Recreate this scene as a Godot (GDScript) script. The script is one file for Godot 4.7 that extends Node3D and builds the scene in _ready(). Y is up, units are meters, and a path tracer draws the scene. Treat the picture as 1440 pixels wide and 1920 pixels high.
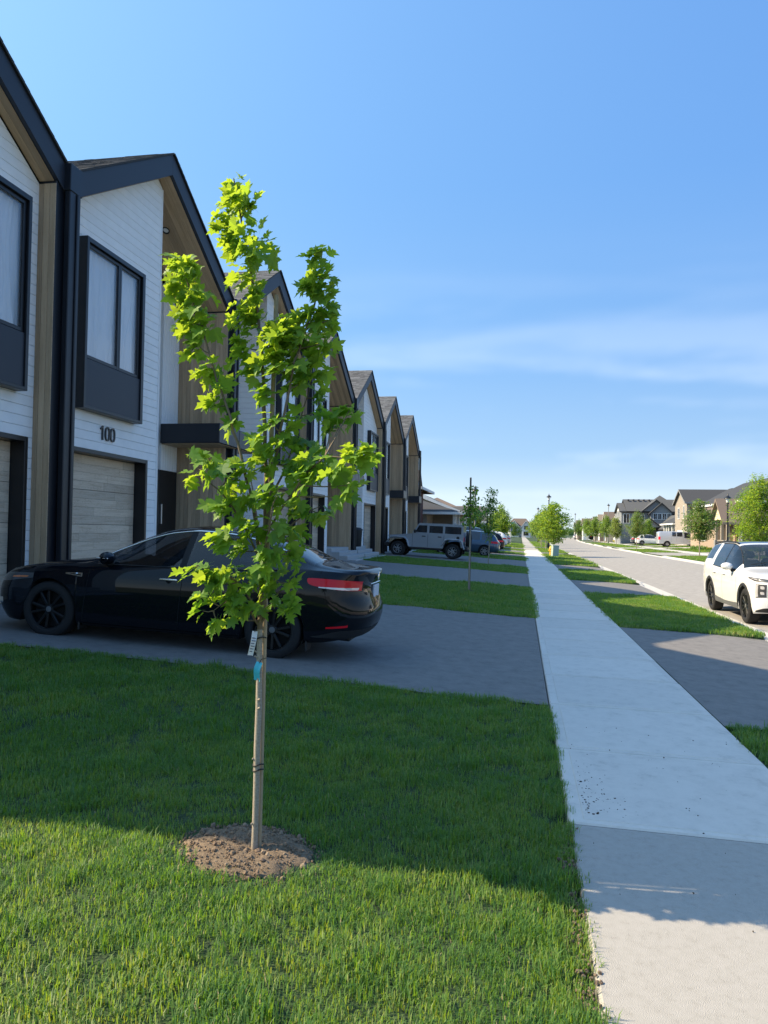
extends Node3D
# A row of gabled townhouses along a suburban street, morning sun from the house side.
# x: across the street (houses at negative x), y: up, -z: along the street away from the camera.

var rng := RandomNumberGenerator.new()
var M := {}          # materials
var T := {}          # textures
var taken := {}

func _ready() -> void:
	rng.seed = 20240611
	make_camera_and_light()
	make_materials()
	make_setting()
	make_townhouses()
	make_far_houses()
	make_vehicles()
	make_trees()
	make_street_things()
	make_grass()

# ------------------------------------------------------------------ camera, sky, sun, exposure
const SUN_ELEVATION := 39.0
const SUN_BEHIND := 0.10   # the sun stands to the left, a little behind the camera

func sun_dir() -> Vector3:   # towards the sun
	var h := Vector3(-1, 0, SUN_BEHIND).normalized()
	return (h * cos(deg_to_rad(SUN_ELEVATION)) + Vector3.UP * sin(deg_to_rad(SUN_ELEVATION))).normalized()

func make_camera_and_light() -> void:
	var cam := Camera3D.new()
	cam.name = "camera"
	cam.fov = 68.5
	cam.near = 0.05
	cam.far = 4000.0
	cam.basis = Basis(Vector3.UP, deg_to_rad(10.35)) * Basis(Vector3.RIGHT, deg_to_rad(1.458)) * Basis(Vector3.BACK, deg_to_rad(0.917))
	cam.position = Vector3(0, 1.66, 0)
	cam.current = true
	add_child(cam)
	var env := Environment.new()
	env.background_mode = Environment.BG_SKY
	var pano := PanoramaSkyMaterial.new()
	pano.panorama = ImageTexture.create_from_image(sky_image())
	env.sky = Sky.new()
	env.sky.sky_material = pano
	env.background_energy_multiplier = 1.0
	env.tonemap_mode = Environment.TONE_MAPPER_LINEAR
	env.tonemap_exposure = 1.80
	env.sdfgi_enabled = true
	env.ssao_enabled = true
	env.ssil_enabled = true
	var we := WorldEnvironment.new()
	we.name = "world_environment"
	we.environment = env
	add_child(we)
	var sun := DirectionalLight3D.new()
	sun.name = "sun"
	sun.light_energy = 1.6
	sun.light_color = Color(1.0, 0.915, 0.775)
	sun.light_angular_distance = 0.5
	sun.shadow_enabled = true
	add_child(sun)
	sun.look_at_from_position(sun_dir() * 50.0, Vector3.ZERO, Vector3.UP)

func sky_image() -> Image:
	var w := 1024
	var h := 512
	var im := Image.create(w, h, false, Image.FORMAT_RGBF)
	var n1 := FastNoiseLite.new()
	n1.seed = 5
	n1.noise_type = FastNoiseLite.TYPE_SIMPLEX_SMOOTH
	n1.frequency = 1.0
	n1.fractal_octaves = 5
	var stops := [0.0, 0.035, 0.1, 0.22, 0.42, 0.7, 1.0]
	var cols := [Vector3(0.88, 0.99, 1.05), Vector3(0.74, 0.89, 1.02), Vector3(0.40, 0.63, 0.93), Vector3(0.235, 0.475, 0.90), Vector3(0.150, 0.370, 0.84), Vector3(0.105, 0.285, 0.75), Vector3(0.09, 0.25, 0.70)]
	var sd := sun_dir()
	for y in h:
		var el := PI * (0.5 - (y + 0.5) / h)
		var sy := sin(el)
		var c0 := Vector3(0.30, 0.32, 0.30)
		if sy >= 0.0:
			for k in 6:
				if sy <= stops[k + 1]:
					c0 = cols[k].lerp(cols[k + 1], (sy - stops[k]) / (stops[k + 1] - stops[k]))
					break
		for x in w:
			var a := 2.0 * PI * (x + 0.5) / w   # column 0 looks along -z
			var d := Vector3(sin(a) * cos(el), sy, -cos(a) * cos(el))
			var c := c0
			if sy >= 0.0:
				var g := d.dot(sd)
				var near := pow(maxf(0.0, 0.5 + 0.5 * g), 3.0)
				c = c * 0.56 + Vector3(0.155, 0.262, 0.26) * near + Vector3(0.5, 0.6, 0.6) * 0.30 * pow(maxf(0.0, 0.5 + 0.5 * g), 9.0)
				c += Vector3(1.0, 0.97, 0.9) * 1.6 * pow(maxf(0.0, g), 24.0)
				if sy > 0.008 and sy < 0.6:   # thin streaks of high cloud on a plane overhead
					var p := Vector2(d.x, d.z) / (sy + 0.06)
					var q := Vector2(p.x * 0.16 + p.y * 0.02, p.y * 0.75)
					var v := n1.get_noise_3d(q.x * 0.9 + 3.1, q.y * 0.55, 1.7)
					var v2 := n1.get_noise_3d(q.x * 5.0 + v * 1.5, q.y * 2.6, 8.3)
					var m := clampf((v + 0.6 * v2 - 0.10) * 2.0, 0.0, 1.0)
					m *= smoothstep(0.38, 0.17, sy) * smoothstep(0.0, 0.05, sy) * 0.25
					c = c.lerp(Vector3(0.64, 0.72, 0.80) * (0.9 + 0.3 * near), m)
			im.set_pixel(x, y, Color(c.x, c.y, c.z))
	return im

# ------------------------------------------------------------------ naming and tagging
func thing(called: String, label: String, category: String, at := Vector3.ZERO, turn := 0.0, group := "") -> Node3D:
	var o := Node3D.new()
	o.name = numbered(called)
	add_child(o)
	o.position = at
	o.rotation.y = turn
	tag(o, label, category, group)
	return o

func numbered(called: String) -> String:
	var n: int = taken.get(called, 0)
	taken[called] = n + 1
	return called if n == 0 else "%s_%03d" % [called, n]

func tag(o: Node3D, label: String, category: String, group := "") -> void:
	o.set_meta("label", label)
	o.set_meta("category", category)
	if group != "":
		o.set_meta("group", group)

func put(parent: Node, called: String, mesh: Mesh, mat: Material = null, kind := "") -> MeshInstance3D:
	var o := MeshInstance3D.new()
	if parent == self:
		o.name = numbered(called)
	else:
		var key := str(parent.get_instance_id()) + called
		var n: int = taken.get(key, 0)
		taken[key] = n + 1
		o.name = called if n == 0 else "%s_%03d" % [called, n]
	o.mesh = mesh
	if mat:
		o.material_override = mat
	if kind != "":
		o.set_meta("kind", kind)
	parent.add_child(o, true)
	return o

func part(parent: Node, called: String, g: Geo, mat: Material, kind := "") -> MeshInstance3D:
	if g.v.is_empty():
		return null
	return put(parent, called, g.mesh(mat), null, kind)

func struct(called: String, g: Geo, mat: Material, label := "", category := "") -> MeshInstance3D:
	var o := put(self, called, g.mesh(mat), null, "structure")
	if label != "":
		o.set_meta("label", label)
		o.set_meta("category", category)
	return o

func copy(o: Node3D, called: String, label: String, at: Vector3, turn: float, size := 1.0) -> Node3D:
	var c: Node3D = o.duplicate()
	c.name = numbered(called)
	add_child(c)
	c.position = at
	c.rotation.y = turn
	c.scale = Vector3.ONE * size
	c.set_meta("label", label)
	return c

# ------------------------------------------------------------------ mesh building
class Geo:
	var v := PackedVector3Array()
	var n := PackedVector3Array()
	var uv := PackedVector2Array()
	var c := PackedColorArray()
	var idx := PackedInt32Array()
	var tone := Color.WHITE
	var colored := false

	func mesh(mat: Material = null) -> ArrayMesh:
		var a := []
		a.resize(Mesh.ARRAY_MAX)
		a[Mesh.ARRAY_VERTEX] = v
		a[Mesh.ARRAY_NORMAL] = n
		a[Mesh.ARRAY_TEX_UV] = uv
		if colored:
			a[Mesh.ARRAY_COLOR] = c
		a[Mesh.ARRAY_INDEX] = idx
		var m := ArrayMesh.new()
		m.add_surface_from_arrays(Mesh.PRIMITIVE_TRIANGLES, a)
		if mat:
			m.surface_set_material(0, mat)
		return m

	func add_to(m: ArrayMesh, mat: Material) -> void:
		var a := []
		a.resize(Mesh.ARRAY_MAX)
		a[Mesh.ARRAY_VERTEX] = v
		a[Mesh.ARRAY_NORMAL] = n
		a[Mesh.ARRAY_TEX_UV] = uv
		a[Mesh.ARRAY_INDEX] = idx
		m.add_surface_from_arrays(Mesh.PRIMITIVE_TRIANGLES, a)
		m.surface_set_material(m.get_surface_count() - 1, mat)

	func vert(p: Vector3, nn: Vector3, t := Vector2.ZERO) -> int:
		v.append(p)
		n.append(nn)
		uv.append(t)
		c.append(tone)
		return v.size() - 1

	func face(i: int, j: int, k: int) -> void:   # clockwise seen from the side that the normal of i points to
		if (v[j] - v[i]).cross(v[k] - v[i]).dot(n[i] + n[j] + n[k]) > 0.0:
			idx.append_array(PackedInt32Array([i, k, j]))
		else:
			idx.append_array(PackedInt32Array([i, j, k]))

	func quad(a: Vector3, b: Vector3, cc: Vector3, d: Vector3, nn: Vector3, ta := Vector2.ZERO, tb := Vector2.ZERO, tc := Vector2.ZERO, td := Vector2.ZERO) -> void:
		var i := vert(a, nn, ta)
		var j := vert(b, nn, tb)
		var k := vert(cc, nn, tc)
		var l := vert(d, nn, td)
		face(i, j, k)
		face(i, k, l)

	func tri(a: Vector3, b: Vector3, cc: Vector3, nn: Vector3) -> void:
		face(vert(a, nn), vert(b, nn), vert(cc, nn))

	func flat(a: Vector3, b: Vector3, cc: Vector3, d: Vector3, out: Vector3) -> void:
		var nn := (b - a).cross(cc - a)
		if nn.length() < 1e-12:
			nn = (cc - a).cross(d - a)
		nn = nn.normalized()
		if nn.dot(out) < 0.0:
			nn = -nn
		quad(a, b, cc, d, nn, Vector2(a.x + a.z, a.y), Vector2(b.x + b.z, b.y), Vector2(cc.x + cc.z, cc.y), Vector2(d.x + d.z, d.y))

	# a box between two corners with its edges cut off by r
	func box(lo: Vector3, hi: Vector3, r := 0.0, xf := Transform3D.IDENTITY) -> void:
		var ce := (lo + hi) * 0.5
		var h := (hi - lo).abs() * 0.5
		r = minf(r, minf(h.x, minf(h.y, h.z)) * 0.9)
		var ax := [Vector3.RIGHT, Vector3.UP, Vector3.BACK]
		for k in 3:
			var e: Vector3 = ax[k]
			var f: Vector3 = ax[(k + 1) % 3]
			var g: Vector3 = ax[(k + 2) % 3]
			var he: float = h[k]
			var hf: float = h[(k + 1) % 3] - r
			var hg: float = h[(k + 2) % 3] - r
			for s in [-1.0, 1.0]:
				var o: Vector3 = ce + e * he * s
				quad(xf * (o - f * hf - g * hg), xf * (o + f * hf - g * hg), xf * (o + f * hf + g * hg), xf * (o - f * hf + g * hg), xf.basis * (e * s), Vector2(-hf, -hg), Vector2(hf, -hg), Vector2(hf, hg), Vector2(-hf, hg))
			if r > 0.0:
				for s in [-1.0, 1.0]:
					for t in [-1.0, 1.0]:
						var a: Vector3 = ce + f * (hf * s) + g * ((hg + r) * t)
						var b: Vector3 = ce + f * ((hf + r) * s) + g * (hg * t)
						var l: Vector3 = e * (he - r)
						quad(xf * (a - l), xf * (a + l), xf * (b + l), xf * (b - l), xf.basis * ((f * s + g * t).normalized()))
		if r > 0.0:
			for sx in [-1.0, 1.0]:
				for sy in [-1.0, 1.0]:
					for sz in [-1.0, 1.0]:
						var q := Vector3((h.x - r) * sx, (h.y - r) * sy, (h.z - r) * sz)
						tri(xf * (ce + q + Vector3(r * sx, 0, 0)), xf * (ce + q + Vector3(0, r * sy, 0)), xf * (ce + q + Vector3(0, 0, r * sz)), xf.basis * Vector3(sx, sy, sz).normalized())

	# a polygon in the plane o + a*A + b*B, standing depth proud along N, its front edge chamfered
	func prism(poly: PackedVector2Array, o: Vector3, A: Vector3, B: Vector3, N: Vector3, depth: float, bevel := 0.0, off := Vector2.ZERO, turn_uv := false, back := false) -> void:
		var p := poly
		if Geometry2D.is_polygon_clockwise(p):
			p = p.duplicate()
			p.reverse()
		var m := p.size()
		var ins := PackedVector2Array()
		for i in m:
			var e0 := (p[i] - p[(i + m - 1) % m]).normalized()
			var e1 := (p[(i + 1) % m] - p[i]).normalized()
			var n0 := Vector2(-e0.y, e0.x)
			var n1 := Vector2(-e1.y, e1.x)
			var k := 1.0 + n0.dot(n1)
			ins.append(p[i] + (n0 + n1) * (bevel / maxf(k, 0.3)))
		var t := Geometry2D.triangulate_polygon(ins)
		if t.is_empty():
			return
		var first := v.size()
		for q in ins:
			vert(o + A * q.x + B * q.y + N * depth, N, (Vector2(q.y, q.x) if turn_uv else q) + off)
		for i in range(0, t.size(), 3):
			face(first + t[i], first + t[i + 1], first + t[i + 2])
		if back:
			first = v.size()
			for q in p:
				vert(o + A * q.x + B * q.y, -N, q + off)
			var t2 := Geometry2D.triangulate_polygon(p)
			for i in range(0, t2.size(), 3):
				face(first + t2[i], first + t2[i + 1], first + t2[i + 2])
		for i in m:
			var j := (i + 1) % m
			var e := (p[j] - p[i]).normalized()
			var out := A * e.y - B * e.x
			var a := o + A * p[i].x + B * p[i].y
			var b := o + A * p[j].x + B * p[j].y
			var fa := o + A * ins[i].x + B * ins[i].y + N * depth
			var fb := o + A * ins[j].x + B * ins[j].y + N * depth
			if bevel > 0.0:
				var sa := a + N * (depth - bevel)
				var sb := b + N * (depth - bevel)
				quad(sa, sb, fb, fa, (out + N).normalized(), p[i] + off, p[j] + off, p[j] + off, p[i] + off)
				quad(a, b, sb, sa, out, p[i] + off, p[j] + off, p[j] + off, p[i] + off)
			else:
				quad(a, b, fb, fa, out, p[i] + off, p[j] + off, p[j] + off, p[i] + off)

	# a tube through points with a radius at each
	func tube(pts: Array, rad: Array, sides := 8, cap := true) -> void:
		var m := pts.size()
		var side := Vector3.ZERO
		var first := v.size()
		var run := 0.0
		for i in m:
			var d: Vector3 = (pts[mini(i + 1, m - 1)] - pts[maxi(i - 1, 0)]).normalized()
			if i == 0:
				side = d.cross(Vector3.UP if absf(d.y) < 0.9 else Vector3.RIGHT).normalized()
			else:
				run += pts[i].distance_to(pts[i - 1])
				side = (side - d * side.dot(d)).normalized()
			var up := d.cross(side)
			for k in sides + 1:
				var a := TAU * k / sides
				var nn := side * cos(a) + up * sin(a)
				vert(pts[i] + nn * rad[i], nn, Vector2(float(k) / sides, run))
		for i in m - 1:
			for k in sides:
				var a := first + i * (sides + 1) + k
				face(a, a + 1, a + sides + 2)
				face(a, a + sides + 2, a + sides + 1)
		if cap:
			for e in [0, m - 1]:
				var d: Vector3 = (pts[1] - pts[0]).normalized() * -1.0 if e == 0 else (pts[m - 1] - pts[m - 2]).normalized()
				var ce := vert(pts[e], d)
				var ring := []
				for k in sides:
					ring.append(vert(v[first + e * (sides + 1) + k], d))
				for k in sides:
					face(ce, ring[k], ring[(k + 1) % sides])

	# profile of (radius, height) turned round the axis d through o
	func lathe(prof: Array, o: Vector3, d: Vector3, sides := 24, sharp := false) -> void:
		d = d.normalized()
		var s := d.cross(Vector3.UP if absf(d.y) < 0.9 else Vector3.RIGHT).normalized()
		var u := d.cross(s)
		var m := prof.size()
		if sharp:
			for i in m - 1:
				lathe([prof[i], prof[i + 1]], o, d, sides)
			return
		var first := v.size()
		for i in m:
			var e: Vector2 = prof[mini(i + 1, m - 1)] - prof[maxi(i - 1, 0)]
			var nr := Vector2(e.y, -e.x).normalized()
			for k in sides + 1:
				var a := TAU * k / sides
				var r := s * cos(a) + u * sin(a)
				vert(o + r * prof[i].x + d * prof[i].y, (r * nr.x + d * nr.y).normalized(), Vector2(float(k) / sides, prof[i].y))
		for i in m - 1:
			for k in sides:
				var a := first + i * (sides + 1) + k
				face(a, a + 1, a + sides + 2)
				face(a, a + sides + 2, a + sides + 1)

	# a grid of points, smooth; rows of equal length
	func grid(rows: Array, out: Vector3, uvs := 1.0) -> void:
		var m := rows.size()
		var w: int = rows[0].size()
		var first := v.size()
		for i in m:
			for j in w:
				var di: Vector3 = rows[mini(i + 1, m - 1)][j] - rows[maxi(i - 1, 0)][j]
				var dj: Vector3 = rows[i][mini(j + 1, w - 1)] - rows[i][maxi(j - 1, 0)]
				var nn := di.cross(dj)
				nn = nn.normalized() if nn.length() > 1e-12 else out
				if nn.dot(out) < 0.0:
					nn = -nn
				var p: Vector3 = rows[i][j]
				vert(p, nn, Vector2(p.x, p.z) * uvs)
		for i in m - 1:
			for j in w - 1:
				var a := first + i * w + j
				face(a, a + 1, a + w + 1)
				face(a, a + w + 1, a + w)

func rect(a0: float, b0: float, a1: float, b1: float) -> PackedVector2Array:
	return PackedVector2Array([Vector2(a0, b0), Vector2(a1, b0), Vector2(a1, b1), Vector2(a0, b1)])

func area_of(p: PackedVector2Array) -> float:
	var s := 0.0
	for i in p.size():
		s += p[i].cross(p[(i + 1) % p.size()])
	return absf(s) * 0.5

# smooth curve through [x, y] pairs
func ip(arr: Array, x: float) -> float:
	var m := arr.size()
	if x <= arr[0][0]:
		return arr[0][1]
	if x >= arr[m - 1][0]:
		return arr[m - 1][1]
	var k := 0
	while x > arr[k + 1][0]:
		k += 1
	var h: float = arr[k + 1][0] - arr[k][0]
	var t: float = (x - arr[k][0]) / h
	var s: float = (arr[k + 1][1] - arr[k][1]) / h
	var s0 := s
	var s1 := s
	if k > 0:
		var sp: float = (arr[k][1] - arr[k - 1][1]) / (arr[k][0] - arr[k - 1][0])
		s0 = 0.0 if sp * s <= 0.0 else 2.0 * sp * s / (sp + s)
	if k < m - 2:
		var sn: float = (arr[k + 2][1] - arr[k + 1][1]) / (arr[k + 2][0] - arr[k + 1][0])
		s1 = 0.0 if sn * s <= 0.0 else 2.0 * sn * s / (sn + s)
	var t2 := t * t
	var t3 := t2 * t
	return arr[k][1] * (2 * t3 - 3 * t2 + 1) + h * s0 * (t3 - 2 * t2 + t) + arr[k + 1][1] * (-2 * t3 + 3 * t2) + h * s1 * (t3 - t2)

func lin(arr: Array, x: float) -> float:
	var m := arr.size()
	if x <= arr[0][0]:
		return arr[0][1]
	for k in m - 1:
		if x <= arr[k + 1][0]:
			return lerpf(arr[k][1], arr[k + 1][1], (x - arr[k][0]) / (arr[k + 1][0] - arr[k][0]))
	return arr[m - 1][1]

# ------------------------------------------------------------------ materials
func lc(r: float, g: float, b: float) -> Color:   # a linear base colour as the sRGB that materials take
	return Color(r, g, b).linear_to_srgb()

func mat(called: String, r: float, g: float, b: float, rough := 0.8, metal := 0.0, spec := 0.5) -> StandardMaterial3D:
	var m := StandardMaterial3D.new()
	m.resource_name = called
	m.albedo_color = lc(r, g, b)
	m.roughness = rough
	m.metallic = metal
	m.metallic_specular = spec
	M[called] = m
	return m

func noise(sd: int, freq: float, oct := 4, type := FastNoiseLite.TYPE_SIMPLEX_SMOOTH) -> FastNoiseLite:
	var n := FastNoiseLite.new()
	n.seed = sd
	n.frequency = freq
	n.fractal_octaves = oct
	n.noise_type = type
	return n

# grey seamless noise pressed through a ramp of linear colours
func ramp_tex(n: FastNoiseLite, cols: Array, size := 512) -> ImageTexture:
	var im := n.get_seamless_image(size, size)
	im.convert(Image.FORMAT_L8)
	var src := im.get_data()
	var lut := []
	for i in 256:
		var t: float = i / 255.0 * (cols.size() - 1)
		var k := mini(int(t), cols.size() - 2)
		var col: Color = cols[k].lerp(cols[k + 1], t - k)
		col = col.linear_to_srgb()
		lut.append([col.r8, col.g8, col.b8])
	var out := PackedByteArray()
	out.resize(size * size * 3)
	for i in size * size:
		var l: Array = lut[src[i]]
		out[i * 3] = l[0]
		out[i * 3 + 1] = l[1]
		out[i * 3 + 2] = l[2]
	return ImageTexture.create_from_image(Image.create_from_data(size, size, false, Image.FORMAT_RGB8, out))

func grey_tex(n: FastNoiseLite, size := 512) -> ImageTexture:
	var im := n.get_seamless_image(size, size)
	im.convert(Image.FORMAT_RGB8)
	return ImageTexture.create_from_image(im)

# wood grain that runs along u: fine fibres and broad cathedral rings
func wood_tex(sd: int, dark: Color, mid: Color, pale: Color, rings := 1.0, w := 512, h := 256) -> ImageTexture:
	var a := noise(sd, 1.0, 3)
	var b := noise(sd + 1, 1.0, 2)
	var im := Image.create(w, h, false, Image.FORMAT_RGB8)
	for y in h:
		for x in w:
			var u := float(x) / w
			var vv := float(y) / h
			var ca := cos(TAU * u)
			var sa := sin(TAU * u)
			var fib := a.get_noise_3d(ca * 0.35, sa * 0.35, vv * 46.0)
			var warp := b.get_noise_3d(ca * 0.55 + 7.0, sa * 0.55, vv * 4.0)
			var ring := 0.5 + 0.5 * sin((vv * 7.0 + warp * 3.4) * TAU)
			var big := b.get_noise_3d(ca * 0.3, sa * 0.3 + 4.0, vv * 2.5 + 3.0)
			var t := clampf(0.5 + 0.42 * fib + 0.28 * (pow(ring, 3.0) - 0.35) * rings * -1.0 + 0.3 * big, 0.0, 1.0)
			var c := dark.lerp(mid, t * 2.0) if t < 0.5 else mid.lerp(pale, t * 2.0 - 1.0)
			im.set_pixel(x, y, c.linear_to_srgb())
	return ImageTexture.create_from_image(im)

func tri(m: StandardMaterial3D, s: float) -> void:
	m.uv1_triplanar = true
	m.uv1_world_triplanar = true
	m.uv1_scale = Vector3.ONE * s

func bumped(m: StandardMaterial3D, t: Texture2D, cm: float) -> void:
	m.heightmap_enabled = true
	m.heightmap_texture = t
	m.heightmap_scale = cm

func tinted(called: String, base: StandardMaterial3D, k: float, shift := Vector3.ONE) -> StandardMaterial3D:
	var m: StandardMaterial3D = base.duplicate()
	m.resource_name = called
	var c := base.albedo_color.srgb_to_linear()
	m.albedo_color = lc(minf(1.0, c.r * k * shift.x), minf(1.0, c.g * k * shift.y), minf(1.0, c.b * k * shift.z))
	M[called] = m
	return m

func make_materials() -> void:
	var white := Color.WHITE
	# concrete
	T.fine = grey_tex(noise(11, 0.16, 3), 512)
	T.grit = grey_tex(noise(12, 0.35, 2), 512)
	var blotch := ramp_tex(rough_noise(13), [Color(0.72, 0.72, 0.71), Color(0.93, 0.93, 0.93), Color(1.0, 1.0, 1.0), Color(1.0, 1.0, 1.0)], 512)
	var speck := ramp_tex(noise(14, 0.22, 2), [Color(0.58, 0.57, 0.55), Color(0.92, 0.92, 0.92), Color(1, 1, 1), Color(1, 1, 1)], 512)
	T.blotch = blotch
	T.speck = speck
	var m := mat("concrete", 0.635, 0.59, 0.525, 0.85)
	m.albedo_texture = blotch
	tri(m, 0.55)
	m.detail_enabled = true
	bumped(m, T.fine, 0.12)
	for i in 4:
		tinted("concrete_slab_%d" % i, m, [1.0, 0.96, 1.03, 0.985][i])
	m = mat("old_concrete", 0.39, 0.37, 0.335, 0.9)
	m.albedo_texture = ramp_tex(rough_noise(15), [Color(0.70, 0.69, 0.67), Color(0.90, 0.90, 0.89), Color(0.96, 0.96, 0.96), Color(1, 1, 1)], 1024)
	tri(m, 1.3)
	bumped(m, T.grit, 0.30)
	m = mat("kerb", 0.50, 0.48, 0.44, 0.9)
	m.albedo_texture = blotch
	tri(m, 0.9)
	bumped(m, T.fine, 0.2)
	m = mat("step_concrete", 0.40, 0.40, 0.39, 0.85)
	m.albedo_texture = blotch
	tri(m, 0.8)
	# asphalt
	var asph := ramp_tex(rough_noise(21), [Color(0.50, 0.50, 0.50), Color(0.76, 0.755, 0.745), Color(0.88, 0.87, 0.86), Color(1, 1, 0.98)], 1024)
	m = mat("driveway", 0.215, 0.206, 0.195, 0.88)
	m.albedo_texture = asph
	tri(m, 0.31)
	bumped(m, T.grit, 0.35)
	m = mat("road", 0.36, 0.342, 0.315, 0.9)
	m.albedo_texture = asph
	tri(m, 0.23)
	bumped(m, T.grit, 0.35)
	# ground and soil
	m = mat("turf", 0.9, 0.9, 0.9, 0.95)
	m.albedo_texture = ramp_tex(noise(31, 0.09, 5), [Color(0.018, 0.032, 0.010), Color(0.030, 0.062, 0.016), Color(0.050, 0.095, 0.022)], 512)
	tri(m, 0.35)
	bumped(m, T.grit, 2.0)
	m = mat("soil", 0.9, 0.9, 0.9, 0.95)
	m.albedo_texture = ramp_tex(noise(32, 0.06, 5), [Color(0.12, 0.085, 0.052), Color(0.24, 0.175, 0.112), Color(0.33, 0.25, 0.165)], 512)
	tri(m, 1.6)
	bumped(m, T.grit, 1.0)
	mat("clod_0", 0.205, 0.145, 0.093, 0.95)
	mat("clod_1", 0.18, 0.125, 0.085, 0.95)
	mat("clod_2", 0.25, 0.19, 0.13, 0.95)
	mat("dirt_dark", 0.05, 0.035, 0.025, 0.95)
	# townhouse
	m = mat("siding", 0.88, 0.87, 0.84, 0.55, 0.0, 0.4)
	m.albedo_texture = ramp_tex(noise(41, 0.02, 4), [Color(0.94, 0.94, 0.94), Color(1, 1, 1)], 256)
	tri(m, 0.6)
	tinted("siding_1", m, 0.975)
	tinted("siding_2", m, 1.01)
	mat("siding_back", 0.42, 0.42, 0.42, 0.9)
	m = mat("charcoal", 0.010, 0.0115, 0.016, 0.42, 0.0, 0.5)
	m.roughness_texture = ramp_tex(noise(43, 0.02, 3), [Color(0.75, 0.75, 0.75), Color(1, 1, 1)], 256)
	tri(m, 0.4)
	mat("charcoal_front", 0.019, 0.024, 0.035, 0.5, 0.0, 0.5)
	mat("black_frame", 0.010, 0.010, 0.012, 0.35)
	T.oak = wood_tex(51, Color(0.34, 0.22, 0.12), Color(0.52, 0.36, 0.21), Color(0.62, 0.45, 0.285), 0.55)
	T.ash = wood_tex(57, Color(0.47, 0.345, 0.225), Color(0.68, 0.53, 0.375), Color(0.78, 0.64, 0.475), 1.0)
	for i in 4:
		var k: float = [1.0, 0.88, 1.1, 0.95][i]
		m = mat("oak_%d" % i, k, k, k, 0.6)
		m.albedo_color = Color(minf(1.0, k), minf(1.0, k), minf(1.0, k)) if k <= 1.0 else Color.WHITE
		m.albedo_texture = T.oak
		m.uv1_scale = Vector3(0.42, 4.2, 1)
		m = mat("ash_%d" % i, 1, 1, 1, 0.65)
		var q: float = [1.0, 0.93, 0.97, 0.9][i]
		m.albedo_color = Color(q, q, q)
		m.albedo_texture = T.ash
		m.uv1_scale = Vector3(0.45, 2.6, 1)
	m = mat("shingle", 1, 1, 1, 0.92)
	m.vertex_color_use_as_albedo = true
	m.albedo_texture = ramp_tex(noise(61, 0.4, 2), [Color(0.6, 0.6, 0.6), Color(1, 1, 1)], 256)
	tri(m, 1.5)
	mat("roof_deck", 0.05, 0.05, 0.05, 0.9)
	bumped(m, T.grit, 0.4)
	m = mat("pane", 0.75, 0.8, 0.85, 0.02, 0.0, 0.75)
	m.transparency = BaseMaterial3D.TRANSPARENCY_ALPHA
	m.albedo_color.a = 0.06
	m = mat("curtain", 0.66, 0.66, 0.66, 0.9)
	m.backlight_enabled = true
	m.backlight = Color(0.4, 0.4, 0.4)
	mat("room_dark", 0.035, 0.035, 0.038, 0.9)
	mat("door_black", 0.008, 0.008, 0.009, 0.4)
	mat("steel", 0.55, 0.55, 0.55, 0.3, 1.0)
	mat("lamp_white", 0.8, 0.79, 0.76, 0.5)
	# plants
	mat("bark", 1, 1, 1, 0.9)
	M.bark.albedo_texture = ramp_tex(noise(71, 0.05, 4), [Color(0.19, 0.155, 0.115), Color(0.33, 0.28, 0.215), Color(0.42, 0.37, 0.295)], 256)
	tri(M.bark, 5.0)
	mat("bark_dark", 0.10, 0.08, 0.06, 0.9)
	mat("twig", 0.16, 0.12, 0.075, 0.85)
	mat("stake", 0.42, 0.32, 0.20, 0.85)
	M.stake.albedo_texture = ramp_tex(noise(72, 0.03, 4), [Color(0.78, 0.78, 0.78), Color(1, 1, 1)], 256)
	tri(M.stake, 4.0)
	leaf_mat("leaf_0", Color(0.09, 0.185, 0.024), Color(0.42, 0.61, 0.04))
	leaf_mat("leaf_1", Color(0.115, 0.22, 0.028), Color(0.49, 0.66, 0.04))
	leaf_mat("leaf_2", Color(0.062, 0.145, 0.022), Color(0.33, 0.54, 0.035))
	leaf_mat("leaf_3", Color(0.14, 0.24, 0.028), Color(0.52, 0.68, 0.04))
	leaf_mat("leaf_far_0", Color(0.10, 0.18, 0.030), Color(0.40, 0.50, 0.05))
	leaf_mat("leaf_far_1", Color(0.065, 0.13, 0.026), Color(0.26, 0.40, 0.05))
	leaf_mat("leaf_olive", Color(0.15, 0.17, 0.055), Color(0.30, 0.34, 0.08))
	leaf_mat("leaf_bronze", Color(0.11, 0.10, 0.045), Color(0.20, 0.20, 0.07))
	leaf_mat("leaf_dark", Color(0.040, 0.085, 0.022), Color(0.14, 0.26, 0.04))
	leaf_mat("blade_0", Color(0.052, 0.122, 0.026), Color(0.20, 0.38, 0.03))
	leaf_mat("blade_1", Color(0.100, 0.182, 0.034), Color(0.29, 0.43, 0.03))
	leaf_mat("blade_2", Color(0.190, 0.240, 0.070), Color(0.38, 0.44, 0.05))
	mat("straw", 0.33, 0.28, 0.14, 0.9)
	# vehicles
	paint("paint_black", 0.0045, 0.0055, 0.0085, 0.12, 0.0)
	paint("paint_white", 0.78, 0.78, 0.77, 0.25, 0.0)
	paint("paint_silver", 0.36, 0.38, 0.41, 0.38, 0.55)
	paint("paint_blue", 0.045, 0.085, 0.14, 0.3, 0.4)
	paint("paint_grey", 0.10, 0.105, 0.115, 0.3, 0.4)
	paint("paint_van", 0.50, 0.52, 0.55, 0.35, 0.3)
	paint("paint_red", 0.30, 0.03, 0.025, 0.3, 0.2)
	mat("tyre", 0.012, 0.012, 0.013, 0.85)
	mat("rim_black", 0.006, 0.006, 0.007, 0.38, 0.0, 0.4)
	mat("rim_alloy", 0.42, 0.42, 0.43, 0.32, 0.9)
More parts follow.
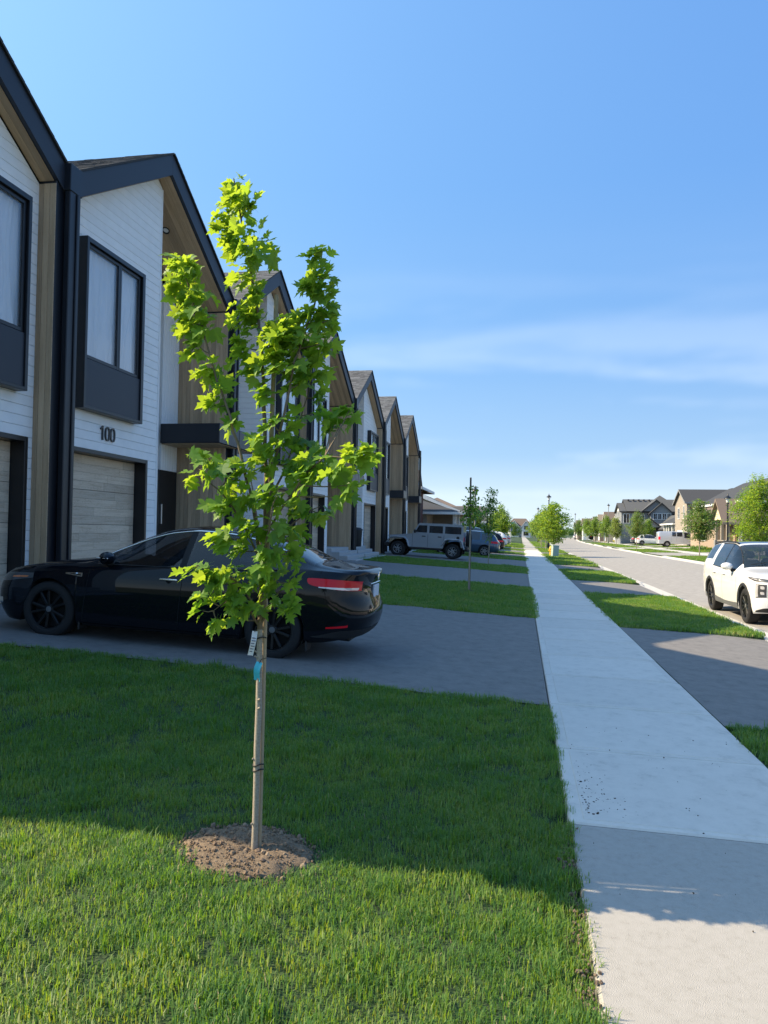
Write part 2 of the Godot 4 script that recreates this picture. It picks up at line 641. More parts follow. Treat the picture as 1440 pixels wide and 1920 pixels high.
	mat("plastic_black", 0.014, 0.014, 0.015, 0.6)
	mat("plastic_grey", 0.11, 0.115, 0.12, 0.6)
	mat("gap", 0.002, 0.002, 0.002, 0.9)
	mat("chrome", 0.72, 0.73, 0.75, 0.12, 1.0)
	mat("seat_dark", 0.02, 0.02, 0.021, 0.8)
	m = mat("glass_dark", 0.008, 0.010, 0.012, 0.02, 0.0, 0.5)
	m.transparency = BaseMaterial3D.TRANSPARENCY_ALPHA
	m.albedo_color.a = 0.78
	m = mat("glass_clear", 0.05, 0.07, 0.07, 0.02, 0.0, 0.7)
	m.transparency = BaseMaterial3D.TRANSPARENCY_ALPHA
	m.albedo_color.a = 0.25
	m = mat("lens_red", 0.72, 0.010, 0.022, 0.2, 0.0, 0.3)
	m.clearcoat_enabled = true
	m.clearcoat = 0.35
	m.clearcoat_roughness = 0.03
	m = mat("lens_clear", 0.62, 0.60, 0.60, 0.1, 0.35)
	m.clearcoat_enabled = true
	m.clearcoat = 1.0
	m = mat("lens_amber", 0.62, 0.16, 0.03, 0.1)
	m.clearcoat_enabled = true
	m.clearcoat = 1.0
	m = mat("lens_dark", 0.03, 0.032, 0.036, 0.06)
	m.clearcoat_enabled = true
	m.clearcoat = 1.0
	mat("plate", 0.62, 0.65, 0.70, 0.4)
	mat("plate_blue", 0.06, 0.10, 0.28, 0.5)
	# street things and far houses
	mat("lamp_black", 0.012, 0.013, 0.014, 0.4)
	mat("pole_grey", 0.20, 0.21, 0.21, 0.6)
	mat("utility_green", 0.34, 0.44, 0.40, 0.55)
	mat("hydrant_yellow", 0.70, 0.42, 0.03, 0.45)
	mat("sign_green", 0.02, 0.28, 0.20, 0.4)
	mat("sign_grey", 0.25, 0.26, 0.27, 0.45, 0.6)
	mat("tag_white", 0.75, 0.77, 0.80, 0.5)
	mat("tag_blue", 0.06, 0.48, 0.62, 0.45)
	mat("print_dark", 0.08, 0.10, 0.16, 0.6)
	mat("tie_black", 0.010, 0.010, 0.010, 0.6)
	mat("flower_yellow", 0.75, 0.55, 0.03, 0.7)
	for e in [["wall_tan", 0.32, 0.275, 0.225], ["wall_peach", 0.36, 0.27, 0.20], ["wall_cream", 0.68, 0.62, 0.38], ["wall_grey", 0.22, 0.23, 0.24], ["wall_stone", 0.25, 0.25, 0.25], ["wall_white", 0.72, 0.71, 0.68], ["wall_beige", 0.42, 0.36, 0.28], ["wall_brown", 0.22, 0.17, 0.135], ["brick_red", 0.095, 0.034, 0.028], ["brick_beige", 0.30, 0.245, 0.195], ["trim_white", 0.78, 0.77, 0.74], ["trim_dark", 0.03, 0.03, 0.033]]:
		m = mat(e[0], e[1], e[2], e[3], 0.85)
		m.albedo_texture = blotch
		tri(m, 0.7)
	mat("window_dark", 0.02, 0.024, 0.03, 0.06, 0.0, 0.8)
	mat("garage_white", 0.66, 0.66, 0.64, 0.6)

func rough_noise(sd: int) -> FastNoiseLite:
	var n := noise(sd, 0.010, 7)
	n.fractal_gain = 0.78
	return n

func leaf_mat(called: String, c: Color, through: Color) -> void:
	var m := mat(called, c.r, c.g, c.b, 0.5, 0.0, 0.4)
	m.backlight_enabled = true
	m.backlight = through.linear_to_srgb()
	m.cull_mode = BaseMaterial3D.CULL_DISABLED

func paint(called: String, r: float, g: float, b: float, rough: float, metal: float) -> void:
	var m := mat(called, r, g, b, maxf(rough, 0.3), metal, 0.25 if r > 0.02 else 0.08)
	m.clearcoat_enabled = true
	m.clearcoat = 1.0 if r > 0.02 else 0.6
	m.clearcoat_roughness = 0.02

# ------------------------------------------------------------------ the lie of the land
const WALK_L := 0.29
const WALK_R := 1.79
const LEFT_DRIVES := [[-7.5, -14.9], [-23.2, -31.2], [-37.2, -45.6], [-52.5, -58.5], [-64.0, -71.0], [-78.0, -84.0], [-92.0, -98.0]]
const APRONS := [[-7.25, -14.3], [-22.4, -28.6], [-37.0, -42.5], [-64.5, -70.0], [-92.0, -98.0]]
const RIGHT_DRIVES := [[-42.0, -47.0], [-68.6, -80.0], [-99.0, -106.5], [-114.0, -121.0], [-137.0, -143.0], [-160.0, -167.0], [-190.0, -197.0]]
var bumps: FastNoiseLite

func road_off(z: float) -> float:   # far away the street bends to the right
	var q := maxf(0.0, -z - 80.0)
	return 0.0002 * q * q if q < 250.0 else 0.0002 * 250.0 * (2.0 * q - 250.0)

func in_any(list: Array, z: float, grow := 0.0) -> bool:
	for d in list:
		if z <= d[0] + grow and z >= d[1] - grow:
			return true
	return false

func ground_y(x: float, z: float) -> float:
	if bumps == null:
		bumps = noise(90, 0.5, 3)
	if x > 3.0:
		x = maxf(3.0, x - road_off(z))
	var y := lin([[-60.0, 0.6], [-7.2, 0.43], [WALK_L, 0.0], [WALK_R, -0.03], [4.2, -0.09], [12.2, -0.09], [16.0, -0.05], [17.5, 0.0], [26.0, 0.35], [200.0, 0.5]], x)
	if x < WALK_L - 0.1:
		y += bumps.get_noise_2d(x, z) * 0.03 * smoothstep(WALK_L - 0.1, WALK_L - 0.8, x)
	return y

func z_rows(z0: float, z1: float) -> Array:
	var out := []
	var z := z0
	while z > z1:
		out.append(z)
		z -= 0.75 if z > -20.0 else (2.0 if z > -80.0 else (6.0 if z > -300.0 else 120.0))
	out.append(z1)
	return out

# a sheet draped over the ground between x0 and x1 (x shifts with the bend when bend is on)
func drape(g: Geo, x0: float, x1: float, z0: float, z1: float, lift: float, nx := 6, bend := false) -> void:
	var rows := []
	for z in z_rows(z0, z1):
		var row := []
		var off := road_off(z) if bend else 0.0
		for i in nx + 1:
			var x := lerpf(x0, x1, float(i) / nx) + off
			row.append(Vector3(x, ground_y(x, z) + lift, z))
		rows.append(row)
	g.grid(rows, Vector3.UP)

func make_setting() -> void:
	var g := Geo.new()
	# the ground, with the bed of the road sunk below the asphalt
	var xs := [-900.0, -200.0, -60.0, -30.0, -16.0, -9.0]
	for i in 40:
		xs.append(-8.0 + i * 0.2065)
	xs.append_array([0.27, 1.0, 1.8, 2.4, 3.0, 3.6, 4.24])
	var far_xs := [4.26, 8.0, 12.14, 12.18, 14.0, 16.0, 17.5, 20.0, 23.0, 26.0, 40.0, 90.0, 300.0, 900.0]
	var rows := []
	var zs := [30.0, 12.0, 6.0, 2.0]
	zs.append_array(z_rows(0.0, -2500.0))
	for d in LEFT_DRIVES + APRONS:   # the turf stops at the drives, whose bed lies lower
		zs.append_array([d[0] + 0.02, d[0] - 0.02, d[1] + 0.02, d[1] - 0.02])
	zs.sort()
	zs.reverse()
	for z in zs:
		var row := []
		for x in xs:
			var sunk := 0.06 if x > 0.2 and x < 1.85 else 0.0
			if x > -7.95 and x < 0.28 and in_any(LEFT_DRIVES, z):
				sunk = 0.08
			elif x > 1.75 and x < 4.25 and in_any(APRONS, z):
				sunk = 0.16
			row.append(Vector3(x, ground_y(x, z) - sunk, z))
		for x in far_xs:
			var xx: float = x + road_off(z)
			row.append(Vector3(xx, -0.45 if x > 4.25 and x < 12.15 else ground_y(xx, z), z))
		rows.append(row)
	g.grid(rows, Vector3.UP)
	struct("ground", g, M.turf)
	# the road
	g = Geo.new()
	rows = []
	for z in z_rows(20.0, -420.0):
		var o := road_off(z)
		rows.append([Vector3(4.72 + o, -0.195, z), Vector3(6.4 + o, -0.165, z), Vector3(8.2 + o, -0.15, z), Vector3(10.0 + o, -0.165, z), Vector3(11.68 + o, -0.195, z)])
	g.grid(rows, Vector3.UP)
	struct("road", g, M.road)
	kerb_line("kerb_near", 4.25, 1.0, APRONS)
	kerb_line("kerb_opposite", 12.15, -1.0, RIGHT_DRIVES)
	# driveways on the house side and aprons across the boulevard
	for d in LEFT_DRIVES:
		g = Geo.new()
		drape(g, -7.9, WALK_L - 0.012, d[0] + 0.07, d[1] - 0.07, 0.014, 18)
		struct("driveway", g, M.driveway)
	for d in APRONS:
		g = Geo.new()
		rows = []
		for z in z_rows(d[0] + 0.07, d[1] - 0.07):
			rows.append([Vector3(WALK_R + 0.012, -0.028, z), Vector3(2.6, -0.055, z), Vector3(3.4, -0.09, z), Vector3(4.245, -0.150, z)])
		g.grid(rows, Vector3.UP)
		struct("apron", g, M.driveway)
	for d in RIGHT_DRIVES:
		g = Geo.new()
		drape(g, 12.16, 15.99, d[0], d[1], 0.012, 4, true)
		drape(g, 17.51, 25.5, d[0], d[1], 0.012, 6, true)
		struct("driveway_opposite", g, M.road if int(d[0]) % 2 == 0 else M.kerb)
	g = Geo.new()
	drape(g, 16.0, 17.5, -8.0, -330.0, 0.02, 1, true)
	struct("pavement_opposite", g, M.kerb)
	make_sidewalk()

# a concrete kerb with its gutter; at each drive it dips
func kerb_line(called: String, x0: float, s: float, dips: Array) -> void:
	var g := Geo.new()
	var zs := []
	var z := 16.0
	while z > -400.0:
		zs.append(z)
		z -= 0.5 if z > -60.0 else (1.5 if z > -200.0 else 8.0)
	var prev := []
	for q in zs:
		var low := 0.0
		for d in dips:
			low = maxf(low, clampf(minf(d[0] + 0.45 - q, q - d[1] + 0.45) / 0.45, 0.0, 1.0))
		var o := road_off(q)
		var top := lerpf(-0.075, -0.165, low)
		var pts := [Vector3(x0 + o, -0.4, q), Vector3(x0 + o, top - 0.01, q), Vector3(x0 + o + s * 0.015, top, q), Vector3(x0 + o + s * 0.11, top - 0.004, q), Vector3(x0 + o + s * 0.145, top - 0.03, q), Vector3(x0 + o + s * 0.165, -0.203, q), Vector3(x0 + o + s * 0.48, -0.192, q), Vector3(x0 + o + s * 0.48, -0.30, q)]
		if not prev.is_empty():
			for i in 7:
				g.flat(prev[i], prev[i + 1], pts[i + 1], pts[i], Vector3(-s if i == 0 else 0.6 * s, 1 if i > 0 else 0, 0))
		prev = pts
	struct(called, g, M.kerb)

func make_sidewalk() -> void:
	var walk := Node3D.new()
	walk.name = "sidewalk"
	walk.set_meta("kind", "structure")
	add_child(walk)
	var A := Vector3(1, -0.02, 0)
	var N := Vector3(0.02, 1, 0).normalized()
	var B := Vector3(0, 0, -1)
	var w := WALK_R - WALK_L
	var cuts := [1.5, -1.2, -4.47]
	while cuts[-1] > -76.0:
		cuts.append(cuts[-1] - 1.53)
	for i in cuts.size() - 1:
		var z0: float = cuts[i]
		var z1: float = cuts[i + 1]
		var old := i < 2
		var o := Vector3(WALK_L + rng.randf_range(-0.004, 0.004), 0.012 - 0.10 + rng.randf_range(-0.002, 0.002), z0)
		var len := z0 - z1
		var gap := 0.008 if not old else 0.009
		var g := Geo.new()
		g.prism(rect(0, gap, w, len - gap), o, A, B, N, 0.10, 0.012)
		var mt: Material = M.old_concrete if old else M["concrete_slab_%d" % (i % 4)]
		var ms := g.mesh(mt)
		if not old and z0 > -40.0:   # the broomed field stands a hair above the trowelled border
			var f := Geo.new()
			f.prism(rect(0.085, gap + 0.06, w - 0.085, len - gap - 0.06), o + N * 0.10, A, B, N, 0.004, 0.0035)
			f.add_to(ms, M["concrete_slab_%d" % ((i + 1) % 4)])
		put(walk, "slab", ms)
	var g2 := Geo.new()
	g2.prism(rect(0, 0.01, w, 330.0), Vector3(WALK_L, -0.085, cuts[-1]), A, B, N, 0.10, 0.006)
	part(walk, "far_slab", g2, M.old_concrete)
	for i in range(2, 22):   # the tooled joints hold grit
		g2 = Geo.new()
		g2.box(Vector3(WALK_L + 0.015, -0.04, cuts[i] - 0.009), Vector3(WALK_L + 0.75, 0.004 - 0.0025, cuts[i] + 0.009), 0.0, Transform3D(Basis(Vector3.BACK, -0.02), Vector3(0.0, 0.006, 0)))
		g2.box(Vector3(WALK_L + 0.751, -0.04, cuts[i] - 0.009), Vector3(WALK_R - 0.015, 0.0015, cuts[i] + 0.009), 0.0, Transform3D(Basis(Vector3.BACK, -0.02), Vector3(0.0, 0.006, 0)))
		part(walk, "joint", g2, M.dirt_dark)
	# the dark filler in the joint between the old slab and the new walk
	g2 = Geo.new()
	g2.box(Vector3(WALK_L + 0.01, -0.02, -4.478), Vector3(WALK_R - 0.01, -0.022, -4.462))
	part(walk, "joint_filler", g2, M.gap)

# ------------------------------------------------------------------ the townhouses
const PITCH := 7.33
const PEAK := -14.95     # z of the ridge of the second house
const FRONT := -7.5      # x of the fascias

# cut regions into boards; each board its own part, or all of them joined
func boards(parent: Node, called: String, regions: Array, holes: Array, o: Vector3, A: Vector3, B: Vector3, N: Vector3, vertical: bool, start: float, pitch: float, gap: float, depth: float, bevel: float, mats: Array, joined: bool, longest := 0.0) -> void:
	var geos := {}
	for region in regions:
		var lo := Vector2(1e9, 1e9)
		var hi := Vector2(-1e9, -1e9)
		for p in region:
			lo = lo.min(p)
			hi = hi.max(p)
		var k0: float = (lo.x if vertical else lo.y) - start
		var k := int(floor(k0 / pitch))
		var end: float = hi.x if vertical else hi.y
		while start + k * pitch < end:
			var a := start + k * pitch + gap * 0.5
			var b := a + pitch - gap
			k += 1
			var strips := []
			if vertical:
				strips.append(rect(a, lo.y - 1, b, hi.y + 1))
			elif longest <= 0.0:
				strips.append(rect(lo.x - 1, a, hi.x + 1, b))
			else:
				var x := lo.x - rng.randf() * longest * 0.8
				while x < hi.x:
					var x2 := x + longest * rng.randf_range(0.55, 1.0)
					strips.append(rect(x + gap * 0.5, a, x2 - gap * 0.5, b))
					x = x2
			for s in strips:
				var bits: Array = Geometry2D.intersect_polygons(s, region)
				for hole in holes:
					var next := []
					for q in bits:
						next.append_array(Geometry2D.clip_polygons(q, hole))
					bits = next
				for q in bits:
					if area_of(q) < 0.0012 or Geometry2D.is_polygon_clockwise(q):
						continue
					var mt: Material = mats[rng.randi() % mats.size()]
					var g: Geo
					if joined:
						if not geos.has(mt):
							geos[mt] = Geo.new()
						g = geos[mt]
					else:
						g = Geo.new()
					g.prism(q, o, A, B, N, depth, bevel, Vector2(rng.randf() * 7.0, rng.randf() * 3.0), vertical)
					if not joined:
						part(parent, called, g, mt)
	for mt in geos:
		part(parent, called + "s", geos[mt], mt, "stuff")

func make_townhouses() -> void:
	var far_entry := [false, true, false, true, false, true, true]
	var names := [
		"end townhouse cut by the left frame edge, white siding beside an oak clad return",
		"townhouse numbered 100, white siding, black window box and oak recess behind the sedan",
		"third townhouse, mostly behind the maple crown, between house 100 and the wide oak recess",
		"fourth townhouse, oak clad recess with downlight rising behind the concrete steps",
		"fifth townhouse, white bay with concrete entry steps, behind the front of the silver jeep",
		"sixth townhouse, oak recess and black canopy just above the silver jeep's hood",
		"last townhouse of the gabled row, beside the red brick house"]
	for i in 7:
		townhouse(i, names[i], PEAK + PITCH * (1 - i), 1.0 if far_entry[i] else -1.0)

func townhouse(index: int, label: String, zc: float, m: float) -> void:
	var near := index < 3
	var h := thing("townhouse", label, "townhouse", Vector3(FRONT, 0, zc), 0.0, "row of gabled townhouses")
	var U := Vector3.UP
	var X := Vector3.RIGHT
	var Z := Vector3(0, 0, m)
	var slope := 0.589
	var ridge := 9.72
	var half := PITCH * 0.5
	var wing := half - 0.33
	var under := ridge - 0.45      # underside of the fascia at the ridge
	var oak := [M.oak_0, M.oak_1, M.oak_2, M.oak_3]
	var white := [M.siding, M.siding, M.siding_1, M.siding_2]
	var g := Geo.new()
	# the mass of the house behind the facade
	var top := under - 0.06
	g.prism(PackedVector2Array([Vector2(-half + 0.01, 0.1), Vector2(half - 0.01, 0.1), Vector2(half - 0.01, top - slope * half), Vector2(0, top), Vector2(-half + 0.01, top - slope * half)]), Vector3(-9.6, 0, 0), Z, U, X, 8.1, 0.0, Vector2.ZERO, false, true)
	part(h, "wall", g, M.siding_back)
	# the bay that stands forward: garage below, window box above
	var bay := PackedVector2Array([Vector2(-0.2, 0.1), Vector2(wing, 0.1), Vector2(wing, top - slope * wing), Vector2(0, top), Vector2(-0.2, top - slope * 0.2)])
	var gar := rect(0.24, -0.5, 3.16, 3.04)
	g = Geo.new()
	for q in Geometry2D.clip_polygons(bay, gar):
		g.prism(q, Vector3(-1.5, 0, 0), Z, U, X, 1.16)
	part(h, "bay_wall", g, M.siding_back)
	var casing := rect(0.2, -0.5, 3.2, 3.08)
	var win := rect(0.8, 3.76, 2.9, 6.83)
	boards(h, "siding_board", [bay], [casing, win], Vector3(-0.34, 0, 0), Z, U, X, false, 0.42, 0.166, 0.005, 0.022, 0.005, white, not near, 0.0)
	# the bay's side towards the entry
	var side := rect(-1.35, 0.1, -0.34, top - 0.14)
	boards(h, "side_board", [side], [], Vector3(0, 0, -0.2 * m), X, U, -Z, false, 0.42, 0.166, 0.005, 0.022, 0.005, white, not (near and m < 0), 0.0)
	g = Geo.new()
	var cz := -0.2 - 0.022
	g.box(Vector3(-0.345, 0.3, (cz - 0.004) * m), Vector3(-0.305, top - 0.15, (cz + 0.035) * m), 0.004)
	part(h, "corner_trim", g, M.siding)
	# back wall of the entry recess: white upright boards, then oak on the return wall
	var rec := PackedVector2Array([Vector2(-wing, 0.9), Vector2(-0.2, 0.9), Vector2(-0.2, top - slope * 0.2), Vector2(-wing, top - slope * wing)])
	var door := rect(-3.30, -0.5, -2.32, 3.10)
	boards(h, "upright_board", [rec], [door], Vector3(-1.5, 0, 0), Z, U, X, true, -wing, 0.128, 0.012, 0.15, 0.006, white, not near)
	for s in [1.0, -1.0]:
		var zi: float = wing * s
		var deep := -1.345 if s < 0 else -0.318
		g = Geo.new()
		g.box(Vector3(-1.5, 0.05, minf(zi, half * s) * 1.0), Vector3(-0.012, 7.3, maxf(zi, half * s)), 0.01, Transform3D(Basis(Vector3.RIGHT, Vector3.UP, Vector3(0, 0, 1)), Vector3.ZERO)) if m > 0 else g.box(Vector3(-1.5, 0.05, -maxf(zi, half * s)), Vector3(-0.012, 7.3, -minf(zi, half * s)), 0.01)
		part(h, "wing_wall", g, M.charcoal)
		boards(h, "oak_board", [rect(deep, 0.4, -0.016, top - slope * wing)], [], Vector3(0, 0, zi * m), X, U, Vector3(0, 0, -s * m), true, -1.35, 0.112, 0.004, 0.018, 0.003, oak, not near)
		# soffit boards under the slope of the roof
		var along := Vector3(0, -slope, s * m).normalized()
		var n := Vector3(0, -1, -slope * s * m).normalized()
		var len := wing * sqrt(1.0 + slope * slope)
		boards(h, "soffit_board", [rect(-1.35, 0.02, -0.06, len)] if s < 0 else [rect(-1.35, 0.02, -0.06, 0.28), rect(-0.32, 0.28, -0.06, len)], [], Vector3(0, under - 0.005, 0), X, along, n, true, -1.35, 0.129, 0.004, 0.016, 0.003, oak, not near)
	# the gable fascia
	g = Geo.new()
	var e := half - 0.005
	for s in [-1.0, 1.0]:
		g.prism(PackedVector2Array([Vector2(0, under), Vector2(e * s, under - slope * e), Vector2(e * s, ridge - slope * e), Vector2(0, ridge)]), Vector3(-0.06, 0, 0), Z, U, X, 0.075, 0.004)
	part(h, "fascia", g, M.charcoal_front)
	roof_of(h, half, ridge, slope, m, index)
	window_box(h, m, index)
	garage_door(h, m, near)
	# door and canopy
	g = Geo.new()
	slab_box(g, m, Vector3(-1.42, 0.9, -3.30), Vector3(-1.33, 3.10, -2.32), 0.01)
	var dr := part(h, "door", g, M.door_black)
	g = Geo.new()
	slab_box(g, m, Vector3(-1.33, 1.75, -2.46), Vector3(-1.28, 2.25, -2.42), 0.008)
	part(dr, "handle", g, M.steel)
	g = Geo.new()
	slab_box(g, m, Vector3(-1.34, 3.76, -3.655), Vector3(0.22, 4.24, -2.36), 0.012)
	var can := part(h, "canopy", g, M.charcoal)
	g = Geo.new()
	slab_box(g, m, Vector3(-1.32, 3.74, -3.60), Vector3(0.16, 3.757, -2.42), 0.0)
	part(can, "canopy_soffit", g, M.oak_1)
	# a wide black drain box down the joint between two houses
	g = Geo.new()
	g.box(Vector3(0.017, 0.2, -half - 0.15), Vector3(0.12, 7.62, -half + 0.15), 0.012)
	g.box(Vector3(0.0, 7.2, -half - 0.17), Vector3(0.135, 7.66, -half + 0.17), 0.01)
	g.box(Vector3(0.12, 0.3, -half - 0.10), Vector3(0.15, 7.2, -half - 0.02), 0.012)
	part(h, "downspout", g, M.charcoal)
	# recessed lamps in the soffit
	var lz := -1.15
	var ly := under + slope * lz
	var nn := Vector3(0, -1, slope * m).normalized()
	g = Geo.new()
	g.lathe([Vector2(0.0, 0.0), Vector2(0.055, 0.0), Vector2(0.075, 0.012), Vector2(0.08, 0.03), Vector2(0.09, 0.03), Vector2(0.09, 0.0)], Vector3(-0.70, ly - 0.018, lz * m), nn, 20)
	var dl := part(h, "downlight", g, M.black_frame)
	g = Geo.new()
	g.lathe([Vector2(0.0, 0.010), Vector2(0.06, 0.010), Vector2(0.064, 0.002)], Vector3(-0.70, ly - 0.018, lz * m) + nn * 0.004, nn, 20)
	part(dl, "lamp_face", g, M.lamp_white)
	# porch and steps
	for k in 4:
		g = Geo.new()
		slab_box(g, m, Vector3(-1.5 if k == 0 else -0.1 + 0.34 * (k - 1), 0.2, -wing + (0.0 if k == 0 else -0.25)), Vector3(-0.1 + 0.34 * k, 0.93 - 0.15 * k, -0.24), 0.015)
		part(h, "step", g, M.step_concrete)
	if index == 1:
		var font := SystemFont.new()
		font.font_names = PackedStringArray(["Droid Sans"])
		for k in 3:
			var tm := TextMesh.new()
			tm.text = "100"[k]
			tm.font = font
			tm.font_size = 64
			tm.pixel_size = 0.0058
			tm.depth = 0.025
			var d := put(h, "house_number", tm, M.black_frame)
			d.rotation.y = PI / 2
			d.position = Vector3(-0.298, 3.425, 1.80 + 0.185 - 0.185 * k)
	if index == 4:
		g = Geo.new()
		g.box(Vector3(-1.34, 2.1, 2.25), Vector3(-1.22, 3.2, 2.6), 0.02)
		g.box(Vector3(-1.34, 1.25, 2.28), Vector3(-1.24, 1.95, 2.56), 0.02)
		part(h, "meter_box", g, M.plastic_grey)
	if index == 0:   # the end wall of the row
		g = Geo.new()
		g.box(Vector3(-9.6, 0.0, half), Vector3(-0.012, 7.55, half + 1.03), 0.01)
		part(h, "end_wall", g, M.siding)

# a box whose z range mirrors with the house
func slab_box(g: Geo, m: float, lo: Vector3, hi: Vector3, r: float) -> void:
	if m > 0:
		g.box(lo, hi, r)
	else:
		g.box(Vector3(lo.x, lo.y, -hi.z), Vector3(hi.x, hi.y, -lo.z), r)

func roof_of(h: Node3D, half: float, ridge: float, slope: float, m: float, index: int) -> void:
	var g := Geo.new()
	var k := sqrt(1.0 + slope * slope)
	for s in [-1.0, 1.0]:
		var down := Vector3(0, -slope, s).normalized()
		var n := Vector3(0, 1, slope * s).normalized()
		g.prism(rect(-9.7, 0.0, 0.05, half * k), Vector3(0, ridge + 0.004, 0), Vector3.RIGHT, down, n, 0.03)
	var r := part(h, "roof", g, M.roof_deck)
	g = Geo.new()
	g.colored = true
	for s in [1.0, -1.0]:   # courses of tabbed shingles
		var down := Vector3(0, -slope, s).normalized()
		var n := Vector3(0, 1, slope * s).normalized()
		var o := Vector3(0, ridge + 0.004, 0) + n * 0.031
		var d := 0.0
		var row := 0
		while d < half * k - 0.02:
			var x := 0.055
			while x > -9.7:
				var w := rng.randf_range(0.14, 0.36) * (1.0 if s > 0 else 2.5)
				var t := rng.randf_range(0.085, 0.185)
				g.tone = Color(t * 0.95, t, t * 1.07)
				var d2 := minf(half * k, d + 0.152)
				var th := 0.006 if rng.randf() < 0.5 else 0.011
				var x2 := maxf(x - w, -9.7)
				var a := o + down * d + Vector3.RIGHT * x + n * 0.001
				var b := o + down * d + Vector3.RIGHT * x2 + n * 0.001
				var c := o + down * d2 + Vector3.RIGHT * x2 + n * th
				var e := o + down * d2 + Vector3.RIGHT * x + n * th
				g.quad(a, b, c, e, n)
				g.quad(e, c, o + down * d2 + Vector3.RIGHT * x2, o + down * d2 + Vector3.RIGHT * x, down)
				g.quad(a, e, o + down * d2 + Vector3.RIGHT * x, a, Vector3.RIGHT)
				x = x2 - 0.004
			d += 0.145
			row += 1
	part(r, "shingles", g, M.shingle, "stuff")

func window_box(h: Node3D, m: float, index: int) -> void:
	var g := Geo.new()
	var z0 := 0.8
	var z1 := 2.9
	var y0 := 3.76
	var y1 := 6.83
	# surround: cheeks, head, sill and the blank panel below the glass
	slab_box(g, m, Vector3(-0.34, y0, z0), Vector3(-0.12, y1, z0 + 0.10), 0.006)
	slab_box(g, m, Vector3(-0.34, y0, z1 - 0.07), Vector3(-0.12, y1, z1), 0.006)
	slab_box(g, m, Vector3(-0.34, y1 - 0.09, z0 + 0.09), Vector3(-0.122, y1 - 0.001, z1 - 0.06), 0.006)
	slab_box(g, m, Vector3(-0.34, y0 + 0.001, z0 + 0.09), Vector3(-0.122, y0 + 0.06, z1 - 0.06), 0.006)
	var w := part(h, "window", g, M.black_frame)
	g = Geo.new()
	slab_box(g, m, Vector3(-0.30, y0 + 0.05, z0 + 0.09), Vector3(-0.150, 4.66, z1 - 0.06), 0.004)
	part(w, "panel", g, M.charcoal_front)
	# sashes
	g = Geo.new()
	for q in [[0.92, 1.70], [1.70, 2.82]]:
		var a: float = q[0]
		var b: float = q[1]
		slab_box(g, m, Vector3(-0.26, 4.67, a + 0.002), Vector3(-0.168, 6.735, a + 0.06), 0.006)
		slab_box(g, m, Vector3(-0.26, 4.67, b - 0.06), Vector3(-0.168, 6.735, b - 0.002), 0.006)
		slab_box(g, m, Vector3(-0.26, 4.67, a + 0.055), Vector3(-0.17, 4.735, b - 0.055), 0.006)
		slab_box(g, m, Vector3(-0.26, 6.67, a + 0.055), Vector3(-0.17, 6.735, b - 0.055), 0.006)
	part(w, "frame", g, M.black_frame)
	for q in [[0.96, 1.66], [1.74, 2.78]]:
		g = Geo.new()
		slab_box(g, m, Vector3(-0.205, 4.71, q[0]), Vector3(-0.199, 6.69, q[1]), 0.0)
		part(w, "pane", g, M.pane)
	# sheer curtain hanging in folds
	g = Geo.new()
	var rows := []
	var n := noise(300 + index, 1.0, 2)
	for j in 9:
		var row := []
		var y := lerpf(6.70, 4.60, j / 8.0)
		for i in 121:
			var z := lerpf(0.88, 2.84, i / 120.0)
			var ph := z * 38.0 + n.get_noise_2d(z * 2.0, j * 0.12) * 7.0
			row.append(Vector3(-0.285 + 0.030 * sin(ph) * (0.6 + 0.4 * n.get_noise_1d(z * 3.0)), y, z * m))
		rows.append(row)
	g.grid(rows, Vector3.RIGHT)
	part(w, "curtain", g, M.curtain)

func garage_door(h: Node3D, m: float, near: bool) -> void:
	var g := Geo.new()
	slab_box(g, m, Vector3(-0.62, 0.2, 0.27), Vector3(-0.585, 3.02, 3.13), 0.0)
	var d := part(h, "garage_door", g, M.room_dark)
	for k in 4:   # four sections, each faced with planks
		var y0 := 0.40 + 0.65 * k
		boards(d, "plank", [rect(0.29, y0, 3.11, y0 + 0.645)], [], Vector3(-0.585, 0, 0), Vector3(0, 0, m), Vector3.UP, Vector3.RIGHT, false, y0, 0.1612, 0.0025, 0.03, 0.002, [M.ash_0, M.ash_1, M.ash_2, M.ash_3], not near, 2.6)
	g = Geo.new()
	slab_box(g, m, Vector3(-0.62, 0.2, 0.2), Vector3(-0.30, 3.08, 0.28), 0.006)
	slab_box(g, m, Vector3(-0.62, 0.2, 3.12), Vector3(-0.30, 3.08, 3.2), 0.006)
	slab_box(g, m, Vector3(-0.62, 3.0, 0.28), Vector3(-0.302, 3.079, 3.12), 0.006)
	part(h, "garage_frame", g, M.black_frame)

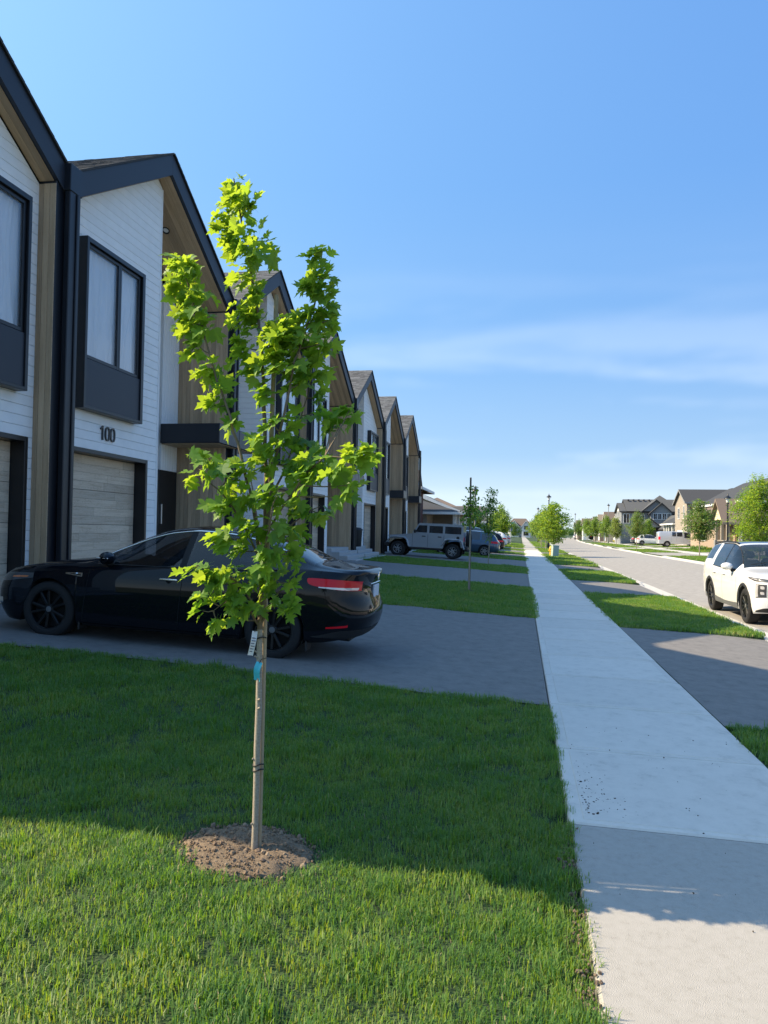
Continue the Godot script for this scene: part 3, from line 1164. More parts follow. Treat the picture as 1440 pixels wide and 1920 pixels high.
# ------------------------------------------------------------------ vehicles
# A body is lofted from cross-sections. x_f runs from the front bumper to the rear; in the node +x is forward and the side at +z is the right-hand one.
class Loft:
	var st := []        # stations: [x_f, end rounding]
	var sec := []       # sections: arrays of Vector3 for the +z side
	var nor := []
	var L := 0.0
	var nf := 0
	var nr := 0

	func index_of(x: float) -> float:
		for i in st.size() - 1:
			if x <= st[i + 1][0] and st[i + 1][0] > st[i][0]:
				return i + clampf((x - st[i][0]) / (st[i + 1][0] - st[i][0]), 0.0, 1.0)
		return st.size() - 1.0

	# point on the side at station index u and height y (rows lo..hi of the section)
	func at(u: float, y: float, lo := 1, hi := 13) -> Vector3:
		var i := clampi(int(u), 0, st.size() - 2)
		var t := u - i
		var last: Vector3 = sec[i][lo].lerp(sec[i + 1][lo], t)
		for j in range(lo + 1, hi + 1):
			var p: Vector3 = sec[i][j].lerp(sec[i + 1][j], t)
			if p.y >= y and p.y > last.y:
				return last.lerp(p, clampf((y - last.y) / (p.y - last.y), 0.0, 1.0))
			last = p
		return last

	func normal_at(u: float, y: float) -> Vector3:
		var a := at(minf(u + 0.3, st.size() - 1.001), y) - at(maxf(u - 0.3, 0.0), y)
		var b := at(u, y + 0.015) - at(u, y - 0.015)
		var n := a.cross(b)
		n = n.normalized() if n.length() > 1e-9 else Vector3(0, 0, 1)
		return n if n.dot(at(u, y) - Vector3(at(u, y).x * 0.6, y, 0)) > 0 else -n

const ROWS := [0.0, 0.07, 0.18, 0.32, 0.47, 0.62, 0.77, 0.90, 1.0]

func loft_of(S: Dictionary) -> Loft:
	var lf := Loft.new()
	var L: float = S.L
	lf.L = L
	var p: float = 2.0 / S.get("round", 2.6)
	var a: float = S.nose
	var b: float = S.tail
	var steps := 9
	for k in steps:
		var th := PI / 2 * k / steps
		lf.st.append([a * (1.0 - pow(cos(th), p)), pow(sin(th), p)])
	lf.nf = steps
	var xs := []
	var x := a
	while x < L - b:
		xs.append(x)
		x += 0.085
	for w in S.axles:
		for k in 17:
			xs.append(w + S.arch * sin(lerpf(-PI / 2, PI / 2, k / 16.0)) * 1.001)
	for e in S.get("marks", []):
		xs.append(e)
	xs.sort()
	var last := -1.0
	for q in xs:
		if q >= a and q <= L - b and q - last > 0.004:
			lf.st.append([q, 1.0])
			last = q
	for k in range(steps - 1, -1, -1):
		var th := PI / 2 * k / steps
		lf.st.append([L - b * (1.0 - pow(cos(th), p)), pow(sin(th), p)])
	lf.nr = steps
	for s in lf.st:
		var xf: float = s[0]
		var e: float = s[1]
		var base := ip(S.sill, xf)
		var yb := base
		for w in S.axles:
			var dx := absf(xf - w)
			if dx < S.arch:
				yb = maxf(yb, S.wheel + sqrt(S.arch * S.arch - dx * dx))
		var yt := ip(S.top, xf)
		var ys := minf(ip(S.belt, xf), yt - 0.004)
		var hw: float = S.hw * ip(S.plan, xf)
		var yte := maxf(ys + 0.003, yt - ip(S.crown, xf))
		var wt := minf(ip(S.topw, xf), hw * 0.97)
		var row := []
		var pts := [Vector2(yb, hw * 0.80)]
		for f in ROWS:
			var y := lerpf(yb, ys, f)
			var rel := clampf((y - base) / maxf(0.05, ys - base), 0.0, 1.0)
			pts.append(Vector2(y, hw * ip(S.side, rel)))
		var ws: float = pts[-1].y
		for k in range(1, 5):
			var t := k / 4.0
			pts.append(Vector2(lerpf(ys, yte, t), lerpf(ws, minf(wt, ws), t) + 0.035 * sin(PI * t) * (yte - ys)))
		wt = minf(wt, ws)
		for k in range(1, 6):
			var f := PI / 2 * k / 5.0
			pts.append(Vector2(yte + (yt - yte) * pow(sin(f), 0.9), wt * pow(cos(f), 0.8) if k < 5 else 0.0))
		for q in pts:
			var fx: float = ip(S.front, q.x) * clampf(1.0 - xf / S.get("front_reach", 0.8), 0.0, 1.0)
			var rx: float = ip(S.rear, q.x) * clampf(1.0 - (L - xf) / S.get("rear_reach", 0.8), 0.0, 1.0)
			row.append(Vector3(L / 2 - (xf + fx - rx), q.x, q.y * e))
		lf.sec.append(row)
	var m := lf.sec.size()
	var w2: int = lf.sec[0].size()
	for i in m:
		var row := []
		for j in w2:
			var i0 := maxi(i - 1, 0)
			var i1 := mini(i + 1, m - 1)
			var di: Vector3 = lf.sec[i1][j] - lf.sec[i0][j]
			var dj: Vector3 = lf.sec[i][mini(j + 1, w2 - 1)] - lf.sec[i][maxi(j - 1, 0)]
			if i == 0:
				dj = lf.sec[1][mini(j + 1, w2 - 1)] - lf.sec[1][maxi(j - 1, 0)]
			if i == m - 1:
				dj = lf.sec[m - 2][mini(j + 1, w2 - 1)] - lf.sec[m - 2][maxi(j - 1, 0)]
			if i == 0 or i == m - 1:
				di = Vector3(0, 0, 1)
				di = di * (1.0 if i == 0 else -1.0)
			var n := dj.cross(di)
			n = n.normalized() if n.length() > 1e-10 else Vector3.UP
			if j == w2 - 1:
				n = Vector3(n.x, n.y, 0).normalized()
			row.append(n)
		lf.nor.append(row)
	return lf

func flip_z(p: Vector3, s: float) -> Vector3:
	return Vector3(p.x, p.y, p.z * s)

func span(list: Array, x: float) -> int:
	for k in list.size():
		if x > list[k][0] and x < list[k][1]:
			return k
	return -1

# body, doors and glass as parts of root
func loft_parts(root: Node3D, lf: Loft, S: Dictionary) -> void:
	var geos := {}
	var m := lf.sec.size()
	var w2: int = lf.sec[0].size()
	for s in [1.0, -1.0]:
		for i in m - 1:
			var xm: float = (lf.st[i][0] + lf.st[i + 1][0]) * 0.5
			for j in w2 - 1:
				var key := "body"
				if j >= S.get("door_low", 3) and j < 9 and span(S.get("doors", []), xm) >= 0:
					key = "door|%d%d" % [span(S.doors, xm), int(s)]
				elif j < S.get("clad_rows", 0) + 1:
					key = "lower_trim"
				elif j >= 9 and j < 13:
					var k := span(S.windows, xm)
					if k >= 0 and j >= S.windows[k][2] and j < S.windows[k][3]:
						key = "side_window|%d%d" % [k, int(s)]
					elif span(S.get("black_pillars", []), xm) >= 0:
						key = "pillar"
				elif j >= 13:
					if xm > S.windshield[0] and xm < S.windshield[1]:
						key = "windshield"
					elif xm > S.rear_glass[0] and xm < S.rear_glass[1]:
						key = "rear_window"
					elif S.has("sunroof") and xm > S.sunroof[0] and xm < S.sunroof[1] and j >= 14:
						key = "sunroof"
				if not geos.has(key):
					geos[key] = Geo.new()
				var g: Geo = geos[key]
				var a := g.vert(flip_z(lf.sec[i][j], s), flip_z(lf.nor[i][j], s))
				var b := g.vert(flip_z(lf.sec[i + 1][j], s), flip_z(lf.nor[i + 1][j], s))
				var c := g.vert(flip_z(lf.sec[i + 1][j + 1], s), flip_z(lf.nor[i + 1][j + 1], s))
				var d := g.vert(flip_z(lf.sec[i][j + 1], s), flip_z(lf.nor[i][j + 1], s))
				g.face(a, b, c)
				g.face(a, c, d)
	var glass: Material = S.get("glass", M.glass_dark)
	for key in geos:
		var called: String = key.split("|")[0]
		var mt: Material = S.paint
		if called in ["side_window", "windshield", "rear_window", "sunroof"]:
			mt = S.get("front_glass", M.glass_clear) if called == "windshield" else glass
		elif called == "pillar":
			mt = M.rim_black
		elif called == "lower_trim":
			mt = M.plastic_black if not S.has("trim_mat") else S.trim_mat
		part(root, called, geos[key], mt)

# a strip of the body's surface between two heights, lifted off it; u in station indices
func surface_patch(lf: Loft, s: float, u0: float, u1: float, low: Array, high: Array, lift: float, nu := 14, nv := 4) -> Geo:
	var g := Geo.new()
	var first := 0
	for i in nu + 1:
		var t := float(i) / nu
		var u := lerpf(u0, u1, t)
		for j in nv + 1:
			var y := lerpf(ip(low, t), ip(high, t), float(j) / nv)
			var n := lf.normal_at(u, y)
			var edge := 0.0 if (j == 0 or j == nv or i == 0 or i == nu) else 1.0
			g.vert(flip_z(lf.at(u, y) + n * (lift * (0.35 + 0.65 * edge)), s), flip_z(n, s), Vector2(t, float(j) / nv))
	for i in nu:
		for j in nv:
			var a := first + i * (nv + 1) + j
			g.face(a, a + 1, a + nv + 2)
			g.face(a, a + nv + 2, a + nv + 1)
	return g

# a thin dark line up the body at x_f between two heights
func seam(g: Geo, lf: Loft, s: float, x: float, y0: float, y1: float, w := 0.006, lean := 0.0) -> void:
	var prev := []
	for k in 9:
		var y := lerpf(y0, y1, k / 8.0)
		var u := lf.index_of(x + lean * k / 8.0)
		var p := lf.at(u, y)
		var n := lf.normal_at(u, y)
		var pt := [flip_z(p + n * 0.0016 + Vector3(w * 0.5, 0, 0), s), flip_z(p + n * 0.0016 - Vector3(w * 0.5, 0, 0), s)]
		if k > 0:
			g.flat(prev[0], prev[1], pt[1], pt[0], flip_z(n, s))
		prev = pt

func arc_well(g: Geo, c: Vector3, r: float, depth: float, s: float) -> void:
	for k in 20:
		var a := lerpf(-0.35, PI + 0.35, k / 20.0)
		var b := lerpf(-0.35, PI + 0.35, (k + 1) / 20.0)
		var pa := c + Vector3(cos(a) * r, sin(a) * r, 0)
		var pb := c + Vector3(cos(b) * r, sin(b) * r, 0)
		var d := Vector3(0, 0, -depth * s)
		g.flat(pa, pb, pb + d, pa + d, c - pa)
		g.tri(c + d, pa + d, pb + d, Vector3(0, 0, s))

# tyre, rim and hub; the outer face looks along +z
func make_wheel(root: Node3D, at: Vector3, s: float, r: float, width: float, rim_r: float, spokes: int, rim: Material, twin := true) -> void:
	var w := Node3D.new()
	w.name = "wheel" if not root.has_node("wheel") else "wheel_%03d" % root.get_meta("wheels", 1)
	root.set_meta("wheels", root.get_meta("wheels", 0) + 1)
	root.add_child(w, true)
	w.position = at
	w.rotation.y = 0.0 if s > 0 else PI
	w.rotation.z = 0.31 * root.get_meta("wheels", 0)
	var key := "wheel_%s_%s_%s_%d_%s" % [r, width, rim_r, spokes, rim.resource_name]
	if not T.has(key):
		var h := width * 0.5
		var g := Geo.new()
		g.lathe([Vector2(rim_r, -h * 0.8), Vector2(rim_r + 0.02, -h), Vector2(r - 0.05, -h * 1.02), Vector2(r - 0.012, -h * 0.86), Vector2(r, -h * 0.66), Vector2(r, h * 0.66), Vector2(r - 0.012, h * 0.86), Vector2(r - 0.05, h * 1.02), Vector2(rim_r + 0.02, h), Vector2(rim_r + 0.004, h * 0.93), Vector2(rim_r - 0.004, h * 0.8)], Vector3.ZERO, Vector3.BACK, 40)
		for k in 3:   # grooves round the tread stand as dark rings
			var z := (k - 1) * h * 0.42
			g.lathe([Vector2(r + 0.0008, z - 0.004), Vector2(r + 0.0008, z + 0.004)], Vector3.ZERO, Vector3.BACK, 40)
		var q := Geo.new()
		q.lathe([Vector2(rim_r * 0.98, -h * 0.7), Vector2(rim_r * 0.93, -h * 0.1), Vector2(rim_r * 0.93, h * 0.55), Vector2(rim_r * 0.955, h * 0.86), Vector2(rim_r * 1.01, h * 0.93), Vector2(rim_r * 1.015, h * 0.8)], Vector3.ZERO, Vector3.BACK, 40)
		q.lathe([Vector2(rim_r * 0.28, h * 0.5), Vector2(rim_r * 0.27, h * 0.72), Vector2(rim_r * 0.2, h * 0.78), Vector2(0.0, h * 0.78)], Vector3.ZERO, Vector3.BACK, 24)
		for k in spokes:
			for t in ([-1.0, 1.0] if twin else [0.0]):
				var a: float = TAU * k / spokes + t * 0.17
				var b: float = TAU * k / spokes + t * 0.25
				var p0 := Vector3(cos(a) * rim_r * 0.20, sin(a) * rim_r * 0.20, h * 0.66)
				var p1 := Vector3(cos(b) * rim_r * 0.95, sin(b) * rim_r * 0.95, h * 0.74)
				var d := (p1 - p0).normalized()
				var sd := Vector3(-d.y, d.x, 0).normalized()
				var up := sd.cross(d) * (1.0 if sd.cross(d).z > 0 else -1.0)
				var wd := rim_r * (0.075 if twin else 0.13)
				q.box(Vector3(-p0.distance_to(p1) / 2, -wd, -0.02), Vector3(p0.distance_to(p1) / 2, wd, 0.016), 0.008, Transform3D(Basis(d, sd, up), (p0 + p1) * 0.5))
		var dk := Geo.new()
		dk.lathe([Vector2(rim_r * 0.93, h * 0.1), Vector2(rim_r * 0.6, h * 0.15), Vector2(0, h * 0.15)], Vector3.ZERO, Vector3.BACK, 24)
		var hc := Geo.new()
		hc.lathe([Vector2(rim_r * 0.15, h * 0.78), Vector2(rim_r * 0.14, h * 0.82), Vector2(0, h * 0.83)], Vector3.ZERO, Vector3.BACK, 20)
		T[key] = [g.mesh(M.tyre), q.mesh(rim), dk.mesh(M.gap), hc.mesh(M.plastic_grey)]
	put(w, "tyre", T[key][0])
	put(w, "rim", T[key][1])
	put(w, "brake", T[key][2])
	put(w, "hub_cap", T[key][3])

# everything that all the lofted cars have
func lofted_car(called: String, label: String, category: String, S: Dictionary, at: Vector3, turn: float, pitch := 0.0, group := "") -> Array:
	var root := thing(called, label, category, at, turn, group)
	root.rotation.z = pitch
	root.rotation_order = EULER_ORDER_YXZ
	var lf := loft_of(S)
	loft_parts(root, lf, S)
	var L: float = S.L
	var wz: float = S.hw * 0.985 - S.tyre_w * 0.5 - 0.02
	var well := Geo.new()
	for xw in S.axles:
		for s in [1.0, -1.0]:
			make_wheel(root, Vector3(L / 2 - xw, S.wheel, wz * s), s, S.wheel, S.tyre_w, S.rim, S.spokes, S.rim_mat, S.get("twin", true))
			arc_well(well, Vector3(L / 2 - xw, S.wheel, S.hw * 0.93 * s), S.arch + 0.004, 0.42, s)
	part(root, "wheel_well", well, M.gap)
	var g := Geo.new()
	var y0 := ip(S.sill, L * 0.5) + 0.01
	g.box(Vector3(L / 2 - S.axles[1] + S.arch, y0, -S.hw * 0.84), Vector3(L / 2 - S.axles[0] - S.arch, y0 + 0.12, S.hw * 0.84), 0.03)
	g.box(Vector3(-L / 2 + 0.25, y0 + 0.02, -S.hw * 0.5), Vector3(L / 2 - 0.25, y0 + 0.10, S.hw * 0.5), 0.02)
	part(root, "underbody", g, M.plastic_black)
	# seams between doors, and seats behind the glass
	g = Geo.new()
	for s in [1.0, -1.0]:
		for d in S.get("seams", []):
			seam(g, lf, s, d[0], d[1], d[2], 0.007, d[3])
	part(root, "door_gap", g, M.gap)
	for d in S.get("seats", []):
		for s in [-1.0, 1.0]:
			g = Geo.new()
			g.box(Vector3(-0.09, 0, -0.23), Vector3(0.09, 0.56, 0.23), 0.07, Transform3D(Basis(Vector3.BACK, 0.28), Vector3(L / 2 - d[0], d[1], 0.37 * s)))
			g.box(Vector3(-0.06, 0.58, -0.12), Vector3(0.05, 0.76, 0.12), 0.05, Transform3D(Basis(Vector3.BACK, 0.25), Vector3(L / 2 - d[0], d[1], 0.37 * s)))
			part(root, "seat", g, M.seat_dark)
	return [root, lf]

func strip_along(lf: Loft, s: float, row: int, x0: float, x1: float, r: float, lift: float) -> Geo:
	var g := Geo.new()
	var pts := []
	var rad := []
	for i in lf.st.size():
		if lf.st[i][0] >= x0 and lf.st[i][0] <= x1:
			pts.append(flip_z(lf.sec[i][row] + lf.nor[i][row] * lift, s))
			rad.append(r)
	g.tube(pts, rad, 6)
	return g

func mirror_part(root: Node3D, at: Vector3, s: float, shell: Material, size := 1.0) -> void:
	var g := Geo.new()
	var prof := []
	var rows := []
	for i in 9:
		var t := i / 8.0
		var row := []
		for k in 17:
			var a := TAU * k / 16.0
			var r := pow(sin(PI * clampf(t * 0.96 + 0.02, 0, 1)), 0.45)
			row.append(at + Vector3((cos(a) * 0.085 * r + 0.02 * sin(PI * t)) * size, sin(a) * 0.075 * r * size, s * (0.02 + t * 0.23) * size))
		rows.append(row)
	var ce := at + Vector3(0, 0, s * 0.13 * size)
	for i in 8:
		for k in 16:
			var p: Vector3 = (rows[i][k] + rows[i + 1][k + 1]) * 0.5
			g.flat(rows[i][k], rows[i][k + 1], rows[i + 1][k + 1], rows[i + 1][k], p - ce)
	var mi := part(root, "side_mirror", g, shell)
	g = Geo.new()
	g.box(at + Vector3(-0.03, -0.11, -0.10 if s > 0 else -0.06) * size, at + Vector3(0.05, -0.04, 0.06 if s > 0 else 0.10) * size, 0.01)
	part(mi, "mirror_foot", g, M.plastic_black)

func make_vehicles() -> void:
	black_sedan()
	white_suv()
	silver_jeep()
	cargo_van()
	other_cars()

func black_sedan() -> void:
	var S := {
		"L": 4.855, "hw": 0.935, "nose": 0.75, "tail": 0.62, "round": 2.7,
		"axles": [0.965, 3.77], "wheel": 0.338, "arch": 0.375, "tyre_w": 0.225, "rim": 0.235, "spokes": 5, "rim_mat": M.rim_black,
		"sill": [[0.0, 0.21], [0.4, 0.17], [1.3, 0.185], [3.4, 0.20], [4.3, 0.235], [4.855, 0.30]],
		"top": [[0.0, 0.63], [0.10, 0.70], [0.30, 0.80], [0.7, 0.885], [1.1, 0.95], [1.42, 1.0], [1.75, 1.17], [2.1, 1.335], [2.4, 1.425], [2.75, 1.465], [3.1, 1.455], [3.45, 1.40], [3.8, 1.29], [4.1, 1.165], [4.28, 1.105], [4.55, 1.085], [4.75, 1.08], [4.855, 1.02]],
		"belt": [[0.0, 0.60], [0.3, 0.74], [0.8, 0.85], [1.4, 0.92], [2.4, 0.955], [3.3, 0.99], [3.9, 1.03], [4.4, 1.045], [4.855, 0.99]],
		"plan": [[0.0, 0.95], [0.8, 0.985], [1.8, 1.0], [3.0, 1.0], [3.9, 0.985], [4.855, 0.93]],
		"side": [[0.0, 0.93], [0.08, 0.965], [0.25, 0.985], [0.55, 1.0], [0.75, 0.995], [0.9, 0.975], [1.0, 0.945]],
		"crown": [[0.0, 0.02], [0.8, 0.045], [1.5, 0.05], [2.2, 0.07], [3.2, 0.07], [4.0, 0.05], [4.4, 0.03], [4.855, 0.02]],
		"topw": [[0.0, 0.80], [0.8, 0.80], [1.4, 0.74], [2.0, 0.60], [2.6, 0.56], [3.3, 0.56], [4.0, 0.63], [4.4, 0.74], [4.855, 0.76]],
		"front": [[0.2, 0.10], [0.35, 0.01], [0.5, 0.0], [0.62, 0.03], [0.7, 0.07], [0.8, 0.10]],
		"rear": [[0.25, 0.16], [0.42, 0.03], [0.58, 0.0], [0.72, 0.05], [0.80, 0.085], [0.95, 0.075], [1.05, 0.02], [1.1, 0.0]],
		"rear_reach": 0.7,
		"paint": M.paint_black, "windows": [[1.56, 2.60, 9, 13], [2.68, 3.55, 9, 13], [3.55, 3.84, 9, 12]],
		"black_pillars": [[2.60, 2.68]], "windshield": [1.46, 2.24], "rear_glass": [3.32, 4.17], "sunroof": [2.45, 3.1],
		"marks": [1.46, 1.56, 2.24, 2.45, 2.6, 2.68, 3.1, 3.32, 3.55, 3.84, 4.17, 1.50, 2.64, 3.60],
		"doors": [[1.50, 2.64], [2.64, 3.40]], "door_low": 3, "seams": [[1.42, 0.24, 0.86, 0.07], [2.63, 0.24, 0.95, 0.04], [3.38, 0.62, 0.97, 0.22]],
		"seats": [[2.45, 0.62], [3.35, 0.62]],
	}
	var at := Vector3(-4.15, 0.0, -9.10)
	at.y = 0.245
	var r := lofted_car("black_sedan", "glossy black sedan parked on the driveway in front of house 100", "car", S, at, PI + 0.012, 0.052)
	var root: Node3D = r[0]
	var lf: Loft = r[1]
	var n := lf.st.size()
	for s in [-1.0, 1.0]:
		part(root, "window_trim", strip_along(lf, s, 13, 1.50, 3.98, 0.011, 0.002), M.chrome)
		part(root, "window_trim", strip_along(lf, s, 9, 1.60, 3.86, 0.006, 0.003), M.plastic_black)
		# lights at both ends
		var end := n - 1.0
		part(root, "tail_light", surface_patch(lf, s, end - 11.4, end - 3.2, [[0, 0.93], [0.25, 0.885], [0.6, 0.845], [1, 0.835]], [[0, 0.955], [0.3, 0.965], [1, 0.945]], 0.016, 18, 5), M.lens_red)
		part(root, "reversing_light", surface_patch(lf, s, end - 8.6, end - 3.6, [[0, 0.862], [0.5, 0.846], [1, 0.842]], [[0, 0.874], [0.5, 0.880], [1, 0.882]], 0.021, 12, 3), M.lens_clear)
		part(root, "reflector", surface_patch(lf, s, end - 8.0, end - 5.6, [[0, 0.405], [1, 0.425]], [[0, 0.425], [1, 0.452]], 0.010, 8, 2), M.lens_red)
		part(root, "bumper_insert", surface_patch(lf, s, end - 9.0, end, [[0, 0.30], [1, 0.28]], [[0, 0.305], [0.3, 0.385], [1, 0.40]], 0.007, 14, 3), M.plastic_black)
		part(root, "headlight", surface_patch(lf, s, 2.6, 9.6, [[0, 0.60], [0.5, 0.63], [1, 0.715]], [[0, 0.66], [0.5, 0.735], [1, 0.765]], 0.012, 14, 4), M.lens_dark)
		part(root, "side_marker", surface_patch(lf, s, 7.0, 8.8, [[0, 0.672], [1, 0.70]], [[0, 0.71], [1, 0.732]], 0.018, 8, 2), M.lens_amber)
		part(root, "fog_lamp", surface_patch(lf, s, 3.4, 6.0, [[0, 0.33], [1, 0.36]], [[0, 0.40], [1, 0.43]], 0.010, 8, 2), M.chrome)
		# handles, mirror, fender vent
		for hx in [2.50, 3.36]:
			var p := lf.at(lf.index_of(hx), 0.80)
			var g := Geo.new()
			g.box(Vector3(-0.115, -0.013, -0.008), Vector3(0.115, 0.013, 0.018), 0.010, Transform3D(Basis.IDENTITY, Vector3(p.x, 0.815, (p.z + 0.022) * s)))
			part(root, "door_handle", g, M.chrome)
			g = Geo.new()
			g.lathe([Vector2(0.045, 0.0), Vector2(0.03, 0.004), Vector2(0.0, 0.004)], flip_z(p + Vector3(0.0, 0, -0.0015), s), Vector3(0, 0.05, s), 16)
			part(root, "handle_cup", g, M.gap)
		mirror_part(root, flip_z(lf.at(lf.index_of(1.74), 0.98) + Vector3(0, 0.03, 0.0), s), s, M.paint_black)
		var c := Geo.new()
		var mp := lf.at(lf.index_of(1.74), 0.98)
		c.box(Vector3(mp.x - 0.05, 1.005, mp.z + 0.06), Vector3(mp.x + 0.10, 1.020, mp.z + 0.235), 0.006) if s > 0 else c.box(Vector3(mp.x - 0.05, 1.005, -mp.z - 0.235), Vector3(mp.x + 0.10, 1.020, -mp.z - 0.06), 0.006)
		part(root, "mirror_trim", c, M.chrome)
		part(root, "fender_vent", surface_patch(lf, s, lf.index_of(1.18), lf.index_of(1.40), [[0, 0.782], [1, 0.765]], [[0, 0.80], [1, 0.81]], 0.008, 6, 2), M.chrome)
		part(root, "vent_mesh", surface_patch(lf, s, lf.index_of(1.22), lf.index_of(1.385), [[0, 0.786], [1, 0.774]], [[0, 0.796], [1, 0.80]], 0.011, 6, 2), M.gap)
		part(root, "rocker_trim", surface_patch(lf, s, lf.index_of(1.42), lf.index_of(3.36), [[0, 0.195], [1, 0.21]], [[0, 0.215], [1, 0.235]], 0.014, 16, 2), M.rim_black)
		for xw in [1.375, 4.175]:
			var fp := lf.at(lf.index_of(xw), 0.27)
			var f := Geo.new()
			f.box(Vector3(fp.x - 0.012, 0.13, (fp.z - 0.2) if s > 0 else -fp.z + 0.012), Vector3(fp.x + 0.012, 0.36, (fp.z - 0.012) if s > 0 else -fp.z + 0.2), 0.008)
			part(root, "mud_flap", f, M.plastic_black)
	# rear: plate, badge, lip of the boot
	var bk := -4.855 / 2
	var g := Geo.new()
	g.box(Vector3(bk + 0.060, 0.735, -0.16), Vector3(bk + 0.085, 0.885, 0.16), 0.005)
	part(root, "licence_plate", g, M.plate)
	g = Geo.new()
	g.box(Vector3(bk + 0.072, 0.898, -0.30), Vector3(bk + 0.12, 0.912, 0.30), 0.008)
	part(root, "boot_trim", g, M.chrome)
	g = Geo.new()
	g.lathe([Vector2(0.055, 0.0), Vector2(0.05, 0.008), Vector2(0.0, 0.010)], Vector3(bk + 0.045, 0.985, 0), Vector3(-1, 0, 0), 20)
	part(root, "badge", g, M.chrome)
	g = Geo.new()
	for s in [-1.0, 1.0]:
		seam(g, lf, s, 4.30, 1.02, 1.05, 0.006, 0.0)
		# the round fuel flap
		var pts := []
		var rad := []
		for k in 25:
			var a := TAU * k / 24
			var y := 0.86 + 0.075 * sin(a)
			var u := lf.index_of(3.98 + 0.08 * cos(a))
			pts.append(flip_z(lf.at(u, y), s))
			rad.append(0.003)
		g.tube(pts, rad, 4)
	part(root, "panel_gap", g, M.gap)
	# front: grille and lower intake across the nose
	for s in [1.0, -1.0]:
		part(root, "grille", surface_patch(lf, s, 0.0, 2.4, [[0, 0.50], [1, 0.53]], [[0, 0.62], [1, 0.60]], 0.006, 6, 3), M.gap)
		part(root, "intake", surface_patch(lf, s, 0.0, 3.6, [[0, 0.26], [1, 0.28]], [[0, 0.38], [1, 0.36]], 0.006, 6, 3), M.gap)

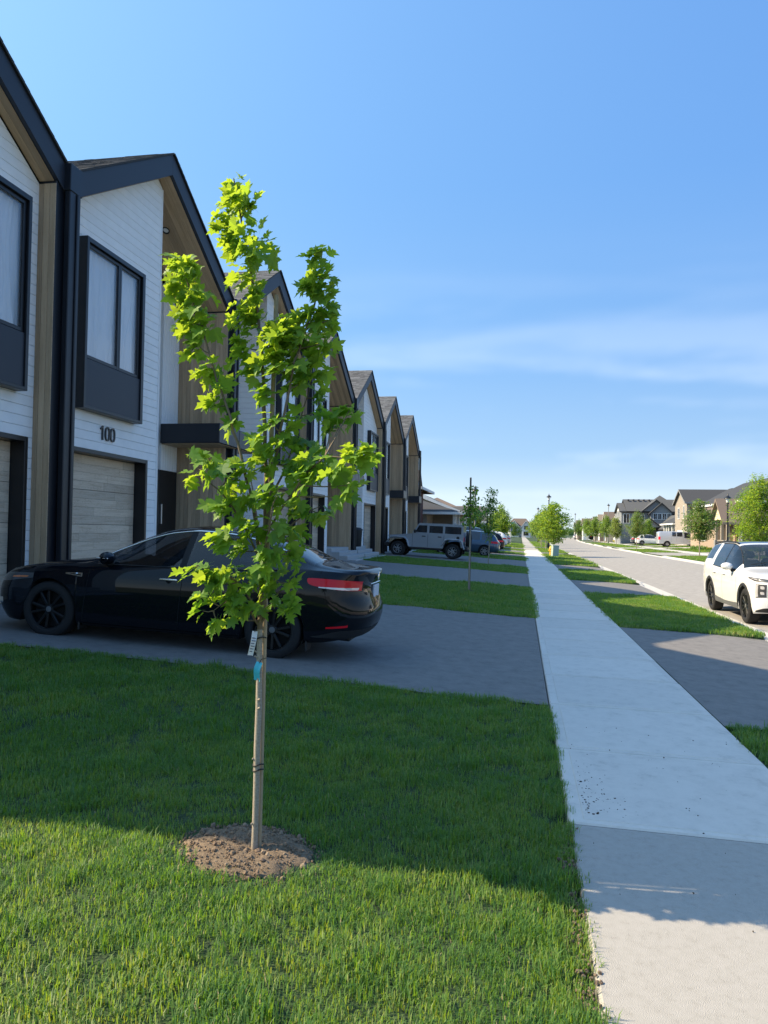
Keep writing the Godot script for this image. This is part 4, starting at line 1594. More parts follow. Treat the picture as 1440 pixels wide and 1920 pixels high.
func white_suv() -> void:
	var S := {
		"L": 4.98, "hw": 0.985, "nose": 0.62, "tail": 0.5, "round": 3.4,
		"axles": [0.94, 3.84], "wheel": 0.378, "arch": 0.425, "tyre_w": 0.245, "rim": 0.262, "spokes": 7, "rim_mat": M.rim_black,
		"sill": [[0.0, 0.30], [0.5, 0.25], [1.4, 0.26], [3.4, 0.27], [4.4, 0.30], [4.98, 0.36]],
		"top": [[0.0, 0.93], [0.08, 1.0], [0.25, 1.06], [0.7, 1.11], [1.2, 1.15], [1.45, 1.18], [1.75, 1.38], [2.05, 1.58], [2.3, 1.69], [2.8, 1.745], [3.4, 1.745], [4.1, 1.72], [4.55, 1.66], [4.75, 1.50], [4.88, 1.25], [4.98, 1.10]],
		"belt": [[0.0, 0.90], [0.3, 1.0], [1.0, 1.06], [1.8, 1.09], [3.0, 1.12], [4.2, 1.16], [4.7, 1.16], [4.98, 1.06]],
		"plan": [[0.0, 0.97], [0.8, 0.99], [2.0, 1.0], [4.2, 1.0], [4.98, 0.95]],
		"side": [[0.0, 0.95], [0.12, 0.975], [0.3, 0.985], [0.6, 1.0], [0.85, 0.992], [1.0, 0.968]],
		"crown": [[0.0, 0.02], [1.4, 0.05], [2.2, 0.06], [4.4, 0.06], [4.98, 0.03]],
		"topw": [[0.0, 0.86], [1.0, 0.86], [1.4, 0.82], [2.1, 0.70], [2.8, 0.68], [4.2, 0.68], [4.7, 0.74], [4.98, 0.86]],
		"front": [[0.25, 0.14], [0.42, 0.03], [0.6, 0.0], [0.85, 0.0], [0.95, 0.03], [1.05, 0.08]], "front_reach": 0.6,
		"rear": [[0.3, 0.12], [0.5, 0.0], [0.7, 0.0], [1.1, 0.03], [1.5, 0.0]],
		"paint": M.paint_white, "windows": [[1.66, 2.62, 9, 13], [2.72, 3.62, 9, 13], [3.86, 4.56, 10, 13]], "black_pillars": [[2.62, 2.72]],
		"windshield": [1.50, 2.28], "rear_glass": [4.60, 4.92], "sunroof": [2.45, 3.2],
		"marks": [1.50, 1.66, 2.28, 2.45, 2.62, 2.72, 3.2, 3.62, 3.86, 4.56, 4.6],
		"doors": [[1.52, 2.67], [2.67, 3.46]], "door_low": 3, "seams": [[1.46, 0.34, 1.04, 0.04], [2.67, 0.34, 1.10, 0.0], [3.42, 0.70, 1.12, 0.16]],
		"clad_rows": 0, "seats": [[2.5, 0.78], [3.4, 0.80]], "glass": M.glass_dark,
	}
	var r := lofted_car("white_suv", "white sport utility vehicle with black wheels parked along the near kerb, facing the camera", "car", S, Vector3(5.69, -0.19, -18.9), -PI / 2 + 0.0)
	var root: Node3D = r[0]
	var lf: Loft = r[1]
	for s in [-1.0, 1.0]:
		part(root, "roof_rail", strip_along(lf, s, 14, 2.35, 4.45, 0.020, 0.022), M.plastic_black)
		part(root, "window_trim", strip_along(lf, s, 9, 1.62, 3.66, 0.010, 0.002), M.plastic_black)
		part(root, "window_trim", strip_along(lf, s, 13, 1.62, 3.66, 0.010, 0.002), M.plastic_black)
		# dark cladding round the wheel arches and along the sill
		for xw in S.axles:
			var g := Geo.new()
			var prev := []
			for k in 25:
				var a := lerpf(-0.12, PI + 0.12, k / 24.0)
				var pts := []
				for rr in [0.0, 0.03, 0.062]:
					var px: float = xw - cos(a) * (S.arch + rr)
					var py: float = maxf(S.wheel + sin(a) * (S.arch + rr), 0.30)
					var q := lf.at(lf.index_of(px), py)
					pts.append(Vector3(q.x, py, (q.z + [0.016, 0.018, 0.003][[0.0, 0.03, 0.062].find(rr)]) * s))
				if k > 0:
					for j in 2:
						g.flat(prev[j], prev[j + 1], pts[j + 1], pts[j], Vector3(0, 0, s))
				prev = pts
			part(root, "arch_trim", g, M.plastic_black)
		part(root, "sill_trim", surface_patch(lf, s, lf.index_of(1.40), lf.index_of(3.38), [[0, 0.27], [1, 0.28]], [[0, 0.40], [0.5, 0.37], [1, 0.42]], 0.022, 16, 3), M.plastic_grey)
		# slim upper lamp, tall lower lamp in its dark frame
		part(root, "daytime_lamp", surface_patch(lf, s, 3.6, 9.2, [[0, 0.925], [0.5, 0.93], [1, 0.985]], [[0, 0.975], [0.5, 1.0], [1, 1.015]], 0.014, 12, 3), M.lens_dark)
		part(root, "daytime_lamp_glow", surface_patch(lf, s, 6.3, 8.8, [[0, 0.945], [1, 0.988]], [[0, 0.985], [1, 1.006]], 0.019, 8, 2), M.lens_clear)
		part(root, "headlight", surface_patch(lf, s, 4.2, 6.8, [[0, 0.62], [1, 0.60]], [[0, 0.88], [1, 0.88]], 0.012, 8, 5), M.lens_dark)
		part(root, "lamp_bar", surface_patch(lf, s, 6.0, 6.75, [[0, 0.63], [1, 0.61]], [[0, 0.87], [1, 0.87]], 0.020, 4, 5), M.lens_clear)
		for k in 2:
			part(root, "lamp_unit", surface_patch(lf, s, 4.5, 5.6, [[0, 0.66 + 0.11 * k], [1, 0.66 + 0.11 * k]], [[0, 0.74 + 0.11 * k], [1, 0.74 + 0.11 * k]], 0.018, 4, 3), M.lens_clear)
		part(root, "lower_guard", surface_patch(lf, s, 0.0, 7.0, [[0, 0.31], [1, 0.30]], [[0, 0.42], [0.6, 0.40], [1, 0.33]], 0.010, 12, 3), M.plastic_black)
		part(root, "tail_light", surface_patch(lf, s, lf.st.size() - 8.0, lf.st.size() - 5.0, [[0, 0.80], [1, 0.80]], [[0, 1.14], [1, 1.12]], 0.012, 6, 4), M.lens_red)
		part(root, "grille", surface_patch(lf, s, 0.0, 4.0, [[0, 0.56], [1, 0.60]], [[0, 0.88], [1, 0.89]], 0.012, 8, 5), M.lens_dark)
		for hx in [2.50, 3.34]:
			var p := lf.at(lf.index_of(hx), 0.98)
			var g := Geo.new()
			g.box(Vector3(-0.11, -0.013, -0.008), Vector3(0.11, 0.013, 0.018), 0.010, Transform3D(Basis.IDENTITY, Vector3(p.x, 0.98, (p.z + 0.024) * s)))
			part(root, "door_handle", g, M.paint_white)
		mirror_part(root, flip_z(lf.at(lf.index_of(1.82), 1.12) + Vector3(0, 0.06, 0.0), s), s, M.paint_white, 1.12)
	var g := Geo.new()
	g.box(Vector3(4.98 / 2 - 0.03, 0.50, -0.18), Vector3(4.98 / 2 + 0.012, 0.60, 0.18), 0.006)
	part(root, "licence_plate", g, M.plate)
	g = Geo.new()
	for s in [-1.0, 1.0]:   # wipers at the foot of the windscreen
		var u := lf.index_of(1.56)
		var p: Vector3 = lf.sec[int(u)][16]
		g.tube([Vector3(p.x + 0.03, p.y + 0.02, 0.55 * s + 0.1), Vector3(p.x - 0.06, p.y + 0.09, 0.55 * s - 0.45)], [0.008, 0.006], 5)
	part(root, "wiper", g, M.plastic_black)

func silver_jeep() -> void:
	var root := thing("silver_off_roader", "boxy silver four-door off-roader with a rear spare wheel on the third driveway", "car", Vector3(-5.0, 0.30, -40.45), PI - 0.03)
	root.rotation.z = 0.04
	var p: Material = M.paint_silver
	var hw := 0.80
	var g := Geo.new()   # tub with cut-outs for the wheels, drawn as a side outline
	var tub := PackedVector2Array([Vector2(-2.02, 0.62), Vector2(-1.90, 0.62), Vector2(-1.82, 0.98), Vector2(-1.70, 1.06), Vector2(-1.22, 1.06), Vector2(-1.08, 0.96), Vector2(-0.94, 0.52), Vector2(0.86, 0.52), Vector2(0.98, 0.98), Vector2(1.98, 0.92), Vector2(2.02, 1.10), Vector2(0.86, 1.22), Vector2(0.62, 1.25), Vector2(-2.02, 1.25)])
	g.prism(tub, Vector3(0, 0, -hw), Vector3.RIGHT, Vector3.UP, Vector3.BACK, hw * 2, 0.03, Vector2.ZERO, false, true)
	part(root, "body", g, p)
	g = Geo.new()
	var top := PackedVector2Array([Vector2(-2.00, 1.25), Vector2(0.74, 1.25), Vector2(0.42, 1.76), Vector2(0.34, 1.82), Vector2(-1.90, 1.84), Vector2(-1.98, 1.80)])
	g.prism(top, Vector3(0, 0, -hw + 0.05), Vector3.RIGHT, Vector3.UP, Vector3.BACK, hw * 2 - 0.10, 0.04, Vector2.ZERO, false, true)
	part(root, "hard_top", g, p)
	for s in [-1.0, 1.0]:
		var z0: float = (hw - 0.05) * s
		for q in [[-1.88, 1.32, -1.02, 1.70], [-0.90, 1.32, -0.18, 1.70]]:
			g = Geo.new()
			g.prism(rect(q[0], q[1], q[2], q[3]), Vector3(0, 0, z0), Vector3.RIGHT, Vector3.UP, Vector3(0, 0, s), 0.008, 0.004)
			part(root, "side_window", g, M.window_dark)
		g = Geo.new()
		g.prism(PackedVector2Array([Vector2(-0.06, 1.32), Vector2(0.58, 1.32), Vector2(0.38, 1.70), Vector2(-0.06, 1.70)]), Vector3(0, 0, z0), Vector3.RIGHT, Vector3.UP, Vector3(0, 0, s), 0.008, 0.004)
		part(root, "side_window", g, M.window_dark)
		for xw in [1.47, -1.47]:   # flared mudguards
			g = Geo.new()
			var pts := [Vector3(xw - 0.62, 0.55, 0), Vector3(xw - 0.46, 0.96, 0), Vector3(xw - 0.30, 1.04, 0), Vector3(xw + 0.28, 1.04, 0), Vector3(xw + 0.44, 0.98, 0), Vector3(xw + 0.60, 0.72, 0)]
			for k in 5:
				var a: Vector3 = pts[k]
				var b: Vector3 = pts[k + 1]
				var d := (b - a).normalized()
				var up := Vector3(-d.y, d.x, 0)
				g.box(Vector3(-0.01, -0.05, -0.11), Vector3(a.distance_to(b) + 0.01, 0.025, 0.11), 0.02, Transform3D(Basis(d, up, Vector3.BACK), a + Vector3(0, 0, (hw + 0.04) * s)))
			part(root, "fender_flare", g, p)
			make_wheel(root, Vector3(xw, 0.40, (hw - 0.04) * s), s, 0.40, 0.25, 0.235, 5, M.rim_alloy, true)
			g = Geo.new()
			arc_well(g, Vector3(xw, 0.42, (hw - 0.06) * s), 0.5, 0.4, s)
			part(root, "wheel_well", g, M.gap)
		for hx in [-0.75, 0.10]:
			g = Geo.new()
			g.box(Vector3(hx - 0.10, 1.10, (hw if s > 0 else -hw - 0.03)), Vector3(hx + 0.10, 1.15, (hw + 0.03 if s > 0 else -hw)), 0.012)
			part(root, "door_handle", g, M.plastic_black)
		g = Geo.new()
		for sx in [-0.98, -0.12, 0.70]:
			g.box(Vector3(sx - 0.006, 0.56, hw * s - 0.004), Vector3(sx + 0.006, 1.24, hw * s + 0.004))
		part(root, "door_gap", g, M.gap)
		g = Geo.new()
		g.box(Vector3(0.52, 1.28, (hw if s > 0 else -hw - 0.2)), Vector3(0.62, 1.46, (hw + 0.2 if s > 0 else -hw)), 0.03)
		part(root, "side_mirror", g, M.plastic_black)
		g = Geo.new()
		g.box(Vector3(-0.92, 0.42, (hw - 0.04 if s > 0 else -hw - 0.02)), Vector3(0.84, 0.54, (hw + 0.02 if s > 0 else -hw + 0.04)), 0.03)
		part(root, "rock_rail", g, M.plastic_black)
		g = Geo.new()
		g.box(Vector3(-2.05, 0.95, (hw - 0.20 if s > 0 else -hw + 0.02)), Vector3(-2.0, 1.18, (hw - 0.02 if s > 0 else -hw + 0.20)), 0.01)
		part(root, "tail_light", g, M.lens_red)
		g = Geo.new()
		g.lathe([Vector2(0.085, 0.0), Vector2(0.08, 0.012), Vector2(0.0, 0.014)], Vector3(-1.72, 1.12, hw * s), Vector3(0, 0, s), 16)
		part(root, "fuel_cap", g, M.plastic_black)
		g = Geo.new()
		g.lathe([Vector2(0.09, 0.0), Vector2(0.085, 0.03), Vector2(0.0, 0.05)], Vector3(2.0, 1.0, 0.5 * s), Vector3.RIGHT, 16)
		part(root, "headlight", g, M.lens_clear)
	g = Geo.new()
	g.prism(rect(-0.70, 0.02, 0.70, 0.50), Vector3(0.725, 1.27, 0), Vector3.BACK, Vector3(-0.53, 0.85, 0).normalized(), Vector3(0.85, 0.53, 0).normalized(), 0.012, 0.004)
	part(root, "windshield", g, M.window_dark)
	for x in [2.10, -2.12]:
		g = Geo.new()
		g.box(Vector3(x - 0.13, 0.48, -hw), Vector3(x + 0.13, 0.70, hw), 0.04)
		part(root, "bumper", g, M.plastic_black)
	g = Geo.new()
	g.box(Vector3(-1.9, 0.40, -0.5), Vector3(1.95, 0.62, 0.5), 0.03)
	part(root, "underbody", g, M.plastic_black)
	var sp := Node3D.new()
	sp.name = "spare_wheel"
	root.add_child(sp)
	var gt := Geo.new()
	gt.lathe([Vector2(0.235, 0.0), Vector2(0.30, -0.02), Vector2(0.37, 0.0), Vector2(0.40, 0.06), Vector2(0.40, 0.19), Vector2(0.37, 0.24), Vector2(0.27, 0.25), Vector2(0.235, 0.2)], Vector3(-2.10, 1.02, 0), Vector3(-1, 0, 0), 32)
	part(sp, "tyre", gt, M.tyre)
	gt = Geo.new()
	gt.lathe([Vector2(0.24, 0.2), Vector2(0.2, 0.14), Vector2(0.08, 0.2), Vector2(0.0, 0.21)], Vector3(-2.10, 1.02, 0), Vector3(-1, 0, 0), 24)
	part(sp, "rim", gt, M.rim_alloy)

func cargo_van() -> void:
	var S := {
		"L": 5.5, "hw": 1.0, "nose": 0.45, "tail": 0.22, "round": 4.0,
		"axles": [0.85, 4.35], "wheel": 0.37, "arch": 0.44, "tyre_w": 0.24, "rim": 0.215, "spokes": 8, "rim_mat": M.rim_alloy, "twin": false,
		"sill": [[0.0, 0.42], [1.4, 0.38], [5.5, 0.42]],
		"top": [[0.0, 0.98], [0.15, 1.10], [0.5, 1.18], [0.95, 1.28], [1.2, 1.48], [1.5, 1.80], [1.75, 2.0], [2.2, 2.07], [5.2, 2.07], [5.4, 2.0], [5.5, 1.8]],
		"belt": [[0.0, 0.92], [0.5, 1.08], [1.0, 1.16], [2.0, 1.20], [5.5, 1.22]],
		"plan": [[0.0, 0.95], [1.0, 1.0], [5.5, 0.99]], "side": [[0.0, 0.95], [0.2, 0.985], [0.6, 1.0], [1.0, 0.985]],
		"crown": [[0.0, 0.03], [1.2, 0.06], [2.2, 0.10], [5.5, 0.08]], "topw": [[0.0, 0.85], [1.0, 0.85], [1.7, 0.80], [2.3, 0.82], [5.5, 0.84]],
		"front": [[0.4, 0.08], [0.6, 0.0], [1.0, 0.03]], "rear": [[0.4, 0.0], [0.6, 0.0]],
		"paint": M.paint_van, "windows": [[1.42, 2.20, 9, 13], [2.42, 3.12, 10, 13], [3.22, 3.72, 10, 13]], "windshield": [1.02, 1.72], "rear_glass": [9, 9.1],
		"marks": [1.02, 1.42, 1.72, 2.2, 2.42, 3.12, 3.22, 3.72], "glass": M.window_dark, "front_glass": M.window_dark,
		"seams": [[1.34, 0.45, 1.15, 0.0], [2.30, 0.45, 1.9, 0.0], [3.17, 0.45, 1.9, 0.0], [3.80, 0.45, 1.9, 0.0]],
	}
	var r := lofted_car("grey_van", "silver-grey cargo van on the driveway across the street, nose towards the tan house", "van", S, Vector3(20.7, 0.17, -106.0), 0.0)
	var root: Node3D = r[0]
	var lf: Loft = r[1]
	for s in [-1.0, 1.0]:
		part(root, "headlight", surface_patch(lf, s, 3.0, 8.0, [[0, 0.78], [1, 0.80]], [[0, 0.95], [1, 0.95]], 0.012, 8, 2), M.lens_clear)
		part(root, "bumper", surface_patch(lf, s, 0.0, 9.0, [[0, 0.44], [1, 0.46]], [[0, 0.60], [1, 0.60]], 0.03, 10, 2), M.plastic_black)
		part(root, "tail_light", surface_patch(lf, s, lf.st.size() - 10.0, lf.st.size() - 6.0, [[0, 0.95], [1, 0.95]], [[0, 1.35], [1, 1.35]], 0.012, 6, 2), M.lens_red)
		mirror_part(root, flip_z(lf.at(lf.index_of(1.5), 1.25), s), s, M.plastic_black, 1.3)

func hatch(paint_mat: Material, L: float, H: float, hw: float, rim: Material) -> Dictionary:
	var k := L / 4.55
	var b := H * 0.60
	return {
		"L": L, "hw": hw, "nose": 0.6, "tail": 0.5, "round": 2.9,
		"axles": [0.9 * k, 3.62 * k], "wheel": 0.345, "arch": 0.39, "tyre_w": 0.225, "rim": 0.235, "spokes": 5, "rim_mat": rim,
		"sill": [[0.0, 0.28], [0.5, 0.22], [4.0 * k, 0.25], [L, 0.32]],
		"top": [[0.0, b - 0.2], [0.12, b - 0.10], [0.6 * k, b + 0.02], [1.1 * k, b + 0.09], [1.35 * k, b + 0.14], [1.9 * k, H * 0.90], [2.3 * k, H * 0.98], [2.8 * k, H], [3.5 * k, H * 0.985], [4.0 * k, H * 0.93], [4.25 * k, H * 0.82], [4.42 * k, b + 0.10], [L, b - 0.02]],
		"belt": [[0.0, b - 0.24], [0.4, b - 0.10], [1.3 * k, b + 0.0], [3.0 * k, b + 0.05], [4.2 * k, b + 0.10], [L, b - 0.06]],
		"plan": [[0.0, 0.95], [1.0, 1.0], [3.6 * k, 1.0], [L, 0.93]], "side": [[0.0, 0.94], [0.2, 0.975], [0.6, 1.0], [1.0, 0.95]],
		"crown": [[0.0, 0.02], [1.3, 0.05], [2.3, 0.06], [L, 0.03]], "topw": [[0.0, 0.8], [1.2 * k, 0.78], [2.0 * k, 0.62], [3.4 * k, 0.60], [4.2 * k, 0.66], [L, 0.76]],
		"front": [[0.25, 0.1], [0.45, 0.0], [0.8, 0.06]], "rear": [[0.3, 0.12], [0.55, 0.0], [0.9, 0.04]],
		"paint": paint_mat, "windows": [[1.5 * k, 2.42 * k, 9, 13], [2.5 * k, 3.3 * k, 9, 13], [3.4 * k, 3.85 * k, 9, 12]], "black_pillars": [[2.42 * k, 2.5 * k]],
		"windshield": [1.36 * k, 2.05 * k], "rear_glass": [3.92 * k, 4.40 * k], "marks": [1.36 * k, 1.5 * k, 2.05 * k, 2.42 * k, 2.5 * k, 3.3 * k, 3.4 * k, 3.85 * k, 3.92 * k, 4.4 * k],
		"clad_rows": 1, "glass": M.window_dark, "front_glass": M.window_dark, "seams": [[1.42 * k, 0.3, b - 0.02, 0.0], [2.46 * k, 0.3, b + 0.02, 0.0], [3.3 * k, 0.62, b + 0.05, 0.1]],
	}

func plain_car(called: String, label: String, S: Dictionary, at: Vector3, turn: float, pitch := 0.0) -> void:
	var r := lofted_car(called, label, "car", S, at, turn, pitch)
	var root: Node3D = r[0]
	var lf: Loft = r[1]
	var b: float = ip(S.belt, 3.0)
	for s in [-1.0, 1.0]:
		part(root, "tail_light", surface_patch(lf, s, lf.st.size() - 11.0, lf.st.size() - 5.0, [[0, b - 0.16], [1, b - 0.17]], [[0, b - 0.04], [1, b - 0.03]], 0.012, 8, 2), M.lens_red)
		part(root, "headlight", surface_patch(lf, s, 3.0, 9.0, [[0, b - 0.32], [1, b - 0.22]], [[0, b - 0.24], [1, b - 0.12]], 0.012, 8, 2), M.lens_clear)
		part(root, "window_trim", strip_along(lf, s, 13, 1.5, 3.9, 0.010, 0.002), M.chrome)
		mirror_part(root, flip_z(lf.at(lf.index_of(S.L * 0.37), b + 0.04) + Vector3(0, 0.04, 0), s), s, S.paint)
	var g := Geo.new()
	g.box(Vector3(-S.L / 2 - 0.004, b - 0.26, -0.16), Vector3(-S.L / 2 + 0.03, b - 0.14, 0.16), 0.004)
	part(root, "licence_plate", g, M.plate)

func other_cars() -> void:
	plain_car("blue_crossover", "slate blue crossover on the third driveway, just beyond the silver off-roader", hatch(M.paint_blue, 4.55, 1.60, 0.92, M.rim_alloy), Vector3(-3.62, 0.235, -48.6), PI, 0.05)
	plain_car("grey_suv", "dark grey utility vehicle showing its roof behind the blue crossover", hatch(M.paint_grey, 4.9, 1.86, 0.97, M.rim_alloy), Vector3(-4.6, 0.28, -54.6), PI, 0.05)
	plain_car("black_hatchback", "black car on the fourth driveway, its tail beside the blue crossover", hatch(M.paint_black, 4.5, 1.62, 0.92, M.rim_black), Vector3(-3.50, 0.22, -58.5), PI, 0.05)
	plain_car("white_crossover", "white utility vehicle near the sidewalk, left of the stop sign", hatch(M.paint_white, 4.7, 1.68, 0.94, M.rim_alloy), Vector3(-3.72, 0.24, -78.5), PI, 0.05)
	plain_car("silver_hatchback", "silver car with red tail lamps, farthest parked car left of the sidewalk", hatch(M.paint_van, 4.4, 1.62, 0.90, M.rim_alloy), Vector3(-3.4, 0.22, -92.0), PI, 0.05)
	plain_car("white_crossover", "white crossover across the street, tucked behind the silver-grey van", hatch(M.paint_white, 4.6, 1.66, 0.92, M.rim_alloy), Vector3(20.0, 0.14, -124.0), 0.0)
	plain_car("grey_hatchback", "dark grey car across the street beyond the white crossover", hatch(M.paint_grey, 4.5, 1.56, 0.90, M.rim_alloy), Vector3(20.5, 0.16, -133.0), 0.0)
	plain_car("white_hatchback", "white car beside the yellow flower bed across the street", hatch(M.paint_white, 4.4, 1.5, 0.90, M.rim_alloy), Vector3(21.4, 0.2, -165.0), 0.15)
	plain_car("black_hatchback", "black car across the street next to the white one by the yellow flowers", hatch(M.paint_black, 4.4, 1.5, 0.90, M.rim_black), Vector3(20.6, 0.2, -152.0), 0.1)
	plain_car("black_hatchback", "black car far down the bending street in front of the distant houses", hatch(M.paint_black, 4.5, 1.6, 0.90, M.rim_black), Vector3(19.8, 0.2, -206.0), 0.2)
	plain_car("silver_hatchback", "silver car farthest down the street before the houses close the view", hatch(M.paint_van, 4.5, 1.6, 0.90, M.rim_alloy), Vector3(19.5, 0.1, -262.0), 0.4)

# ------------------------------------------------------------------ trees
func V(x: float, y: float, z: float) -> Vector3:
	return Vector3(x, y, z)

# a lobed maple leaf, stem at the origin, tip along +y, folded along its midrib
func leaf_mesh(mt: Material, fold: float, droop: float) -> ArrayMesh:
	var g := Geo.new()
	var half := [Vector2(0, 0), Vector2(0.10, -0.07), Vector2(0.30, -0.02), Vector2(0.36, 0.06), Vector2(0.52, 0.10), Vector2(0.34, 0.22), Vector2(0.27, 0.30), Vector2(0.44, 0.40), Vector2(0.58, 0.66), Vector2(0.42, 0.63), Vector2(0.33, 0.66), Vector2(0.18, 0.56), Vector2(0.22, 0.76), Vector2(0.12, 0.80), Vector2(0.0, 1.0)]
	for s in [-1.0, 1.0]:
		var ce := Vector2(0.0, 0.36)
		for i in half.size() - 1:
			var pts := []
			for q in [ce, half[i], half[i + 1]]:
				var bend: float = -droop * q.y * q.y
				pts.append(Vector3(q.x * s, q.y * (1.0 - 0.15 * droop), fold * absf(q.x) + bend + 0.05 * sin(q.x * 9.0 + q.y * 7.0)))
			g.tri(pts[0], pts[1], pts[2], Vector3(-fold * s, droop * 0.6, 1.0).normalized())
	# stalk
	g.flat(Vector3(-0.012, 0, 0), Vector3(0.012, 0, 0), Vector3(0.008, -0.42, 0.05), Vector3(-0.008, -0.42, 0.05), Vector3.BACK)
	return g.mesh(mt)

func leaf_basis(dir: Vector3, facing: Vector3, size: float) -> Basis:
	var y := dir.normalized()
	var z := (facing - y * facing.dot(y)).normalized()
	var x := y.cross(z)
	return Basis(x * size, y * size, z * size)

func make_trees() -> void:
	maple()
	saplings()
	street_trees()

